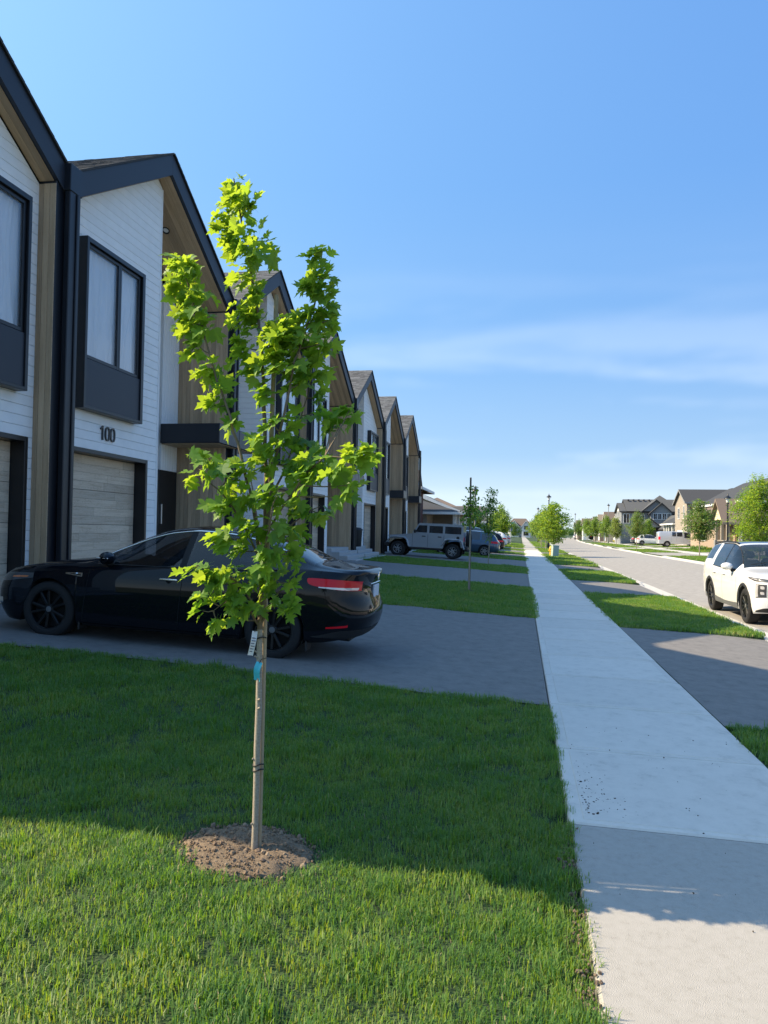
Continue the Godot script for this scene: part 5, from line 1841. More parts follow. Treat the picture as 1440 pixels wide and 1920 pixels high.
func maple() -> void:
	var t := thing("maple_tree", "young staked maple with bright green leaves in the foreground lawn, black sedan behind it", "tree")
	var paths := [
		["trunk", [V(-1.257,0.065,-3.520), V(-1.252,0.602,-3.520), V(-1.251,1.171,-3.520)]],
		["leader", [V(-1.251,1.171,-3.520), V(-1.241,1.509,-3.520), V(-1.234,1.823,-3.520), V(-1.244,2.164,-3.520), V(-1.264,2.455,-3.520), V(-1.292,2.721,-3.520), V(-1.342,2.989,-3.520), V(-1.391,3.206,-3.520), V(-1.435,3.411,-3.520)]],
		["left", [V(-1.250,1.522,-3.520), V(-1.278,1.743,-3.480), V(-1.312,1.897,-3.460), V(-1.360,2.079,-3.460), V(-1.428,2.264,-3.470), V(-1.508,2.454,-3.490), V(-1.588,2.677,-3.520), V(-1.668,2.897,-3.520), V(-1.741,3.050,-3.520)]],
		["right", [V(-1.243,1.470,-3.520), V(-1.209,1.744,-3.490), V(-1.171,1.976,-3.470), V(-1.130,2.206,-3.460), V(-1.097,2.414,-3.470), V(-1.045,2.599,-3.490), V(-0.998,2.789,-3.520), V(-0.974,2.945,-3.520), V(-0.968,3.029,-3.520)]],
		["mid", [V(-1.233,1.771,-3.520), V(-1.169,1.932,-3.580), V(-1.134,2.070,-3.620), V(-1.096,2.234,-3.640), V(-1.057,2.368,-3.640), V(-1.031,2.475,-3.640)]],
		["rlow", [V(-1.241,1.614,-3.520), V(-1.126,1.770,-3.460), V(-1.006,1.919,-3.400), V(-0.896,2.004,-3.370), V(-0.765,1.989,-3.350), V(-0.651,2.012,-3.340)]],
		["llow", [V(-1.249,1.483,-3.520), V(-1.319,1.690,-3.440), V(-1.401,1.816,-3.400), V(-1.484,1.903,-3.370), V(-1.572,2.004,-3.360)]],
		["lowl", [V(-1.252,1.223,-3.520), V(-1.299,1.383,-3.440), V(-1.384,1.448,-3.380), V(-1.502,1.485,-3.340)]],
		["lowl2", [V(-1.251,1.184,-3.520), V(-1.302,1.276,-3.490), V(-1.364,1.327,-3.470), V(-1.467,1.260,-3.460)]],
		["lowr", [V(-1.248,1.192,-3.520), V(-1.171,1.331,-3.500), V(-1.096,1.400,-3.470), V(-1.036,1.365,-3.450)]],
		["cr", [V(-1.235,1.588,-3.520), V(-1.142,1.668,-3.600), V(-1.059,1.750,-3.640), V(-0.991,1.777,-3.640)]],
		["front", [V(-1.245,1.431,-3.520), V(-1.176,1.616,-3.380), V(-1.125,1.740,-3.300), V(-1.088,1.811,-3.260)]],
		["back", [V(-1.245,1.535,-3.520), V(-1.340,1.748,-3.680), V(-1.402,1.918,-3.760), V(-1.435,2.034,-3.800)]],
	]
	var radii := {"trunk": [0.0165, 0.0145], "leader": [0.014, 0.003], "left": [0.009, 0.0025], "right": [0.009, 0.0025]}
	var all := []
	for e in paths:
		var g := Geo.new()
		var pts := []
		var src: Array = e[1]
		if e[0] == "trunk":
			src[0].y = 0.02
		for i in src.size() - 1:   # a little crookedness
			for k in 3:
				var j := Vector3(rng.randf_range(-1, 1), 0, rng.randf_range(-1, 1)) * (0.006 if k > 0 else 0.0)
				pts.append(src[i].lerp(src[i + 1], k / 3.0) + j)
		pts.append(src[-1])
		var r: Array = radii.get(e[0], [0.006, 0.002])
		var rad := []
		for i in pts.size():
			rad.append(lerpf(r[0], r[1], float(i) / (pts.size() - 1)) * rng.randf_range(0.94, 1.06))
		g.tube(pts, rad, 9)
		if e[0] == "trunk":
			for k in 7:   # knots
				var y := rng.randf_range(0.2, 1.1)
				g.tube([V(-1.253, y, -3.515), V(-1.253 + 0.017 * (1 if k % 2 else -1), y + 0.008, -3.507)], [0.006, 0.005], 6)
		part(t, "trunk" if e[0] == "trunk" else "limb", g, M.bark if e[0] in ["trunk"] else M.twig)
		if e[0] != "trunk":
			all.append_array(pts)
	var blobs := [
		[-1.435, 3.398, -3.520, 0.055, 0.065, 9], [-1.412, 3.262, -3.520, 0.095, 0.070, 20], [-1.353, 3.258, -3.490, 0.075, 0.055, 12], [-1.452, 3.156, -3.520, 0.080, 0.075, 16], [-1.353, 3.097, -3.520, 0.105, 0.080, 22], [-1.284, 3.002, -3.490, 0.085, 0.065, 14],
		[-1.442, 3.067, -3.570, 0.065, 0.065, 10], [-1.340, 2.909, -3.520, 0.090, 0.065, 14], [-1.309, 2.774, -3.520, 0.070, 0.065, 10], [-1.372, 2.723, -3.520, 0.060, 0.075, 10], [-1.302, 2.668, -3.520, 0.075, 0.075, 13], [-1.360, 2.563, -3.520, 0.065, 0.080, 12],
		[-1.203, 2.575, -3.480, 0.080, 0.075, 12], [-1.719, 3.008, -3.520, 0.065, 0.060, 14], [-1.646, 2.950, -3.520, 0.070, 0.070, 16], [-1.701, 2.857, -3.520, 0.065, 0.070, 14], [-1.595, 2.803, -3.490, 0.070, 0.075, 14], [-1.652, 2.707, -3.520, 0.060, 0.070, 12],
		[-1.568, 2.677, -3.520, 0.065, 0.070, 10], [-1.597, 2.570, -3.520, 0.060, 0.060, 9], [-1.535, 2.457, -3.500, 0.050, 0.065, 7], [-1.486, 2.433, -3.520, 0.050, 0.050, 5], [-1.454, 2.307, -3.490, 0.070, 0.055, 10], [-1.413, 2.188, -3.490, 0.040, 0.060, 6],
		[-1.516, 2.273, -3.520, 0.040, 0.030, 3], [-0.981, 2.998, -3.520, 0.045, 0.045, 9], [-0.947, 2.891, -3.520, 0.050, 0.070, 14], [-1.005, 2.841, -3.520, 0.060, 0.065, 13], [-0.936, 2.760, -3.520, 0.045, 0.065, 11], [-0.989, 2.710, -3.520, 0.065, 0.060, 12],
		[-1.056, 2.686, -3.520, 0.060, 0.060, 11], [-0.908, 2.681, -3.520, 0.035, 0.050, 5], [-1.124, 2.651, -3.480, 0.085, 0.065, 14], [-1.173, 2.572, -3.470, 0.085, 0.075, 15], [-1.075, 2.576, -3.500, 0.085, 0.075, 16], [-1.011, 2.563, -3.560, 0.070, 0.070, 11],
		[-1.100, 2.464, -3.460, 0.095, 0.070, 16], [-1.042, 2.462, -3.580, 0.070, 0.060, 10], [-1.197, 2.442, -3.470, 0.075, 0.065, 10], [-1.297, 2.455, -3.520, 0.060, 0.060, 7], [-1.077, 2.372, -3.520, 0.075, 0.055, 8], [-0.946, 2.578, -3.520, 0.045, 0.050, 5],
		[-0.970, 2.432, -3.570, 0.035, 0.040, 4], [-0.990, 2.332, -3.600, 0.030, 0.050, 4], [-1.225, 2.328, -3.480, 0.045, 0.035, 4], [-1.104, 2.204, -3.620, 0.055, 0.050, 6], [-0.994, 2.256, -3.620, 0.060, 0.060, 8], [-0.859, 2.186, -3.520, 0.065, 0.065, 12],
		[-0.821, 2.238, -3.520, 0.040, 0.040, 5], [-0.912, 2.161, -3.520, 0.060, 0.045, 7], [-1.182, 2.178, -3.440, 0.070, 0.045, 9], [-1.097, 2.156, -3.470, 0.045, 0.045, 6], [-1.233, 2.076, -3.440, 0.055, 0.050, 8], [-1.135, 2.053, -3.470, 0.065, 0.050, 9],
		[-1.059, 2.090, -3.570, 0.065, 0.050, 9], [-1.523, 2.017, -3.360, 0.060, 0.035, 7], [-1.455, 1.966, -3.360, 0.070, 0.050, 10], [-1.530, 1.904, -3.380, 0.055, 0.040, 6], [-1.381, 1.891, -3.380, 0.075, 0.055, 12], [-1.318, 1.971, -3.420, 0.070, 0.055, 11],
		[-1.205, 1.999, -3.440, 0.075, 0.060, 13], [-1.094, 1.976, -3.470, 0.080, 0.060, 13], [-0.929, 1.994, -3.400, 0.080, 0.060, 14], [-0.817, 1.966, -3.360, 0.085, 0.065, 18], [-0.725, 1.988, -3.340, 0.070, 0.065, 15], [-0.664, 2.012, -3.340, 0.050, 0.045, 7],
		[-0.762, 1.867, -3.350, 0.055, 0.045, 6], [-0.817, 1.819, -3.370, 0.025, 0.055, 3], [-0.972, 1.895, -3.420, 0.070, 0.060, 12], [-1.395, 1.764, -3.390, 0.075, 0.050, 10], [-1.301, 1.818, -3.420, 0.075, 0.060, 13], [-1.177, 1.841, -3.370, 0.070, 0.065, 12],
		[-1.088, 1.819, -3.420, 0.075, 0.065, 13], [-1.039, 1.774, -3.570, 0.065, 0.060, 11], [-0.985, 1.750, -3.620, 0.050, 0.055, 7], [-1.325, 1.677, -3.420, 0.065, 0.050, 9], [-1.199, 1.666, -3.370, 0.070, 0.060, 12], [-1.105, 1.667, -3.400, 0.070, 0.060, 11],
		[-1.078, 1.642, -3.570, 0.050, 0.050, 6], [-1.396, 1.612, -3.400, 0.065, 0.045, 8], [-1.335, 1.562, -3.420, 0.070, 0.055, 11], [-1.160, 1.542, -3.340, 0.065, 0.060, 11], [-1.089, 1.541, -3.440, 0.060, 0.055, 8], [-1.033, 1.567, -3.470, 0.040, 0.045, 5],
		[-1.515, 1.472, -3.340, 0.060, 0.040, 8], [-1.443, 1.447, -3.360, 0.070, 0.050, 11], [-1.361, 1.435, -3.390, 0.075, 0.055, 14], [-1.258, 1.437, -3.400, 0.070, 0.060, 12], [-1.159, 1.426, -3.420, 0.065, 0.060, 11], [-1.077, 1.427, -3.450, 0.050, 0.055, 7],
		[-1.488, 1.326, -3.440, 0.050, 0.050, 7], [-1.523, 1.258, -3.460, 0.030, 0.045, 3], [-1.379, 1.317, -3.440, 0.070, 0.050, 11], [-1.270, 1.307, -3.440, 0.065, 0.050, 10], [-1.158, 1.335, -3.460, 0.060, 0.050, 9], [-1.074, 1.313, -3.450, 0.040, 0.065, 6],
		[-1.453, 1.222, -3.460, 0.040, 0.035, 4], [-1.338, 1.224, -3.480, 0.045, 0.025, 4], [-1.405, 1.395, -3.400, 0.060, 0.040, 6],
	]
	var meshes := []
	var mats := [M.leaf_0, M.leaf_1, M.leaf_2, M.leaf_3]
	for m in mats:
		for k in 3:
			meshes.append(leaf_mesh(m, [0.18, 0.34, 0.06][k], [0.20, 0.38, 0.55][k]))
	var crown := Node3D.new()
	crown.name = "crown"
	t.add_child(crown)
	var twigs := Geo.new()
	var places := []
	for b in blobs:
		var ce := V(b[0], b[1], b[2])
		var best: Vector3 = all[0]
		for p in all:
			if p.distance_to(ce) + maxf(0.0, p.y - ce.y) * 1.5 < best.distance_to(ce) + maxf(0.0, best.y - ce.y) * 1.5:
				best = p
		if best.distance_to(ce) > 0.015:
			twigs.tube([best, best.lerp(ce, 0.5) + Vector3(0, -0.006, 0), ce], [0.004, 0.003, 0.002], 5)
		for k in int(b[5] * (1.5 if b[1] > 2.3 else 1.05)):
			var d := Vector3(rng.randfn(), rng.randfn(), rng.randfn()).normalized() * pow(rng.randf(), 0.5)
			var at := ce + Vector3(d.x * b[3], d.y * b[4], d.z * b[3] * 1.1)
			var out := (at - best)
			out.y *= 0.4
			var upper := clampf((at.y - 2.3) / 0.8, 0.0, 1.0)
			var dir := out.normalized() * 0.75 + Vector3(-0.62, lerpf(-0.40, -0.05, upper), 0.10) + Vector3(rng.randfn(), rng.randfn(), rng.randfn()) * 0.38
			var face := Vector3(-0.3, 0.9, 0.16) + Vector3(rng.randfn(), rng.randfn(), rng.randfn()) * 0.42
			var size := rng.randf_range(0.054, 0.100) * lerpf(1.0, 0.85, upper)
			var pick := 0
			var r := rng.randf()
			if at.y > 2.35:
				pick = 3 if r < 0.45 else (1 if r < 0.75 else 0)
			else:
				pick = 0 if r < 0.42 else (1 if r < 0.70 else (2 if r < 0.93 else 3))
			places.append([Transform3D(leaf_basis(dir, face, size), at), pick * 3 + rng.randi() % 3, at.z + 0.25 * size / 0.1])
	part(crown, "twigs", twigs, M.twig, "stuff")
	places.sort_custom(func(a, b): return a[2] > b[2])
	var rest := {}
	for i in places.size():
		if i < 300:
			var o := put(crown, "leaf", meshes[places[i][1]])
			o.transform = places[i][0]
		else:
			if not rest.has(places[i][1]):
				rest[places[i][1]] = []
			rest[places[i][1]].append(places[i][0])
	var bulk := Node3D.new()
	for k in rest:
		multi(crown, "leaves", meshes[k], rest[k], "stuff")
	bulk.free()
	# stake, ties and nursery tags
	var g := Geo.new()
	g.tube([V(-1.243, -0.05, -3.549), V(-1.236, 1.3, -3.553), V(-1.214, 2.80, -3.565), V(-1.214, 2.83, -3.565)], [0.0125, 0.0125, 0.012, 0.009], 8)
	var st := part(self, "wooden_stake", g, M.stake)
	tag(st, "tall pale wooden stake tied upright against the trunk of the young maple", "stake")
	for y in [0.49, 0.515, 1.13]:
		g = Geo.new()
		var pts := []
		var rad := []
		for k in 17:
			var a := TAU * k / 16
			pts.append(V(-1.249 + 0.024 * cos(a), y + 0.005 * sin(a * 2.0), -3.534 + 0.034 * sin(a)))
			rad.append(0.0035)
		g.tube(pts, rad, 5)
		part(t, "tie", g, M.tie_black)
	nursery_tag("plant_tag", "white printed nursery tag hanging from the maple trunk just below its lowest branches", V(-1.266, 1.165, -3.495), Vector2(0.027, 0.120), M.tag_white, -0.16, 0.5)
	nursery_tag("plant_tag", "bright blue nursery tag wrapped on the maple trunk below the white one", V(-1.238, 1.015, -3.497), Vector2(0.034, 0.095), M.tag_blue, -0.24, -0.3)
	soil_bed()

func nursery_tag(called: String, label: String, at: Vector3, size: Vector2, mt: Material, lean: float, turn: float) -> void:
	var o := thing(called, label, "tag", at, turn)
	o.rotation.z = lean
	var g := Geo.new()
	var rows := []
	for j in 9:
		var row := []
		for i in 5:
			row.append(V((i / 4.0 - 0.5) * size.x, -size.y * j / 8.0, 0.010 * sin(j * 0.55) + 0.004 * cos(i * 1.2)))
		rows.append(row)
	g.grid(rows, Vector3.BACK)
	part(o, "sheet", g, mt)
	g = Geo.new()
	g.tube([V(0, -0.004, 0.004), V(0.0, 0.014, -0.008), V(0.012, 0.022, -0.03)], [0.0018, 0.0018, 0.0018], 5)
	part(o, "loop", g, M.tie_black)
	if mt == M.tag_white:
		g = Geo.new()
		for k in 6:
			g.box(V(-size.x * 0.36, -0.035 - k * 0.013, 0.0115), V(size.x * [0.3, 0.36, 0.2, 0.34, 0.25, 0.1][k], -0.031 - k * 0.013, 0.0135))
		part(o, "print", g, M.print_dark, "stuff")

func soil_bed() -> void:
	var ce := V(-1.29, 0.0, -3.53)
	var o := thing("soil_bed", "round bed of dug brown soil and clods at the foot of the young maple", "soil bed", ce)
	var g := Geo.new()
	var rows := []
	var n := noise(77, 3.2, 3)
	for i in 13:
		var row := []
		for k in 49:
			var a := TAU * k / 48
			var edge := 1.0 + 0.12 * n.get_noise_2d(cos(a) * 2.0, sin(a) * 2.0)
			var r: float = i / 12.0 * edge
			var x := cos(a) * r * 0.335
			var z := sin(a) * r * 0.30
			var f: float = i / 12.0
			var y := 0.055 * (1.0 - pow(f, 2.2)) - 0.03 * exp(-pow(f / 0.35, 2.0)) + 0.020 * n.get_noise_2d(x * 9.0, z * 9.0) - (0.03 if i == 12 else 0.0)
			row.append(V(x, ground_y(ce.x + x, ce.z + z) + y, z))
		rows.append(row)
	g.grid(rows, Vector3.UP)
	part(o, "soil", g, M.soil)
	var ms := []
	for k in 4:
		for m in [M.clod_0, M.clod_1, M.clod_2]:
			ms.append(clod_mesh(100 + k, m))
	var crumbs := []
	for i in 1500:
		var a := rng.randf() * TAU
		var f := pow(rng.randf(), 0.42) if i < 150 else sqrt(rng.randf()) * 1.10
		var x := cos(a) * f * 0.345
		var z := sin(a) * f * 0.31
		var y := ground_y(ce.x + x, ce.z + z) + 0.055 * (1.0 - pow(minf(f, 1.0), 2.2)) - 0.03 * exp(-pow(f / 0.35, 2.0))
		var size := (0.006 + 0.011 * pow(rng.randf(), 2.5)) * (1.1 if f > 0.8 else 0.85) if i < 150 else 0.002 + 0.005 * pow(rng.randf(), 2.0)
		var tf := Transform3D(Basis.from_euler(Vector3(rng.randf() * TAU, rng.randf() * TAU, rng.randf() * TAU)) * Basis.from_scale(Vector3(size, size * rng.randf_range(0.6, 0.9), size * rng.randf_range(0.7, 1.1))), V(x, y + size * 0.4, z))
		if i < 150:
			var c := put(o, "clod", ms[rng.randi() % ms.size()])
			c.transform = tf
		else:
			crumbs.append(tf)
	multi(o, "crumbs", ms[0], crumbs, "stuff")

func clod_mesh(sd: int, mt: Material) -> ArrayMesh:
	var n := noise(sd, 0.9, 2)
	var g := Geo.new()
	for i in 5:
		for k in 8:
			var q := []
			for c in [[i, k], [i, k + 1], [i + 1, k + 1], [i + 1, k]]:
				var th: float = PI * c[0] / 5.0
				var ph: float = TAU * (c[1] % 8) / 8.0
				var d := V(sin(th) * cos(ph), cos(th), sin(th) * sin(ph))
				q.append(d * (1.0 + 0.55 * n.get_noise_3dv(d)))
			g.flat(q[0], q[1], q[2], q[3], (q[0] + q[2]).normalized())
	return g.mesh(mt)

func multi(parent: Node, called: String, mesh: Mesh, list: Array, kind := "", unique := true) -> MultiMeshInstance3D:
	var mm := MultiMesh.new()
	mm.transform_format = MultiMesh.TRANSFORM_3D
	mm.mesh = mesh
	mm.instance_count = list.size()
	for i in list.size():
		mm.set_instance_transform(i, list[i])
	var o := MultiMeshInstance3D.new()
	if parent == self:
		o.name = numbered(called)
	else:
		var key := str(parent.get_instance_id()) + called
		var n: int = taken.get(key, 0)
		taken[key] = n + 1
		o.name = called if n == 0 else "%s_%03d" % [called, n]
	o.multimesh = mm
	if kind != "":
		o.set_meta("kind", kind)
	parent.add_child(o, true)
	return o

# a sprig of leaves for the crowns of trees further off
func sprig(mats: Array, leaves: int, size: float, sd: int) -> ArrayMesh:
	var r := RandomNumberGenerator.new()
	r.seed = sd
	var ms := ArrayMesh.new()
	for m in mats:
		var g := Geo.new()
		for k in leaves:
			var d := Vector3(r.randfn(), r.randfn(), r.randfn()).normalized()
			var at := d * r.randf_range(0.2, 1.0) * size * 2.2
			var b := leaf_basis(d * 0.7 + Vector3(-0.15, -0.35, 0) + Vector3(r.randfn(), r.randfn(), r.randfn()) * 0.4, Vector3(-0.1, 0.9, 0.3) + Vector3(r.randfn(), r.randfn(), r.randfn()) * 0.5, size * r.randf_range(0.75, 1.2))
			var pts := [V(0, 0, 0), V(0.42, 0.12, 0.10), V(0.30, 0.36, 0.06), V(0.46, 0.62, 0.08), V(0.14, 0.68, 0.0), V(0, 1.0, -0.16), V(-0.14, 0.68, 0.0), V(-0.46, 0.62, 0.08), V(-0.30, 0.36, 0.06), V(-0.42, 0.12, 0.10)]
			var nn: Vector3 = b.z.normalized()
			var f := g.v.size()
			for p in pts:
				g.vert(at + b * p, nn)
			for i in range(1, pts.size() - 1):
				g.face(f, f + i, f + i + 1)
		g.add_to(ms, m)
	return ms

# trunk with limbs that rise into a crown of leaf sprigs
func tree(called: String, label: String, at: Vector3, h: float, base: float, wide: float, mats: Array, count: int, leaf: float, sd: int, trunk_r := 0.05, group := "", top_bare := 0.0) -> Node3D:
	var t := thing(called, label, "tree", at, 0.0, group)
	var r := RandomNumberGenerator.new()
	r.seed = sd
	var g := Geo.new()
	var lean := V(r.randf_range(-0.04, 0.04), 0, r.randf_range(-0.04, 0.04))
	g.tube([V(0, -0.1, 0), lean * h * 0.3 + V(0, base, 0), lean * h * 0.7 + V(0, base + (h - base) * 0.5, 0), lean * h + V(0, h * 0.96, 0)], [trunk_r, trunk_r * 0.8, trunk_r * 0.45, trunk_r * 0.12], 8)
	part(t, "trunk", g, M.bark)
	var ends := []
	var limbs := 11
	for k in limbs:
		var f: float = (k + 0.5) / limbs
		var y0 := base * 0.9 + (h - base) * f * 0.62
		var a := k * 2.4 + r.randf_range(-0.4, 0.4)
		var reach := wide * 0.5 * r.randf_range(0.75, 1.08) * (sin(PI * clampf(0.22 + f * 0.75, 0, 1)))
		var y1 := y0 + (h - base) * r.randf_range(0.20, 0.34) + 0.1
		var p0 := lean * y0 + V(0, y0, 0)
		var p2 := lean * y0 + V(cos(a) * reach, minf(y1, h * 0.97), sin(a) * reach)
		var p1 := p0.lerp(p2, 0.5) + V(cos(a) * reach * 0.12, -0.10 * reach, sin(a) * reach * 0.12)
		g = Geo.new()
		g.tube([p0, p1, p2], [trunk_r * 0.42, trunk_r * 0.26, trunk_r * 0.07], 6)
		part(t, "limb", g, M.twig)
		ends.append([p0, p1, p2])
	ends.append([V(0, base, 0), lean * h * 0.7 + V(0, (base + h) * 0.6, 0), lean * h + V(0, h * (0.97 - top_bare), 0)])
	ends.append([V(0, (base + h) * 0.5, 0), lean * h * 0.8 + V(0, h * 0.8, 0), lean * h + V(0, h * (0.98 - top_bare), 0)])
	var places := []
	for i in int(count * 1.7):
		var e: Array = ends[r.randi() % ends.size()]
		var f := pow(r.randf(), 0.7)
		var p: Vector3 = e[0].lerp(e[1], f).lerp(e[1].lerp(e[2], f), f)
		var spread := wide * 0.115 * (0.35 + 0.8 * sin(PI * clampf(f, 0.1, 0.85)))
		p += Vector3(r.randfn(), r.randfn() * 0.9, r.randfn()) * spread
		if p.y < base:
			p.y = base + r.randf() * 0.25
		places.append(Transform3D(Basis.from_euler(Vector3(r.randf_range(-0.3, 0.3), r.randf() * TAU, r.randf_range(-0.3, 0.3))) * Basis.from_scale(Vector3.ONE * r.randf_range(0.7, 1.15)), p))
	multi(t, "crown", sprig(mats, 5, leaf, sd + 1), places, "stuff")
	return t

func saplings() -> void:
	var g := Geo.new()
	tree("sapling", "thin staked sapling with sparse dark leaves on the lawn past the first driveway", V(-1.35, ground_y(-1.35, -20.0), -20.0), 2.75, 1.75, 0.66, [M.leaf_far_1, M.leaf_2], 30, 0.075, 401, 0.022)
	g.tube([V(-1.33, 0.0, -20.03), V(-1.33, 3.12, -20.03)], [0.026, 0.024], 8)
	tag(part(self, "wooden_stake", g, M.bark_dark), "dark stake that overtops the sparse sapling beyond the first driveway", "stake")
	tree("sapling", "slender dark green sapling with a narrow leafy crown, in front of the blue crossover", V(-1.54, ground_y(-1.54, -37.0), -36.6), 3.75, 1.15, 0.95, [M.leaf_far_1, M.leaf_2], 110, 0.085, 402, 0.028)
	for q in [[-1.35, -20.0, 0.62], [-1.54, -36.6, 0.5]]:
		g = Geo.new()
		var rows := []
		for i in 5:
			var row := []
			for k in 25:
				var a := TAU * k / 24
				var rr: float = q[2] * i / 4.0 * (1.0 + 0.12 * sin(a * 3.0))
				var x: float = q[0] + cos(a) * rr
				var z: float = q[1] + sin(a) * rr * 0.8
				row.append(V(x, ground_y(x, z) + 0.05 * (1.0 - i / 4.0) + 0.012, z))
			rows.append(row)
		g.grid(rows, Vector3.UP)
		tag(part(self, "soil_bed", g, M.dirt_dark), "dark patch of soil round the foot of the " + ("sparse sapling beyond the first driveway" if q[2] > 0.6 else "narrow leafy sapling near the blue crossover"), "soil bed")

func street_trees() -> void:
	var bright := [M.leaf_far_0, M.leaf_1]
	var green := [M.leaf_far_0, M.leaf_far_1]
	var olive := [M.leaf_olive, M.leaf_bronze]
	tree("street_tree", "bright green boulevard tree standing over the yellow hydrant and pale utility box", V(2.55, -0.06, -62.5), 4.15, 0.95, 2.8, bright, 520, 0.105, 411, 0.05)
	tree("street_tree", "bright yellow-green tree left of the sidewalk, above the parked white utility vehicle", V(-2.3, 0.12, -90.0), 4.9, 1.4, 2.6, bright, 380, 0.12, 412, 0.06)
	tree("street_tree", "olive tree in the far boulevard whose crown overlaps the front of the grey van", V(14.7, -0.07, -66.7), 4.75, 1.35, 2.7, [M.leaf_olive, M.leaf_far_1], 420, 0.11, 413, 0.05)
	tree("street_tree", "large bright green tree at the right frame edge, behind the white sport utility vehicle", V(13.5, -0.07, -46.5), 5.25, 0.9, 3.3, [M.leaf_1, M.leaf_far_0], 700, 0.11, 414, 0.07)
	tree("street_tree", "olive conical tree in the far boulevard before the grey house, left of the white crossover", V(13.9, -0.07, -96.0), 4.6, 1.4, 2.3, [M.leaf_olive, M.leaf_far_1], 360, 0.12, 415, 0.05)
	tree("street_tree", "small light green tree by the garage of the grey house, behind the van", V(20.3, 0.16, -128.0), 4.0, 1.1, 2.2, green, 240, 0.13, 416, 0.05)
	tree("street_tree", "yellowish tree right of the far street lamp, in front of the grey house corner", V(15.0, -0.05, -125.0), 4.5, 1.2, 2.3, [M.leaf_olive, M.leaf_far_0], 280, 0.13, 417, 0.05)
	tree("street_tree", "green tree just behind the far street lamp on the opposite boulevard", V(15.6, -0.05, -146.0), 5.2, 1.3, 3.0, green, 300, 0.15, 418, 0.06)
	tree("street_tree", "green tree left of the far street lamp, before the brown-roofed house", V(16.0, -0.05, -172.0), 5.6, 1.4, 3.6, green, 300, 0.16, 419, 0.06)
	tree("street_tree", "rounded tree before the white-walled far house on the opposite side", V(17.2, 0.0, -205.0), 5.6, 1.3, 4.0, green, 280, 0.18, 420, 0.06)
	tree("street_tree", "dark tree under the distant hip roof where the street bends", V(18.2, 0.0, -250.0), 6.0, 1.3, 4.6, [M.leaf_far_1, M.leaf_dark], 280, 0.2, 421, 0.07)
	var row := [[2.7, -84.0, 4.4, "second"], [2.6, -100.0, 4.6, "third"], [2.9, -118.0, 4.8, "fourth"], [3.2, -138.0, 5.2, "fifth"], [3.6, -162.0, 5.4, "sixth"], [4.4, -192.0, 5.6, "seventh"]]
	for i in row.size():
		tree("street_tree", "%s tree of the near boulevard row, counted from the yellow hydrant down the street" % row[i][3], V(row[i][0], -0.05, row[i][1]), row[i][2], 1.1, 2.5, green, 280, 0.13 + 0.012 * i, 430 + i, 0.05, "")
	tree("street_tree", "tree at the left of the sidewalk's far end, before the white gabled house", V(-4.5, 0.2, -135.0), 5.2, 1.2, 3.4, [M.leaf_far_1, M.leaf_far_0], 260, 0.16, 450, 0.06)
	tree("street_tree", "small dark tree before the white gabled house at the sidewalk's far end", V(-2.6, 0.1, -285.0), 5.0, 0.8, 5.0, [M.leaf_far_1, M.leaf_dark], 200, 0.24, 452, 0.08)
	tree("street_tree", "rounded tree right of the white gabled house at the sidewalk's far end", V(4.6, 0.0, -270.0), 6.2, 0.8, 5.5, green, 220, 0.24, 453, 0.08)
	tree("garden_tree", "dark tree beside the porch of the near bungalow, behind the silver off-roader", V(-4.4, 0.25, -76.0), 3.6, 0.6, 1.6, [M.leaf_dark, M.leaf_far_1], 200, 0.12, 451, 0.05)

# ------------------------------------------------------------------ houses further off
# local frame: the front looks along +x, width runs along z; the node stands on the ground
func window_part(parent: Node3D, o: Vector3, A: Vector3, N: Vector3, w: float, h: float, frame: Material) -> void:
	var g := Geo.new()
	for q in [[-w / 2, 0.0, w / 2, 0.07], [-w / 2, h - 0.07, w / 2, h], [-w / 2, 0.07, -w / 2 + 0.07, h - 0.07], [w / 2 - 0.07, 0.07, w / 2, h - 0.07], [-0.025, 0.07, 0.025, h - 0.07]]:
		g.prism(rect(q[0], q[1], q[2], q[3]), o, A, Vector3.UP, N, 0.07)
	var f := part(parent, "window", g, frame)
	g = Geo.new()
	g.prism(rect(-w / 2 + 0.05, 0.05, w / 2 - 0.05, h - 0.05), o, A, Vector3.UP, N, 0.03)
	part(f, "pane", g, M.window_dark)

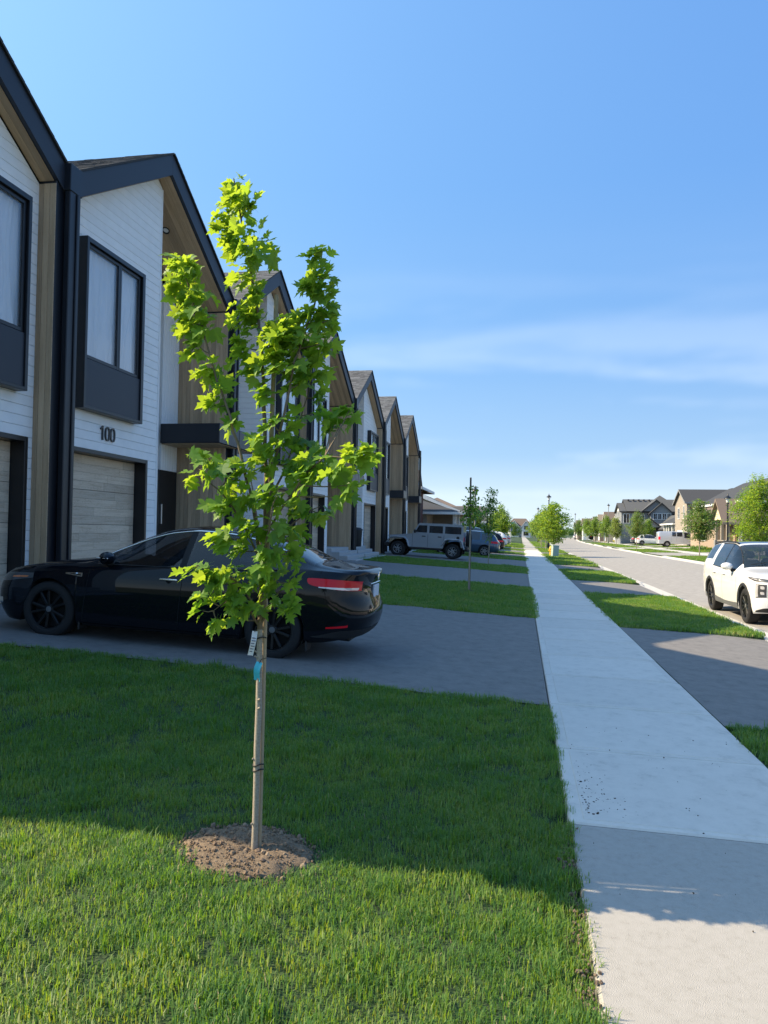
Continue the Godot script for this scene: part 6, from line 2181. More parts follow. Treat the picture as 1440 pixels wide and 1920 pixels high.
# a roof over the rectangle x0..x1, z0..z1 whose eaves lie at y; ridge along "x" or "z", gabled or hipped
func roof_part(parent: Node3D, x0: float, x1: float, z0: float, z1: float, y: float, rise: float, along: String, hip: float, mt: Material, trim: Material, wall: Material, over := 0.4) -> void:
	var P := func(u: float, hh: float, w: float) -> Vector3: return Vector3(u, hh, w) if along == "x" else Vector3(w, hh, u)
	var u0 := (x0 if along == "x" else z0)
	var u1 := (x1 if along == "x" else z1)
	var w0 := (z0 if along == "x" else x0)
	var w1 := (z1 if along == "x" else x1)
	var wc := (w0 + w1) * 0.5
	var half := (w1 - w0) * 0.5
	var k := rise / half
	var e := over
	var ye := y - k * e
	var g := Geo.new()
	var r0 := u0 + (hip * half if hip > 0.0 else -e)
	var r1 := u1 - (hip * half if hip > 0.0 else -e)
	if r0 > r1:
		r0 = (u0 + u1) * 0.5
		r1 = r0
	var ridge0: Vector3 = P.call(r0, y + rise, wc)
	var ridge1: Vector3 = P.call(r1, y + rise, wc)
	for s in [-1.0, 1.0]:
		var ww: float = wc + (half + e) * s
		var a: Vector3 = P.call(u0 - e, ye, ww)
		var b: Vector3 = P.call(u1 + e, ye, ww)
		var out: Vector3 = P.call(0, 0.6, s)
		g.flat(a, b, ridge1, ridge0, out)
		g.flat(a - Vector3(0, 0.18, 0), b - Vector3(0, 0.18, 0), ridge1 - Vector3(0, 0.18, 0), ridge0 - Vector3(0, 0.18, 0), -out)
	var ends := Geo.new()
	for s in [0, 1]:
		var uu: float = (u0 - e) if s == 0 else (u1 + e)
		var a: Vector3 = P.call(uu, ye, wc - half - e)
		var b: Vector3 = P.call(uu, ye, wc + half + e)
		var r: Vector3 = ridge0 if s == 0 else ridge1
		var out: Vector3 = P.call(-1.0 if s == 0 else 1.0, 0.3 if hip > 0 else 0.0, 0)
		if hip > 0.0:
			g.tri(a, b, r, ((b - a).cross(r - a)).normalized() * (1.0 if ((b - a).cross(r - a)).dot(out) > 0 else -1.0))
		else:
			var wall_u: float = u0 + 0.003 if s == 0 else u1 - 0.003
			ends.tri(P.call(wall_u, y - 0.02, w0), P.call(wall_u, y - 0.02, w1), P.call(wall_u, y + rise - 0.05, wc), out)
			var dn := Vector3(0, 0.22, 0)
			var th: Vector3 = P.call(0.04 * (1.0 if s == 1 else -1.0), 0, 0)
	var rf := part(parent, "roof", g, mt)
	g = Geo.new()   # fascia boards along the eaves and the gable edges
	for s in [-1.0, 1.0]:
		var ww: float = wc + (half + e) * s
		var a: Vector3 = P.call(u0 - e, ye, ww)
		var b: Vector3 = P.call(u1 + e, ye, ww)
		var out: Vector3 = P.call(0, 0, s)
		g.flat(a + out * 0.02 + Vector3(0, 0.02, 0), b + out * 0.02 + Vector3(0, 0.02, 0), b + out * 0.02 - Vector3(0, 0.2, 0), a + out * 0.02 - Vector3(0, 0.2, 0), out)
		g.flat(a - Vector3(0, 0.2, 0) + out * 0.02, b - Vector3(0, 0.2, 0) + out * 0.02, P.call(u1 + e, ye - 0.2, wc + (half - 0.02) * s), P.call(u0 - e, ye - 0.2, wc + (half - 0.02) * s), Vector3.DOWN)
		for q in [0, 1]:
			var uu: float = (u0 - e) if q == 0 else (u1 + e)
			var o2: Vector3 = P.call(-1.0 if q == 0 else 1.0, 0, 0)
			if hip > 0.0:
				if s > 0:
					var c: Vector3 = P.call(uu, ye, wc - half - e)
					var d: Vector3 = P.call(uu, ye, wc + half + e)
					g.flat(c + o2 * 0.02, d + o2 * 0.02, d + o2 * 0.02 - Vector3(0, 0.2, 0), c + o2 * 0.02 - Vector3(0, 0.2, 0), o2)
			else:
				var c: Vector3 = P.call(uu, ye, ww)
				var r: Vector3 = P.call(uu, y + rise, wc)
				g.flat(c + o2 * 0.02, r + o2 * 0.02 + Vector3(0, 0.02, 0), r + o2 * 0.02 - Vector3(0, 0.26, 0), c + o2 * 0.02 - Vector3(0, 0.24, 0), o2)
	part(rf, "fascia", g, trim)
	if not ends.v.is_empty():
		part(rf, "gable", ends, wall)

func block(parent: Node3D, x0: float, x1: float, z0: float, z1: float, y0: float, y1: float, mt: Material, called := "wall") -> void:
	var g := Geo.new()
	g.box(Vector3(x0, y0, z0), Vector3(x1, y1, z1), 0.0)
	part(parent, called, g, mt)

func garage_front(parent: Node3D, o: Vector3, A: Vector3, N: Vector3, w: float, mt: Material) -> void:
	for k in 4:
		var g := Geo.new()
		g.prism(rect(-w / 2, 0.05 + k * 0.54, w / 2, 0.05 + k * 0.54 + 0.52), o, A, Vector3.UP, N, 0.05, 0.02)
		part(parent, "garage_panel", g, mt)

func column_part(parent: Node3D, p: Vector3, h: float, stone: Material, shaft: Material) -> void:
	var g := Geo.new()
	g.box(p + Vector3(-0.24, 0, -0.24), p + Vector3(0.24, 1.0, 0.24), 0.03)
	var c := part(parent, "column", g, stone)
	g = Geo.new()
	g.box(p + Vector3(-0.15, 1.0, -0.15), p + Vector3(0.15, h, 0.15), 0.02)
	part(c, "shaft", g, shaft)

func make_far_houses() -> void:
	for e in [["roof_charcoal", 0.045, 0.047, 0.052], ["roof_grey", 0.085, 0.088, 0.09], ["roof_brown", 0.15, 0.115, 0.095], ["roof_tan", 0.24, 0.195, 0.15]]:
		var m := mat(e[0], e[1], e[2], e[3], 0.95)
		m.albedo_texture = T.speck
		tri(m, 0.8)
	left_houses()
	right_houses()
	var bank := Geo.new()   # a far belt of trees behind the last houses
	var n := noise(600, 0.02, 4)
	for k in 160:
		var x := -700.0 + k * 9.0
		var z := -760.0 + 30.0 * n.get_noise_1d(k * 3.0)
		var r := 7.0 + 4.0 * n.get_noise_1d(k * 9.0)
		for i in 4:
			for j in 7:
				var q := []
				for c in [[i, j], [i, j + 1], [i + 1, j + 1], [i + 1, j]]:
					var th: float = PI / 2 * c[0] / 4.0
					var ph: float = TAU * c[1] / 7.0
					q.append(Vector3(x + cos(ph) * cos(th) * r * 1.2, 0.2 + sin(th) * r * 0.9 * (1.0 + 0.3 * n.get_noise_2d(x + c[1] * 9.0, c[0] * 30.0)), z + sin(ph) * cos(th) * r))
				bank.flat(q[0], q[1], q[2], q[3], (q[0] - Vector3(x, 0, z)).normalized())
	var o := part(self, "treeline", bank, M.leaf_dark, "stuff")
	tag(o, "low dark belt of woods on the horizon behind the last houses", "woods")

func left_houses() -> void:
	# brick house: two storeys of red brick
	var h := thing("brick_house", "red brick two-storey house whose upper floor shows past the end of the gabled row", "house", Vector3(-8.3, 0.4, -61.0))
	block(h, -9.0, 0.0, -3.0, 4.0, -0.3, 5.0, M.brick_red)
	roof_part(h, -9.0, 0.3, -3.0, 4.0, 4.85, 0.9, "x", 0.95, M.roof_tan, M.trim_white, M.brick_red, 0.6)
	roof_part(h, -5.0, 0.15, 0.2, 2.8, 4.95, 1.25, "x", 0.0, M.roof_tan, M.trim_white, M.brick_red, 0.2)
	window_part(h, Vector3(0.003, 2.9, 1.2), Vector3.BACK, Vector3.RIGHT, 1.2, 1.5, M.trim_white)
	window_part(h, Vector3(-1.6, 2.9, 4.003), Vector3.RIGHT, Vector3.BACK, 1.1, 1.5, M.trim_white)
	# bungalows
	h = thing("bungalow", "beige brick bungalow with a dark hip roof and a columned porch, behind the silver off-roader", "house", Vector3(-5.4, 0.3, -70.0))
	block(h, -11.0, -2.6, -5.0, 5.6, -0.3, 3.2, M.brick_beige)
	block(h, -2.6, -0.2, -5.0, 1.0, -0.3, 3.2, M.brick_beige)
	roof_part(h, -11.0, 0.0, -5.0, 5.6, 3.2, 1.45, "x", 0.95, M.roof_charcoal, M.trim_white, M.brick_beige, 0.45)
	for z in [5.2, 1.6]:
		column_part(h, Vector3(-0.25, 0.0, z), 3.1, M.brick_beige, M.trim_white)
	window_part(h, Vector3(-5.0, 0.9, 5.603), Vector3.RIGHT, Vector3.BACK, 1.1, 1.5, M.trim_white)
	window_part(h, Vector3(-3.6, 0.9, 5.603), Vector3.RIGHT, Vector3.BACK, 0.8, 1.5, M.trim_white)
	garage_front(h, Vector3(-0.197, 0.05, -2.4), Vector3.BACK, Vector3.RIGHT, 3.2, M.garage_white)
	h = thing("bungalow", "bungalow with a tan roof just beyond the dark hip roof, left of the two saplings", "house", Vector3(-5.8, 0.3, -82.0))
	block(h, -11.0, -1.2, -4.8, 5.0, -0.3, 3.4, M.wall_beige)
	roof_part(h, -11.0, 0.0, -4.8, 5.0, 3.45, 2.1, "z", 0.0, M.roof_tan, M.trim_white, M.wall_beige, 0.4)
	for z in [4.6, 1.4]:
		column_part(h, Vector3(-0.3, 0.0, z), 3.3, M.brick_beige, M.trim_white)
	window_part(h, Vector3(-1.197, 0.8, 3.0), Vector3.BACK, Vector3.RIGHT, 1.6, 1.6, M.trim_dark)
	garage_front(h, Vector3(-1.197, 0.05, -2.0), Vector3.BACK, Vector3.RIGHT, 3.6, M.garage_white)
	plain_house("far_house", "white-walled house with a grey roof, behind the crown of the narrow sapling", Vector3(-7.0, 0.3, -99.0), 0.0, 10.0, 3.6, 2.6, 0.0, M.wall_white, M.roof_grey)
	plain_house("far_house", "low house behind the bright yellow-green tree left of the sidewalk", Vector3(-8.0, 0.3, -118.0), 0.0, 11.0, 3.4, 2.2, 1.0, M.wall_beige, M.roof_brown)
	plain_house("far_house", "two-storey house beyond the yellow-green tree on the left side", Vector3(-10.0, 0.3, -140.0), 0.0, 11.0, 5.4, 2.4, 1.0, M.wall_tan, M.roof_brown)
	h = thing("far_house", "white gabled house that closes the far end of the sidewalk", "house", Vector3(-0.6, 0.1, -318.0), -PI / 2)
	block(h, -8.0, 0.0, -5.0, 5.0, -0.3, 4.8, M.wall_white)
	roof_part(h, -8.0, 0.0, -5.0, 5.0, 4.8, 3.0, "z", 0.6, M.roof_brown, M.trim_white, M.wall_white, 0.5)
	for z in [-2.6, 2.2]:
		block(h, 0.0, 2.0, z - 1.8, z + 1.8, -0.3, 4.6, M.wall_white)
		roof_part(h, -2.0, 2.0, z - 1.8, z + 1.8, 4.6, 2.3, "x", 0.0, M.roof_brown, M.trim_white, M.wall_white, 0.4)
		window_part(h, Vector3(2.003, 3.2, z), Vector3.BACK, Vector3.RIGHT, 1.6, 1.5, M.trim_dark)
		window_part(h, Vector3(2.003, 0.7, z), Vector3.BACK, Vector3.RIGHT, 2.0, 1.6, M.trim_dark)
	plain_house("far_house", "brown-roofed house left of the white gabled house at the sidewalk's end", Vector3(-9.0, 0.2, -262.0), 0.0, 16.0, 5.4, 3.6, 1.0, M.wall_beige, M.roof_brown)

func right_houses() -> void:
	# A: tall gable end towards the street, the van in its drive
	var h := thing("gabled_house", "tan two-storey house with a dark roof, gable end above the van's nose", "house", Vector3(23.6, 0.3, -119.0), PI)
	block(h, -10.0, 0.0, -4.2, 4.2, -0.3, 6.4, M.wall_grey)
	block(h, 0.0, 0.06, -4.2, 4.2, -0.3, 6.4, M.wall_tan, "front_wall")
	block(h, -1.6, 0.06, -4.26, -4.2, -0.3, 6.4, M.wall_tan, "side_wall")
	roof_part(h, -10.0, 0.06, -4.26, 4.2, 6.4, 1.95, "x", 0.0, M.roof_charcoal, M.wall_grey, M.wall_tan, 0.35)
	window_part(h, Vector3(0.065, 3.9, -2.4), Vector3.BACK, Vector3.RIGHT, 0.9, 1.9, M.trim_white)
	window_part(h, Vector3(0.065, 3.9, 1.2), Vector3.BACK, Vector3.RIGHT, 1.4, 1.7, M.trim_white)
	window_part(h, Vector3(-0.8, 3.7, -4.263), Vector3.RIGHT, Vector3.FORWARD, 0.8, 1.9, M.brick_red)
	window_part(h, Vector3(-4.5, 3.8, -4.203), Vector3.RIGHT, Vector3.FORWARD, 1.0, 1.3, M.trim_white)
	garage_front(h, Vector3(0.065, 0.0, 0.0), Vector3.BACK, Vector3.RIGHT, 4.6, M.garage_white)
	# its hipped porch on the far side
	roof_part(h, -4.5, 0.1, 4.3, 14.5, 3.5, 1.3, "z", 0.9, M.roof_charcoal, M.trim_white, M.wall_grey, 0.35)
	block(h, -4.5, -2.2, 4.3, 14.4, -0.3, 3.45, M.wall_grey)
	for z in [4.7, 7.4, 10.2, 12.0, 14.1]:
		column_part(h, Vector3(-0.2, 0.0, z), 3.4, M.wall_stone, M.trim_white)
	window_part(h, Vector3(-2.19, 0.7, 6.0), Vector3.BACK, Vector3.RIGHT, 1.4, 1.8, M.trim_white)
	# B: brown shingled roofs, peach porch with a yellow gable
	h = thing("porch_house", "tan house with brown shingle roofs, pale yellow gable and peach columned porch", "house", Vector3(22.6, 0.3, -92.0), PI)
	block(h, -9.0, 0.0, -8.0, 12.0, -0.3, 5.4, M.wall_peach)
	roof_part(h, -9.0, 0.0, -8.0, 12.0, 5.4, 2.6, "z", 0.95, M.roof_charcoal, M.trim_white, M.wall_tan, 0.4)
	roof_part(h, -7.0, -1.0, 8.0, 15.0, 5.6, 2.0, "z", 0.9, M.roof_charcoal, M.trim_white, M.wall_tan, 0.3)
	roof_part(h, -2.2, 1.6, -4.2, 11.0, 3.2, 2.3, "z", 0.0, M.roof_brown, M.wall_beige, M.wall_peach, 0.3)
	# the porch gable stands out towards the street
	roof_part(h, -4.0, 1.9, -9.6, -4.4, 3.15, 2.25, "x", 0.0, M.roof_brown, M.wall_brown, M.wall_cream, 0.4)
	for z in [-9.2, -7.0, -4.7]:
		column_part(h, Vector3(1.6, 0.0, z), 3.1, M.wall_stone, M.wall_tan)
	block(h, 0.0, 1.4, -4.9, -4.65, -0.3, 3.1, M.wall_peach, "porch_wall")
	block(h, 0.0, 1.2, -4.0, 10.0, -0.3, 3.15, M.wall_peach, "front_bay")
	var g := Geo.new()
	g.prism(rect(-0.5, 0.1, 0.5, 2.3), Vector3(0.003, 0, -6.4), Vector3.BACK, Vector3.UP, Vector3.RIGHT, 0.04)
	part(h, "door", g, M.brick_red)
	window_part(h, Vector3(0.003, 0.8, -7.9), Vector3.BACK, Vector3.RIGHT, 1.2, 1.7, M.trim_white)
	window_part(h, Vector3(1.203, 0.8, 3.0), Vector3.BACK, Vector3.RIGHT, 2.2, 1.7, M.trim_white)
	window_part(h, Vector3(-4.0, 0.9, -8.003), Vector3.RIGHT, Vector3.FORWARD, 1.4, 1.5, M.trim_white)
	for k in 6:
		g = Geo.new()
		g.box(Vector3(1.92, 0.0, -9.2 + k * 0.45), Vector3(2.0, 0.9, -9.12 + k * 0.45), 0.01)
		part(h, "baluster", g, M.wall_tan)
	block(h, 1.88, 2.04, -9.3, -6.8, 0.9, 0.98, M.wall_tan, "rail")
	# C: grey house, front towards the camera with two nested gables
	h = thing("grey_house", "large grey stone house with dark trimmed nested gables and a row of roof vents", "house", Vector3(23.5, 0.25, -146.0), -PI / 2)
	block(h, -10.0, 0.0, -5.3, 5.1, -0.3, 6.0, M.wall_grey)
	roof_part(h, -10.0, 0.0, -5.3, 3.9, 6.0, 2.3, "z", 0.0, M.roof_grey, M.trim_dark, M.wall_grey, 0.35)
	roof_part(h, -8.0, 0.0, 2.0, 5.1, 5.95, 1.6, "z", 0.0, M.roof_grey, M.trim_dark, M.wall_white, 0.35)
	roof_part(h, -9.0, -0.6, -6.2, 1.2, 6.0, 3.1, "z", 0.95, M.roof_grey, M.trim_dark, M.wall_grey, 0.4)
	roof_part(h, -4.0, 0.5, -3.6, 1.6, 5.9, 2.15, "x", 0.0, M.roof_grey, M.trim_dark, M.wall_grey, 0.35)
	roof_part(h, -3.0, 1.2, -3.7, 0.1, 5.7, 1.75, "x", 0.0, M.roof_grey, M.trim_dark, M.wall_stone, 0.35)
	block(h, 0.0, 1.2, -3.7, 0.1, -0.3, 5.7, M.wall_stone)
	for z in [-3.1, -2.3, -1.5, -0.7]:
		window_part(h, Vector3(1.203, 4.3, z), Vector3.BACK, Vector3.RIGHT, 0.7, 1.2, M.trim_white)
	window_part(h, Vector3(0.003, 4.0, 1.4), Vector3.BACK, Vector3.RIGHT, 0.8, 1.2, M.trim_white)
	window_part(h, Vector3(0.003, 3.6, 4.2), Vector3.BACK, Vector3.RIGHT, 1.1, 1.8, M.trim_white)
	for k in 5:
		g = Geo.new()
		g.box(Vector3(-4.3, 8.0, -0.6 + k * 0.95), Vector3(-3.8, 8.27, -0.3 + k * 0.95), 0.03)
		part(h, "roof_vent", g, M.trim_dark)
	# its garage wing reaching forward
	block(h, 0.0, 10.0, -5.6, -1.3, -0.3, 2.9, M.wall_stone)
	roof_part(h, -2.0, 10.0, -5.9, -1.0, 2.9, 2.2, "x", 0.9, M.roof_grey, M.trim_dark, M.wall_grey, 0.4)
	roof_part(h, 0.0, 5.0, -1.2, 2.6, 2.9, 1.5, "x", 0.0, M.roof_grey, M.trim_dark, M.wall_stone, 0.4)
	for z in [-0.8, 0.8, 2.3]:
		column_part(h, Vector3(4.7, 0.0, z), 2.85, M.wall_stone, M.trim_dark)
	garage_front(h, Vector3(10.003, 0.0, -3.4), Vector3.BACK, Vector3.RIGHT, 3.6, M.trim_dark)
	var rows := [
		["brown-roofed house immediately beyond the large grey house", -174.0, 20.4, 10.0, 5.6, 2.6, 0.0, "wall_beige", "roof_brown"],
		["tan-roofed house, second beyond the large grey house", -190.0, 20.7, 10.0, 5.4, 2.6, 0.0, "wall_brown", "roof_tan"],
		["dark-roofed house, third beyond the large grey house", -206.0, 21.0, 9.0, 5.2, 2.5, 0.0, "wall_tan", "roof_grey"],
		["white-walled house with a brown roof, above the trees of the far boulevard", -242.0, 20.8, 13.0, 5.4, 2.4, 0.0, "wall_white", "roof_brown"],
		["small brown-roofed house beside the white-walled one, far down the street", -262.0, 20.6, 10.0, 5.2, 2.2, 0.0, "wall_brown", "roof_brown"],
		["low house with a dark hip roof where the street bends out of sight", -304.0, 22.5, 16.0, 5.0, 3.4, 1.0, "wall_beige", "roof_charcoal"]]
	for r in rows:
		plain_house("far_house", r[0], Vector3(r[2], 0.2, r[1]), PI, r[3], r[4], r[5], r[6], M[r[7]], M[r[8]])

func plain_house(called: String, label: String, at: Vector3, turn: float, w: float, h: float, rise: float, hip: float, wall: Material, roof: Material) -> void:
	var o := thing(called, label, "house", at, turn)
	var s := w * 0.5
	block(o, -11.0, 0.0, -s, s, -0.3, h, wall)
	roof_part(o, -11.0, 0.0, -s, s, h, rise, "z", hip, roof, M.trim_white, wall, 0.4)
	block(o, 0.0, 2.2, -s + 0.6, -s + 5.0, -0.3, h * 0.86, wall, "front_wing")
	roof_part(o, -2.0, 2.2, -s + 0.6, -s + 5.0, h * 0.86, 1.7, "x", 0.0, roof, M.trim_white, M.wall_stone, 0.35)
	garage_front(o, Vector3(2.203, 0.0, -s + 2.8), Vector3.BACK, Vector3.RIGHT, 3.2, M.garage_white)
	window_part(o, Vector3(0.003, 0.8, s - 2.2), Vector3.BACK, Vector3.RIGHT, 1.8, 1.6, M.trim_white)
	if h > 4.5:
		for z in [-s + 2.8, s - 2.2]:
			window_part(o, Vector3(2.203 if z < 0 else 0.003, 3.2, z), Vector3.BACK, Vector3.RIGHT, 1.5, 1.4, M.trim_white)
	for e in [-1.0, 1.0]:
		window_part(o, Vector3(-4.0, h - 2.0, (s + 0.003) * e), Vector3.RIGHT, Vector3(0, 0, e), 1.1, 1.3, M.trim_white)

# ------------------------------------------------------------------ street furniture
func street_lamp(label: String, at: Vector3, h: float, pole: Material) -> void:
	var o := thing("street_lamp", label, "street lamp", at)
	var g := Geo.new()
	g.lathe([Vector2(0.16, 0.0), Vector2(0.16, 0.5), Vector2(0.11, 0.62), Vector2(0.085, 0.9), Vector2(0.055, h - 0.75), Vector2(0.09, h - 0.72), Vector2(0.09, h - 0.66), Vector2(0.05, h - 0.62)], Vector3.ZERO, Vector3.UP, 14)
	part(o, "pole", g, pole)
	g = Geo.new()
	g.lathe([Vector2(0.10, h - 0.62), Vector2(0.19, h - 0.30), Vector2(0.17, h - 0.28)], Vector3.ZERO, Vector3.UP, 8)
	part(o, "lantern_glass", g, M.trim_white)
	g = Geo.new()
	g.lathe([Vector2(0.30, h - 0.31), Vector2(0.28, h - 0.24), Vector2(0.10, h - 0.10), Vector2(0.05, h - 0.02), Vector2(0.03, h + 0.10), Vector2(0.0, h + 0.14)], Vector3.ZERO, Vector3.UP, 12)
	part(o, "lantern_cap", g, M.lamp_black)

func make_street_things() -> void:
	street_lamp("black post lamp just behind the boulevard tree that stands over the hydrant", Vector3(3.2, -0.06, -91.0), 6.35, M.lamp_black)
	street_lamp("smaller-looking black post lamp further down the near boulevard row of trees", Vector3(3.3, -0.05, -153.0), 6.9, M.lamp_black)
	street_lamp("post lamp with a grey shaft on the opposite boulevard, left of the large grey house", Vector3(16.5, -0.03, -150.0), 7.6, M.pole_grey)
	street_lamp("post lamp rising in front of the brown shingle roof of the porch house", Vector3(16.6, -0.03, -65.5), 5.1, M.lamp_black)
	street_lamp("tiny distant post lamp over the dark hip roof at the bend", Vector3(16.2, 0.0, -236.0), 8.0, M.lamp_black)
	street_lamp("post lamp partly hidden by the leaves of the two saplings", Vector3(-3.75, 0.22, -62.5), 5.2, M.pole_grey)
	# utility box and hydrant under the boulevard tree
	var o := thing("utility_box", "pale green utility box standing on the boulevard grass in front of the bright tree", "utility box", Vector3(2.48, -0.05, -57.5), 0.25)
	o.rotation.z = -0.05
	var g := Geo.new()
	g.box(Vector3(-0.23, 0.0, -0.23), Vector3(0.23, 0.82, 0.23), 0.02)
	part(o, "cabinet", g, M.utility_green)
	g = Geo.new()
	g.box(Vector3(-0.25, 0.80, -0.25), Vector3(0.25, 0.88, 0.25), 0.02)
	part(o, "lid", g, M.utility_green)
	o = thing("fire_hydrant", "yellow fire hydrant on the boulevard left of the pale green utility box", "hydrant", Vector3(2.28, -0.05, -59.6))
	g = Geo.new()
	g.lathe([Vector2(0.15, 0.0), Vector2(0.15, 0.06), Vector2(0.10, 0.08), Vector2(0.10, 0.52), Vector2(0.14, 0.54), Vector2(0.14, 0.59), Vector2(0.11, 0.62), Vector2(0.08, 0.72), Vector2(0.03, 0.76), Vector2(0.0, 0.78)], Vector3.ZERO, Vector3.UP, 16)
	part(o, "barrel", g, M.hydrant_yellow)
	for d in [Vector3(1, 0, 0), Vector3(-1, 0, 0), Vector3(0, 0, 1)]:
		g = Geo.new()
		g.lathe([Vector2(0.06, 0.0), Vector2(0.06, 0.16), Vector2(0.04, 0.19), Vector2(0.0, 0.19)], Vector3(0, 0.42, 0), d, 10)
		part(o, "nozzle", g, M.hydrant_yellow)
	# stop sign seen from behind, with a street name blade on top
	o = thing("stop_sign", "stop sign seen from behind on a thin post with a green name blade", "street sign", Vector3(-1.45, 0.08, -105.0))
	g = Geo.new()
	g.tube([Vector3(0, -0.1, 0), Vector3(0, 3.0, 0)], [0.035, 0.035], 8)
	part(o, "post", g, M.trim_white)
	g = Geo.new()
	var oct := PackedVector2Array()
	for k in 8:
		oct.append(Vector2(cos(TAU * (k + 0.5) / 8), sin(TAU * (k + 0.5) / 8)) * 0.38)
	g.prism(oct, Vector3(0, 2.2, -0.05), Vector3.RIGHT, Vector3.UP, Vector3.BACK, 0.01, 0.0, Vector2.ZERO, false, true)
	part(o, "plate", g, M.sign_grey)
	g = Geo.new()
	g.box(Vector3(-0.42, 2.86, -0.015), Vector3(0.42, 3.08, 0.015), 0.004)
	part(o, "name_blade", g, M.sign_green)
	# a bin at the top of the entry steps of the fifth house
	o = thing("waste_bin", "black lidded bin at the top of the concrete steps by the fifth townhouse", "bin", Vector3(-7.45, 0.93, -33.9), 0.3)
	g = Geo.new()
	g.lathe([Vector2(0.0, 0.0), Vector2(0.20, 0.0), Vector2(0.26, 0.75), Vector2(0.24, 0.75)], Vector3.ZERO, Vector3.UP, 16)
	part(o, "barrel", g, M.plastic_black)
	g = Geo.new()
	g.lathe([Vector2(0.28, 0.74), Vector2(0.28, 0.79), Vector2(0.18, 0.87), Vector2(0.0, 0.89)], Vector3.ZERO, Vector3.UP, 16)
	part(o, "lid", g, M.plastic_black)
	# yellow flowers across the street
	flower_bed("flower_bed", "bed of yellow flowers across the street right of the far street lamp", Vector3(19.8, 0.1, -158.0), Vector2(1.4, 2.2), 260, 0.22)
	flower_bed("flower_bed", "yellow flowers and low shrubs at the foot of the peach porch", Vector3(20.0, 0.15, -84.0), Vector2(0.5, 1.6), 120, 0.16)
	flower_bed("flower_bed", "mixed low planting before the end of the tan house porch", Vector3(20.0, 0.15, -91.5), Vector2(0.6, 2.4), 0, 0.2)
	dirt_edge()
	# clods and crumbs that the digging left on the sidewalk
	var list := []
	for i in 150:
		var q := rng.randfn()
		var x := WALK_L + 0.10 + absf(rng.randfn()) * 0.11
		var z := -4.62 - absf(rng.randfn()) * 0.45
		if i > 95:
			x = rng.randf_range(WALK_L + 0.05, WALK_R - 0.05)
			z = rng.randf_range(-7.0, -3.2)
		var s := rng.randf_range(0.002, 0.0055) if i % 9 or i > 95 else rng.randf_range(0.006, 0.011)
		list.append(Transform3D(Basis.from_euler(Vector3(rng.randf() * 6, rng.randf() * 6, 0)) * Basis.from_scale(Vector3(s, s * 0.6, s)), Vector3(x, ground_y(x, z) + 0.016, z)))
	var mm := multi(self, "dirt_crumbs", clod_mesh(140, M.dirt_dark), list, "stuff")
	tag(mm, "dark crumbs of soil scattered over the sidewalk slabs", "dirt")

func dirt_edge() -> void:
	var list := []
	for i in 420:
		var z := rng.randf_range(-4.4, -1.4)
		var x := WALK_L - 0.035 + rng.randfn() * 0.022
		var s := rng.randf_range(0.003, 0.010)
		list.append(Transform3D(Basis.from_euler(Vector3(rng.randf() * 6, rng.randf() * 6, 0)) * Basis.from_scale(Vector3(s, s * 0.7, s)), Vector3(x, (0.014 if x > WALK_L else ground_y(x, z) + rng.randf() * 0.016), z)))
	var mm := multi(self, "dirt_edge", clod_mesh(141, M.clod_1), list, "stuff")
	tag(mm, "crumbly brown dirt along the left edge of the nearest sidewalk slab", "dirt")

func flower_bed(called: String, label: String, at: Vector3, size: Vector2, blooms: int, h: float) -> void:
	var o := thing(called, label, "flower bed", at)
	var list := []
	for i in 90:
		list.append(Transform3D(Basis.from_euler(Vector3(0, rng.randf() * TAU, 0)), Vector3(rng.randf_range(-1, 1) * size.x, rng.randf() * h, rng.randf_range(-1, 1) * size.y)))
	multi(o, "leaves", sprig([M.leaf_far_1, M.leaf_dark], 6, 0.13, 700 + blooms), list, "stuff")
	if blooms > 0:
		var g := Geo.new()
		g.lathe([Vector2(0.0, 0.0), Vector2(0.09, 0.03), Vector2(0.07, 0.06), Vector2(0.0, 0.05)], Vector3.ZERO, Vector3.UP, 7)
		var fl := []
		for i in blooms:
			fl.append(Transform3D(Basis.from_euler(Vector3(rng.randf_range(-0.4, 0.4), rng.randf() * TAU, 0)), Vector3(rng.randf_range(-1, 1) * size.x, h * rng.randf_range(0.9, 1.5), rng.randf_range(-1, 1) * size.y)))
		multi(o, "blooms", g.mesh(M.flower_yellow), fl, "stuff")

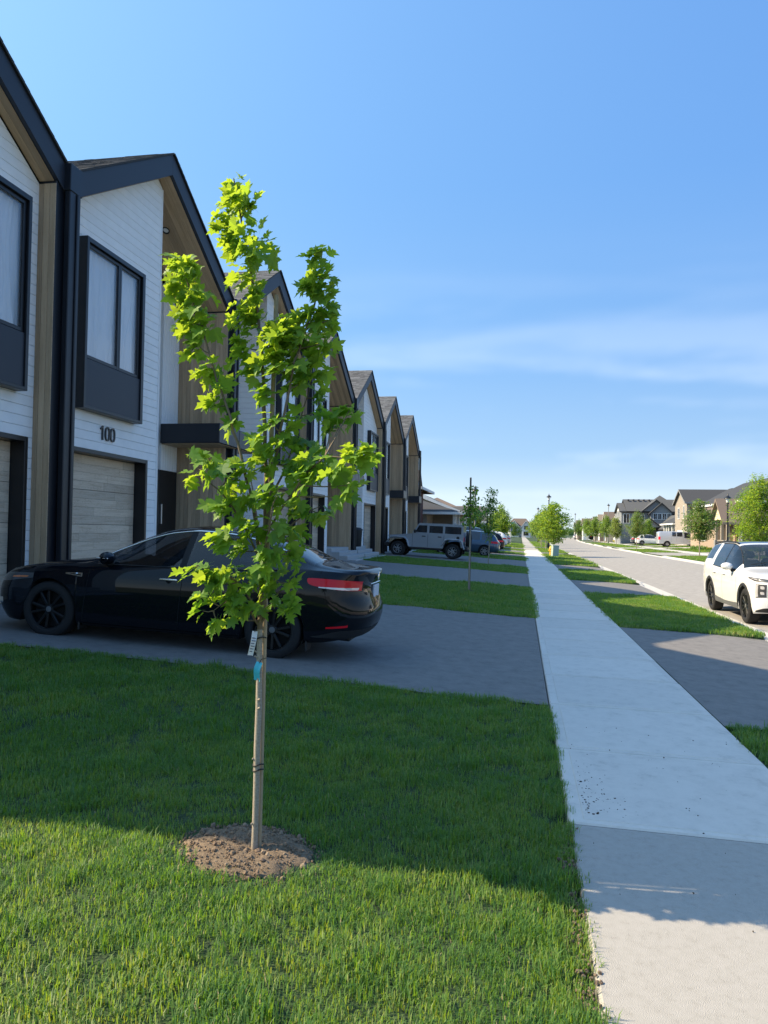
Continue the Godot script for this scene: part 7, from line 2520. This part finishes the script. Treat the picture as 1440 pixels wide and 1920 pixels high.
# ------------------------------------------------------------------ grass
func tuft_mesh(blades: int, radius: float, h: float, w: float, mix: Array, sd: int) -> ArrayMesh:
	var r := RandomNumberGenerator.new()
	r.seed = sd
	var mats := [M.blade_0, M.blade_1, M.blade_2, M.straw]
	var gs := [Geo.new(), Geo.new(), Geo.new(), Geo.new()]
	for i in blades:
		var q := r.randf()
		var k := 0
		while k < 3 and q > mix[k]:
			q -= mix[k]
			k += 1
		var g: Geo = gs[k]
		var a := r.randf() * TAU
		var at := V(cos(a), 0, sin(a)) * radius * sqrt(r.randf())
		var d := r.randf() * TAU
		var lean := r.randf_range(0.15, 1.0)
		var hh := h * r.randf_range(0.55, 1.15)
		var dir := V(cos(d), 0, sin(d))
		var side := V(-sin(d), 0, cos(d)) * w * r.randf_range(0.7, 1.2)
		var p0 := at - V(0, 0.008, 0)
		var p1 := at + dir * hh * 0.22 * lean + V(0, hh * 0.55, 0)
		var p2 := at + dir * hh * 0.75 * lean + V(0, hh * (1.0 - 0.35 * lean), 0)
		var nn := (dir * -0.5 + Vector3.UP).normalized()
		var i0 := g.vert(p0 - side * 0.5, nn)
		var i1 := g.vert(p0 + side * 0.5, nn)
		var i2 := g.vert(p1 + side * 0.42, nn)
		var i3 := g.vert(p1 - side * 0.42, nn)
		var i4 := g.vert(p2, nn)
		g.face(i0, i1, i2)
		g.face(i0, i2, i3)
		g.face(i3, i2, i4)
	var ms := ArrayMesh.new()
	for k in 4:
		if not gs[k].v.is_empty():
			gs[k].add_to(ms, mats[k])
	return ms

func lawn(label: String, zones: Array, tufts: Array) -> void:
	var o := Node3D.new()
	o.name = numbered("lawn_grass")
	add_child(o)
	o.set_meta("kind", "stuff")
	o.set_meta("label", label)
	o.set_meta("category", "grass")
	var lists := []
	for t in tufts:
		lists.append([])
	var patch := noise(800, 0.9, 3)
	var fine := noise(801, 3.0, 2)
	for zn in zones:   # x0, x1, z0, z1, tufts per square metre, smallest size, largest size
		var n := int((zn[1] - zn[0]) * (zn[2] - zn[3]) * zn[4])
		for i in n:
			var x := rng.randf_range(zn[0], zn[1])
			var z := rng.randf_range(zn[3], zn[2])
			var sx := (x + 1.29) / 0.36
			var sz := (z + 3.53) / 0.32
			if sx * sx + sz * sz < 1.0 + 0.25 * fine.get_noise_2d(x * 3.0, z * 3.0):
				continue
			var v := 1.6 * patch.get_noise_2d(x, z) + 0.5 * fine.get_noise_2d(x, z) + rng.randf_range(-0.25, 0.25)
			var k := 0 if v < -0.12 else (1 if v < 0.22 else 2)
			var s := lerpf(zn[5], zn[6], rng.randf()) * (1.0 + 0.35 * patch.get_noise_2d(x * 1.7 + 40.0, z * 1.7))
			var up := Basis.from_euler(Vector3(rng.randf_range(-0.12, 0.12), rng.randf() * TAU, rng.randf_range(-0.12, 0.12)))
			if tufts.size() > 3 and patch.get_noise_2d(x * 2.3 - 70.0, z * 2.3) > 0.30 and rng.randf() < 0.35:
				k = 3
			lists[k % tufts.size()].append(Transform3D(up * Basis.from_scale(Vector3(s, s * rng.randf_range(0.8, 1.2), s)), V(x, ground_y(x, z) - 0.002, z)))
	for k in tufts.size():
		if not lists[k].is_empty():
			multi(o, "tufts", tufts[k], lists[k], "stuff")

func make_grass() -> void:
	var near := [
		tuft_mesh(26, 0.060, 0.054, 0.0037, [0.62, 0.33, 0.04], 1),
		tuft_mesh(26, 0.060, 0.049, 0.0037, [0.32, 0.52, 0.14], 2),
		tuft_mesh(26, 0.060, 0.042, 0.0037, [0.16, 0.50, 0.30], 3),
		tuft_mesh(44, 0.070, 0.074, 0.0042, [0.75, 0.24, 0.01], 13)]
	var mid := [
		tuft_mesh(40, 0.12, 0.075, 0.0070, [0.80, 0.19, 0.01], 4),
		tuft_mesh(40, 0.12, 0.066, 0.0070, [0.36, 0.52, 0.11], 5),
		tuft_mesh(40, 0.12, 0.056, 0.0070, [0.14, 0.46, 0.36], 6),
		tuft_mesh(50, 0.13, 0.11, 0.0080, [0.85, 0.14, 0.01], 14)]
	var far := [
		tuft_mesh(40, 0.30, 0.085, 0.020, [0.50, 0.42, 0.06], 7),
		tuft_mesh(40, 0.30, 0.080, 0.020, [0.30, 0.55, 0.12], 8),
		tuft_mesh(40, 0.30, 0.075, 0.020, [0.20, 0.55, 0.2], 9)]
	lawn("front lawn round the young maple, sunlit at the bottom and shaded behind", [[-3.2, 0.285, -1.3, -5.2, 560, 0.8, 1.15], [-7.4, 0.28, -5.2, -7.5, 320, 0.95, 1.35], [-7.4, -3.2, -3.0, -5.2, 330, 0.9, 1.3]], near)
	lawn("lawn between the first and second driveways, round the sparse sapling", [[-7.2, 0.26, -14.95, -23.15, 150, 0.9, 1.3]], mid)
	lawn("lawn between the second and third driveways, before the silver off-roader", [[-7.2, 0.26, -31.25, -37.15, 80, 0.9, 1.3]], mid)
	lawn("lawns of the houses further up the left side", [[-6.8, 0.22, -45.7, -52.4, 22, 0.8, 1.2], [-6.0, 0.22, -58.6, -63.9, 18, 0.8, 1.2], [-5.5, 0.2, -71.1, -77.9, 14, 0.8, 1.2], [-6.0, 0.2, -84.1, -120.0, 8, 0.9, 1.4]], far)
	lawn("boulevard grass beside the nearest apron, at the right frame edge", [[1.83, 4.22, -4.0, -7.2, 330, 0.95, 1.35], [1.83, 4.22, 0.5, -4.0, 260, 0.95, 1.35]], near)
	lawn("boulevard island between the first two aprons, crossed by the gable shadow", [[1.83, 4.22, -14.35, -22.35, 150, 0.85, 1.2]], mid)
	lawn("second boulevard island along the near kerb", [[1.83, 4.22, -28.65, -36.95, 80, 0.9, 1.3]], mid)
	lawn("boulevard strip with the utility box and the row of trees", [[1.85, 4.2, -42.6, -64.4, 18, 0.8, 1.2], [1.85, 4.2, -70.1, -91.9, 12, 0.8, 1.2], [1.85, 4.2, -98.1, -160.0, 7, 0.9, 1.4]], far)
	lawn("opposite boulevard and the front lawns across the street", [[12.35, 15.9, -30.0, -41.9, 9, 0.8, 1.3], [12.35, 15.9, -47.1, -68.4, 9, 0.8, 1.3], [12.5, 15.9, -80.1, -98.9, 6, 0.9, 1.4], [17.6, 22.0, -47.2, -68.4, 6, 0.9, 1.5], [17.6, 22.0, -80.2, -98.8, 6, 0.9, 1.5], [13.5, 17.0, -107.0, -160.0, 4, 1.0, 1.6], [18.5, 23.5, -107.0, -113.8, 5, 1.0, 1.6], [19.0, 25.0, -121.2, -136.5, 4, 1.0, 1.6]], far)
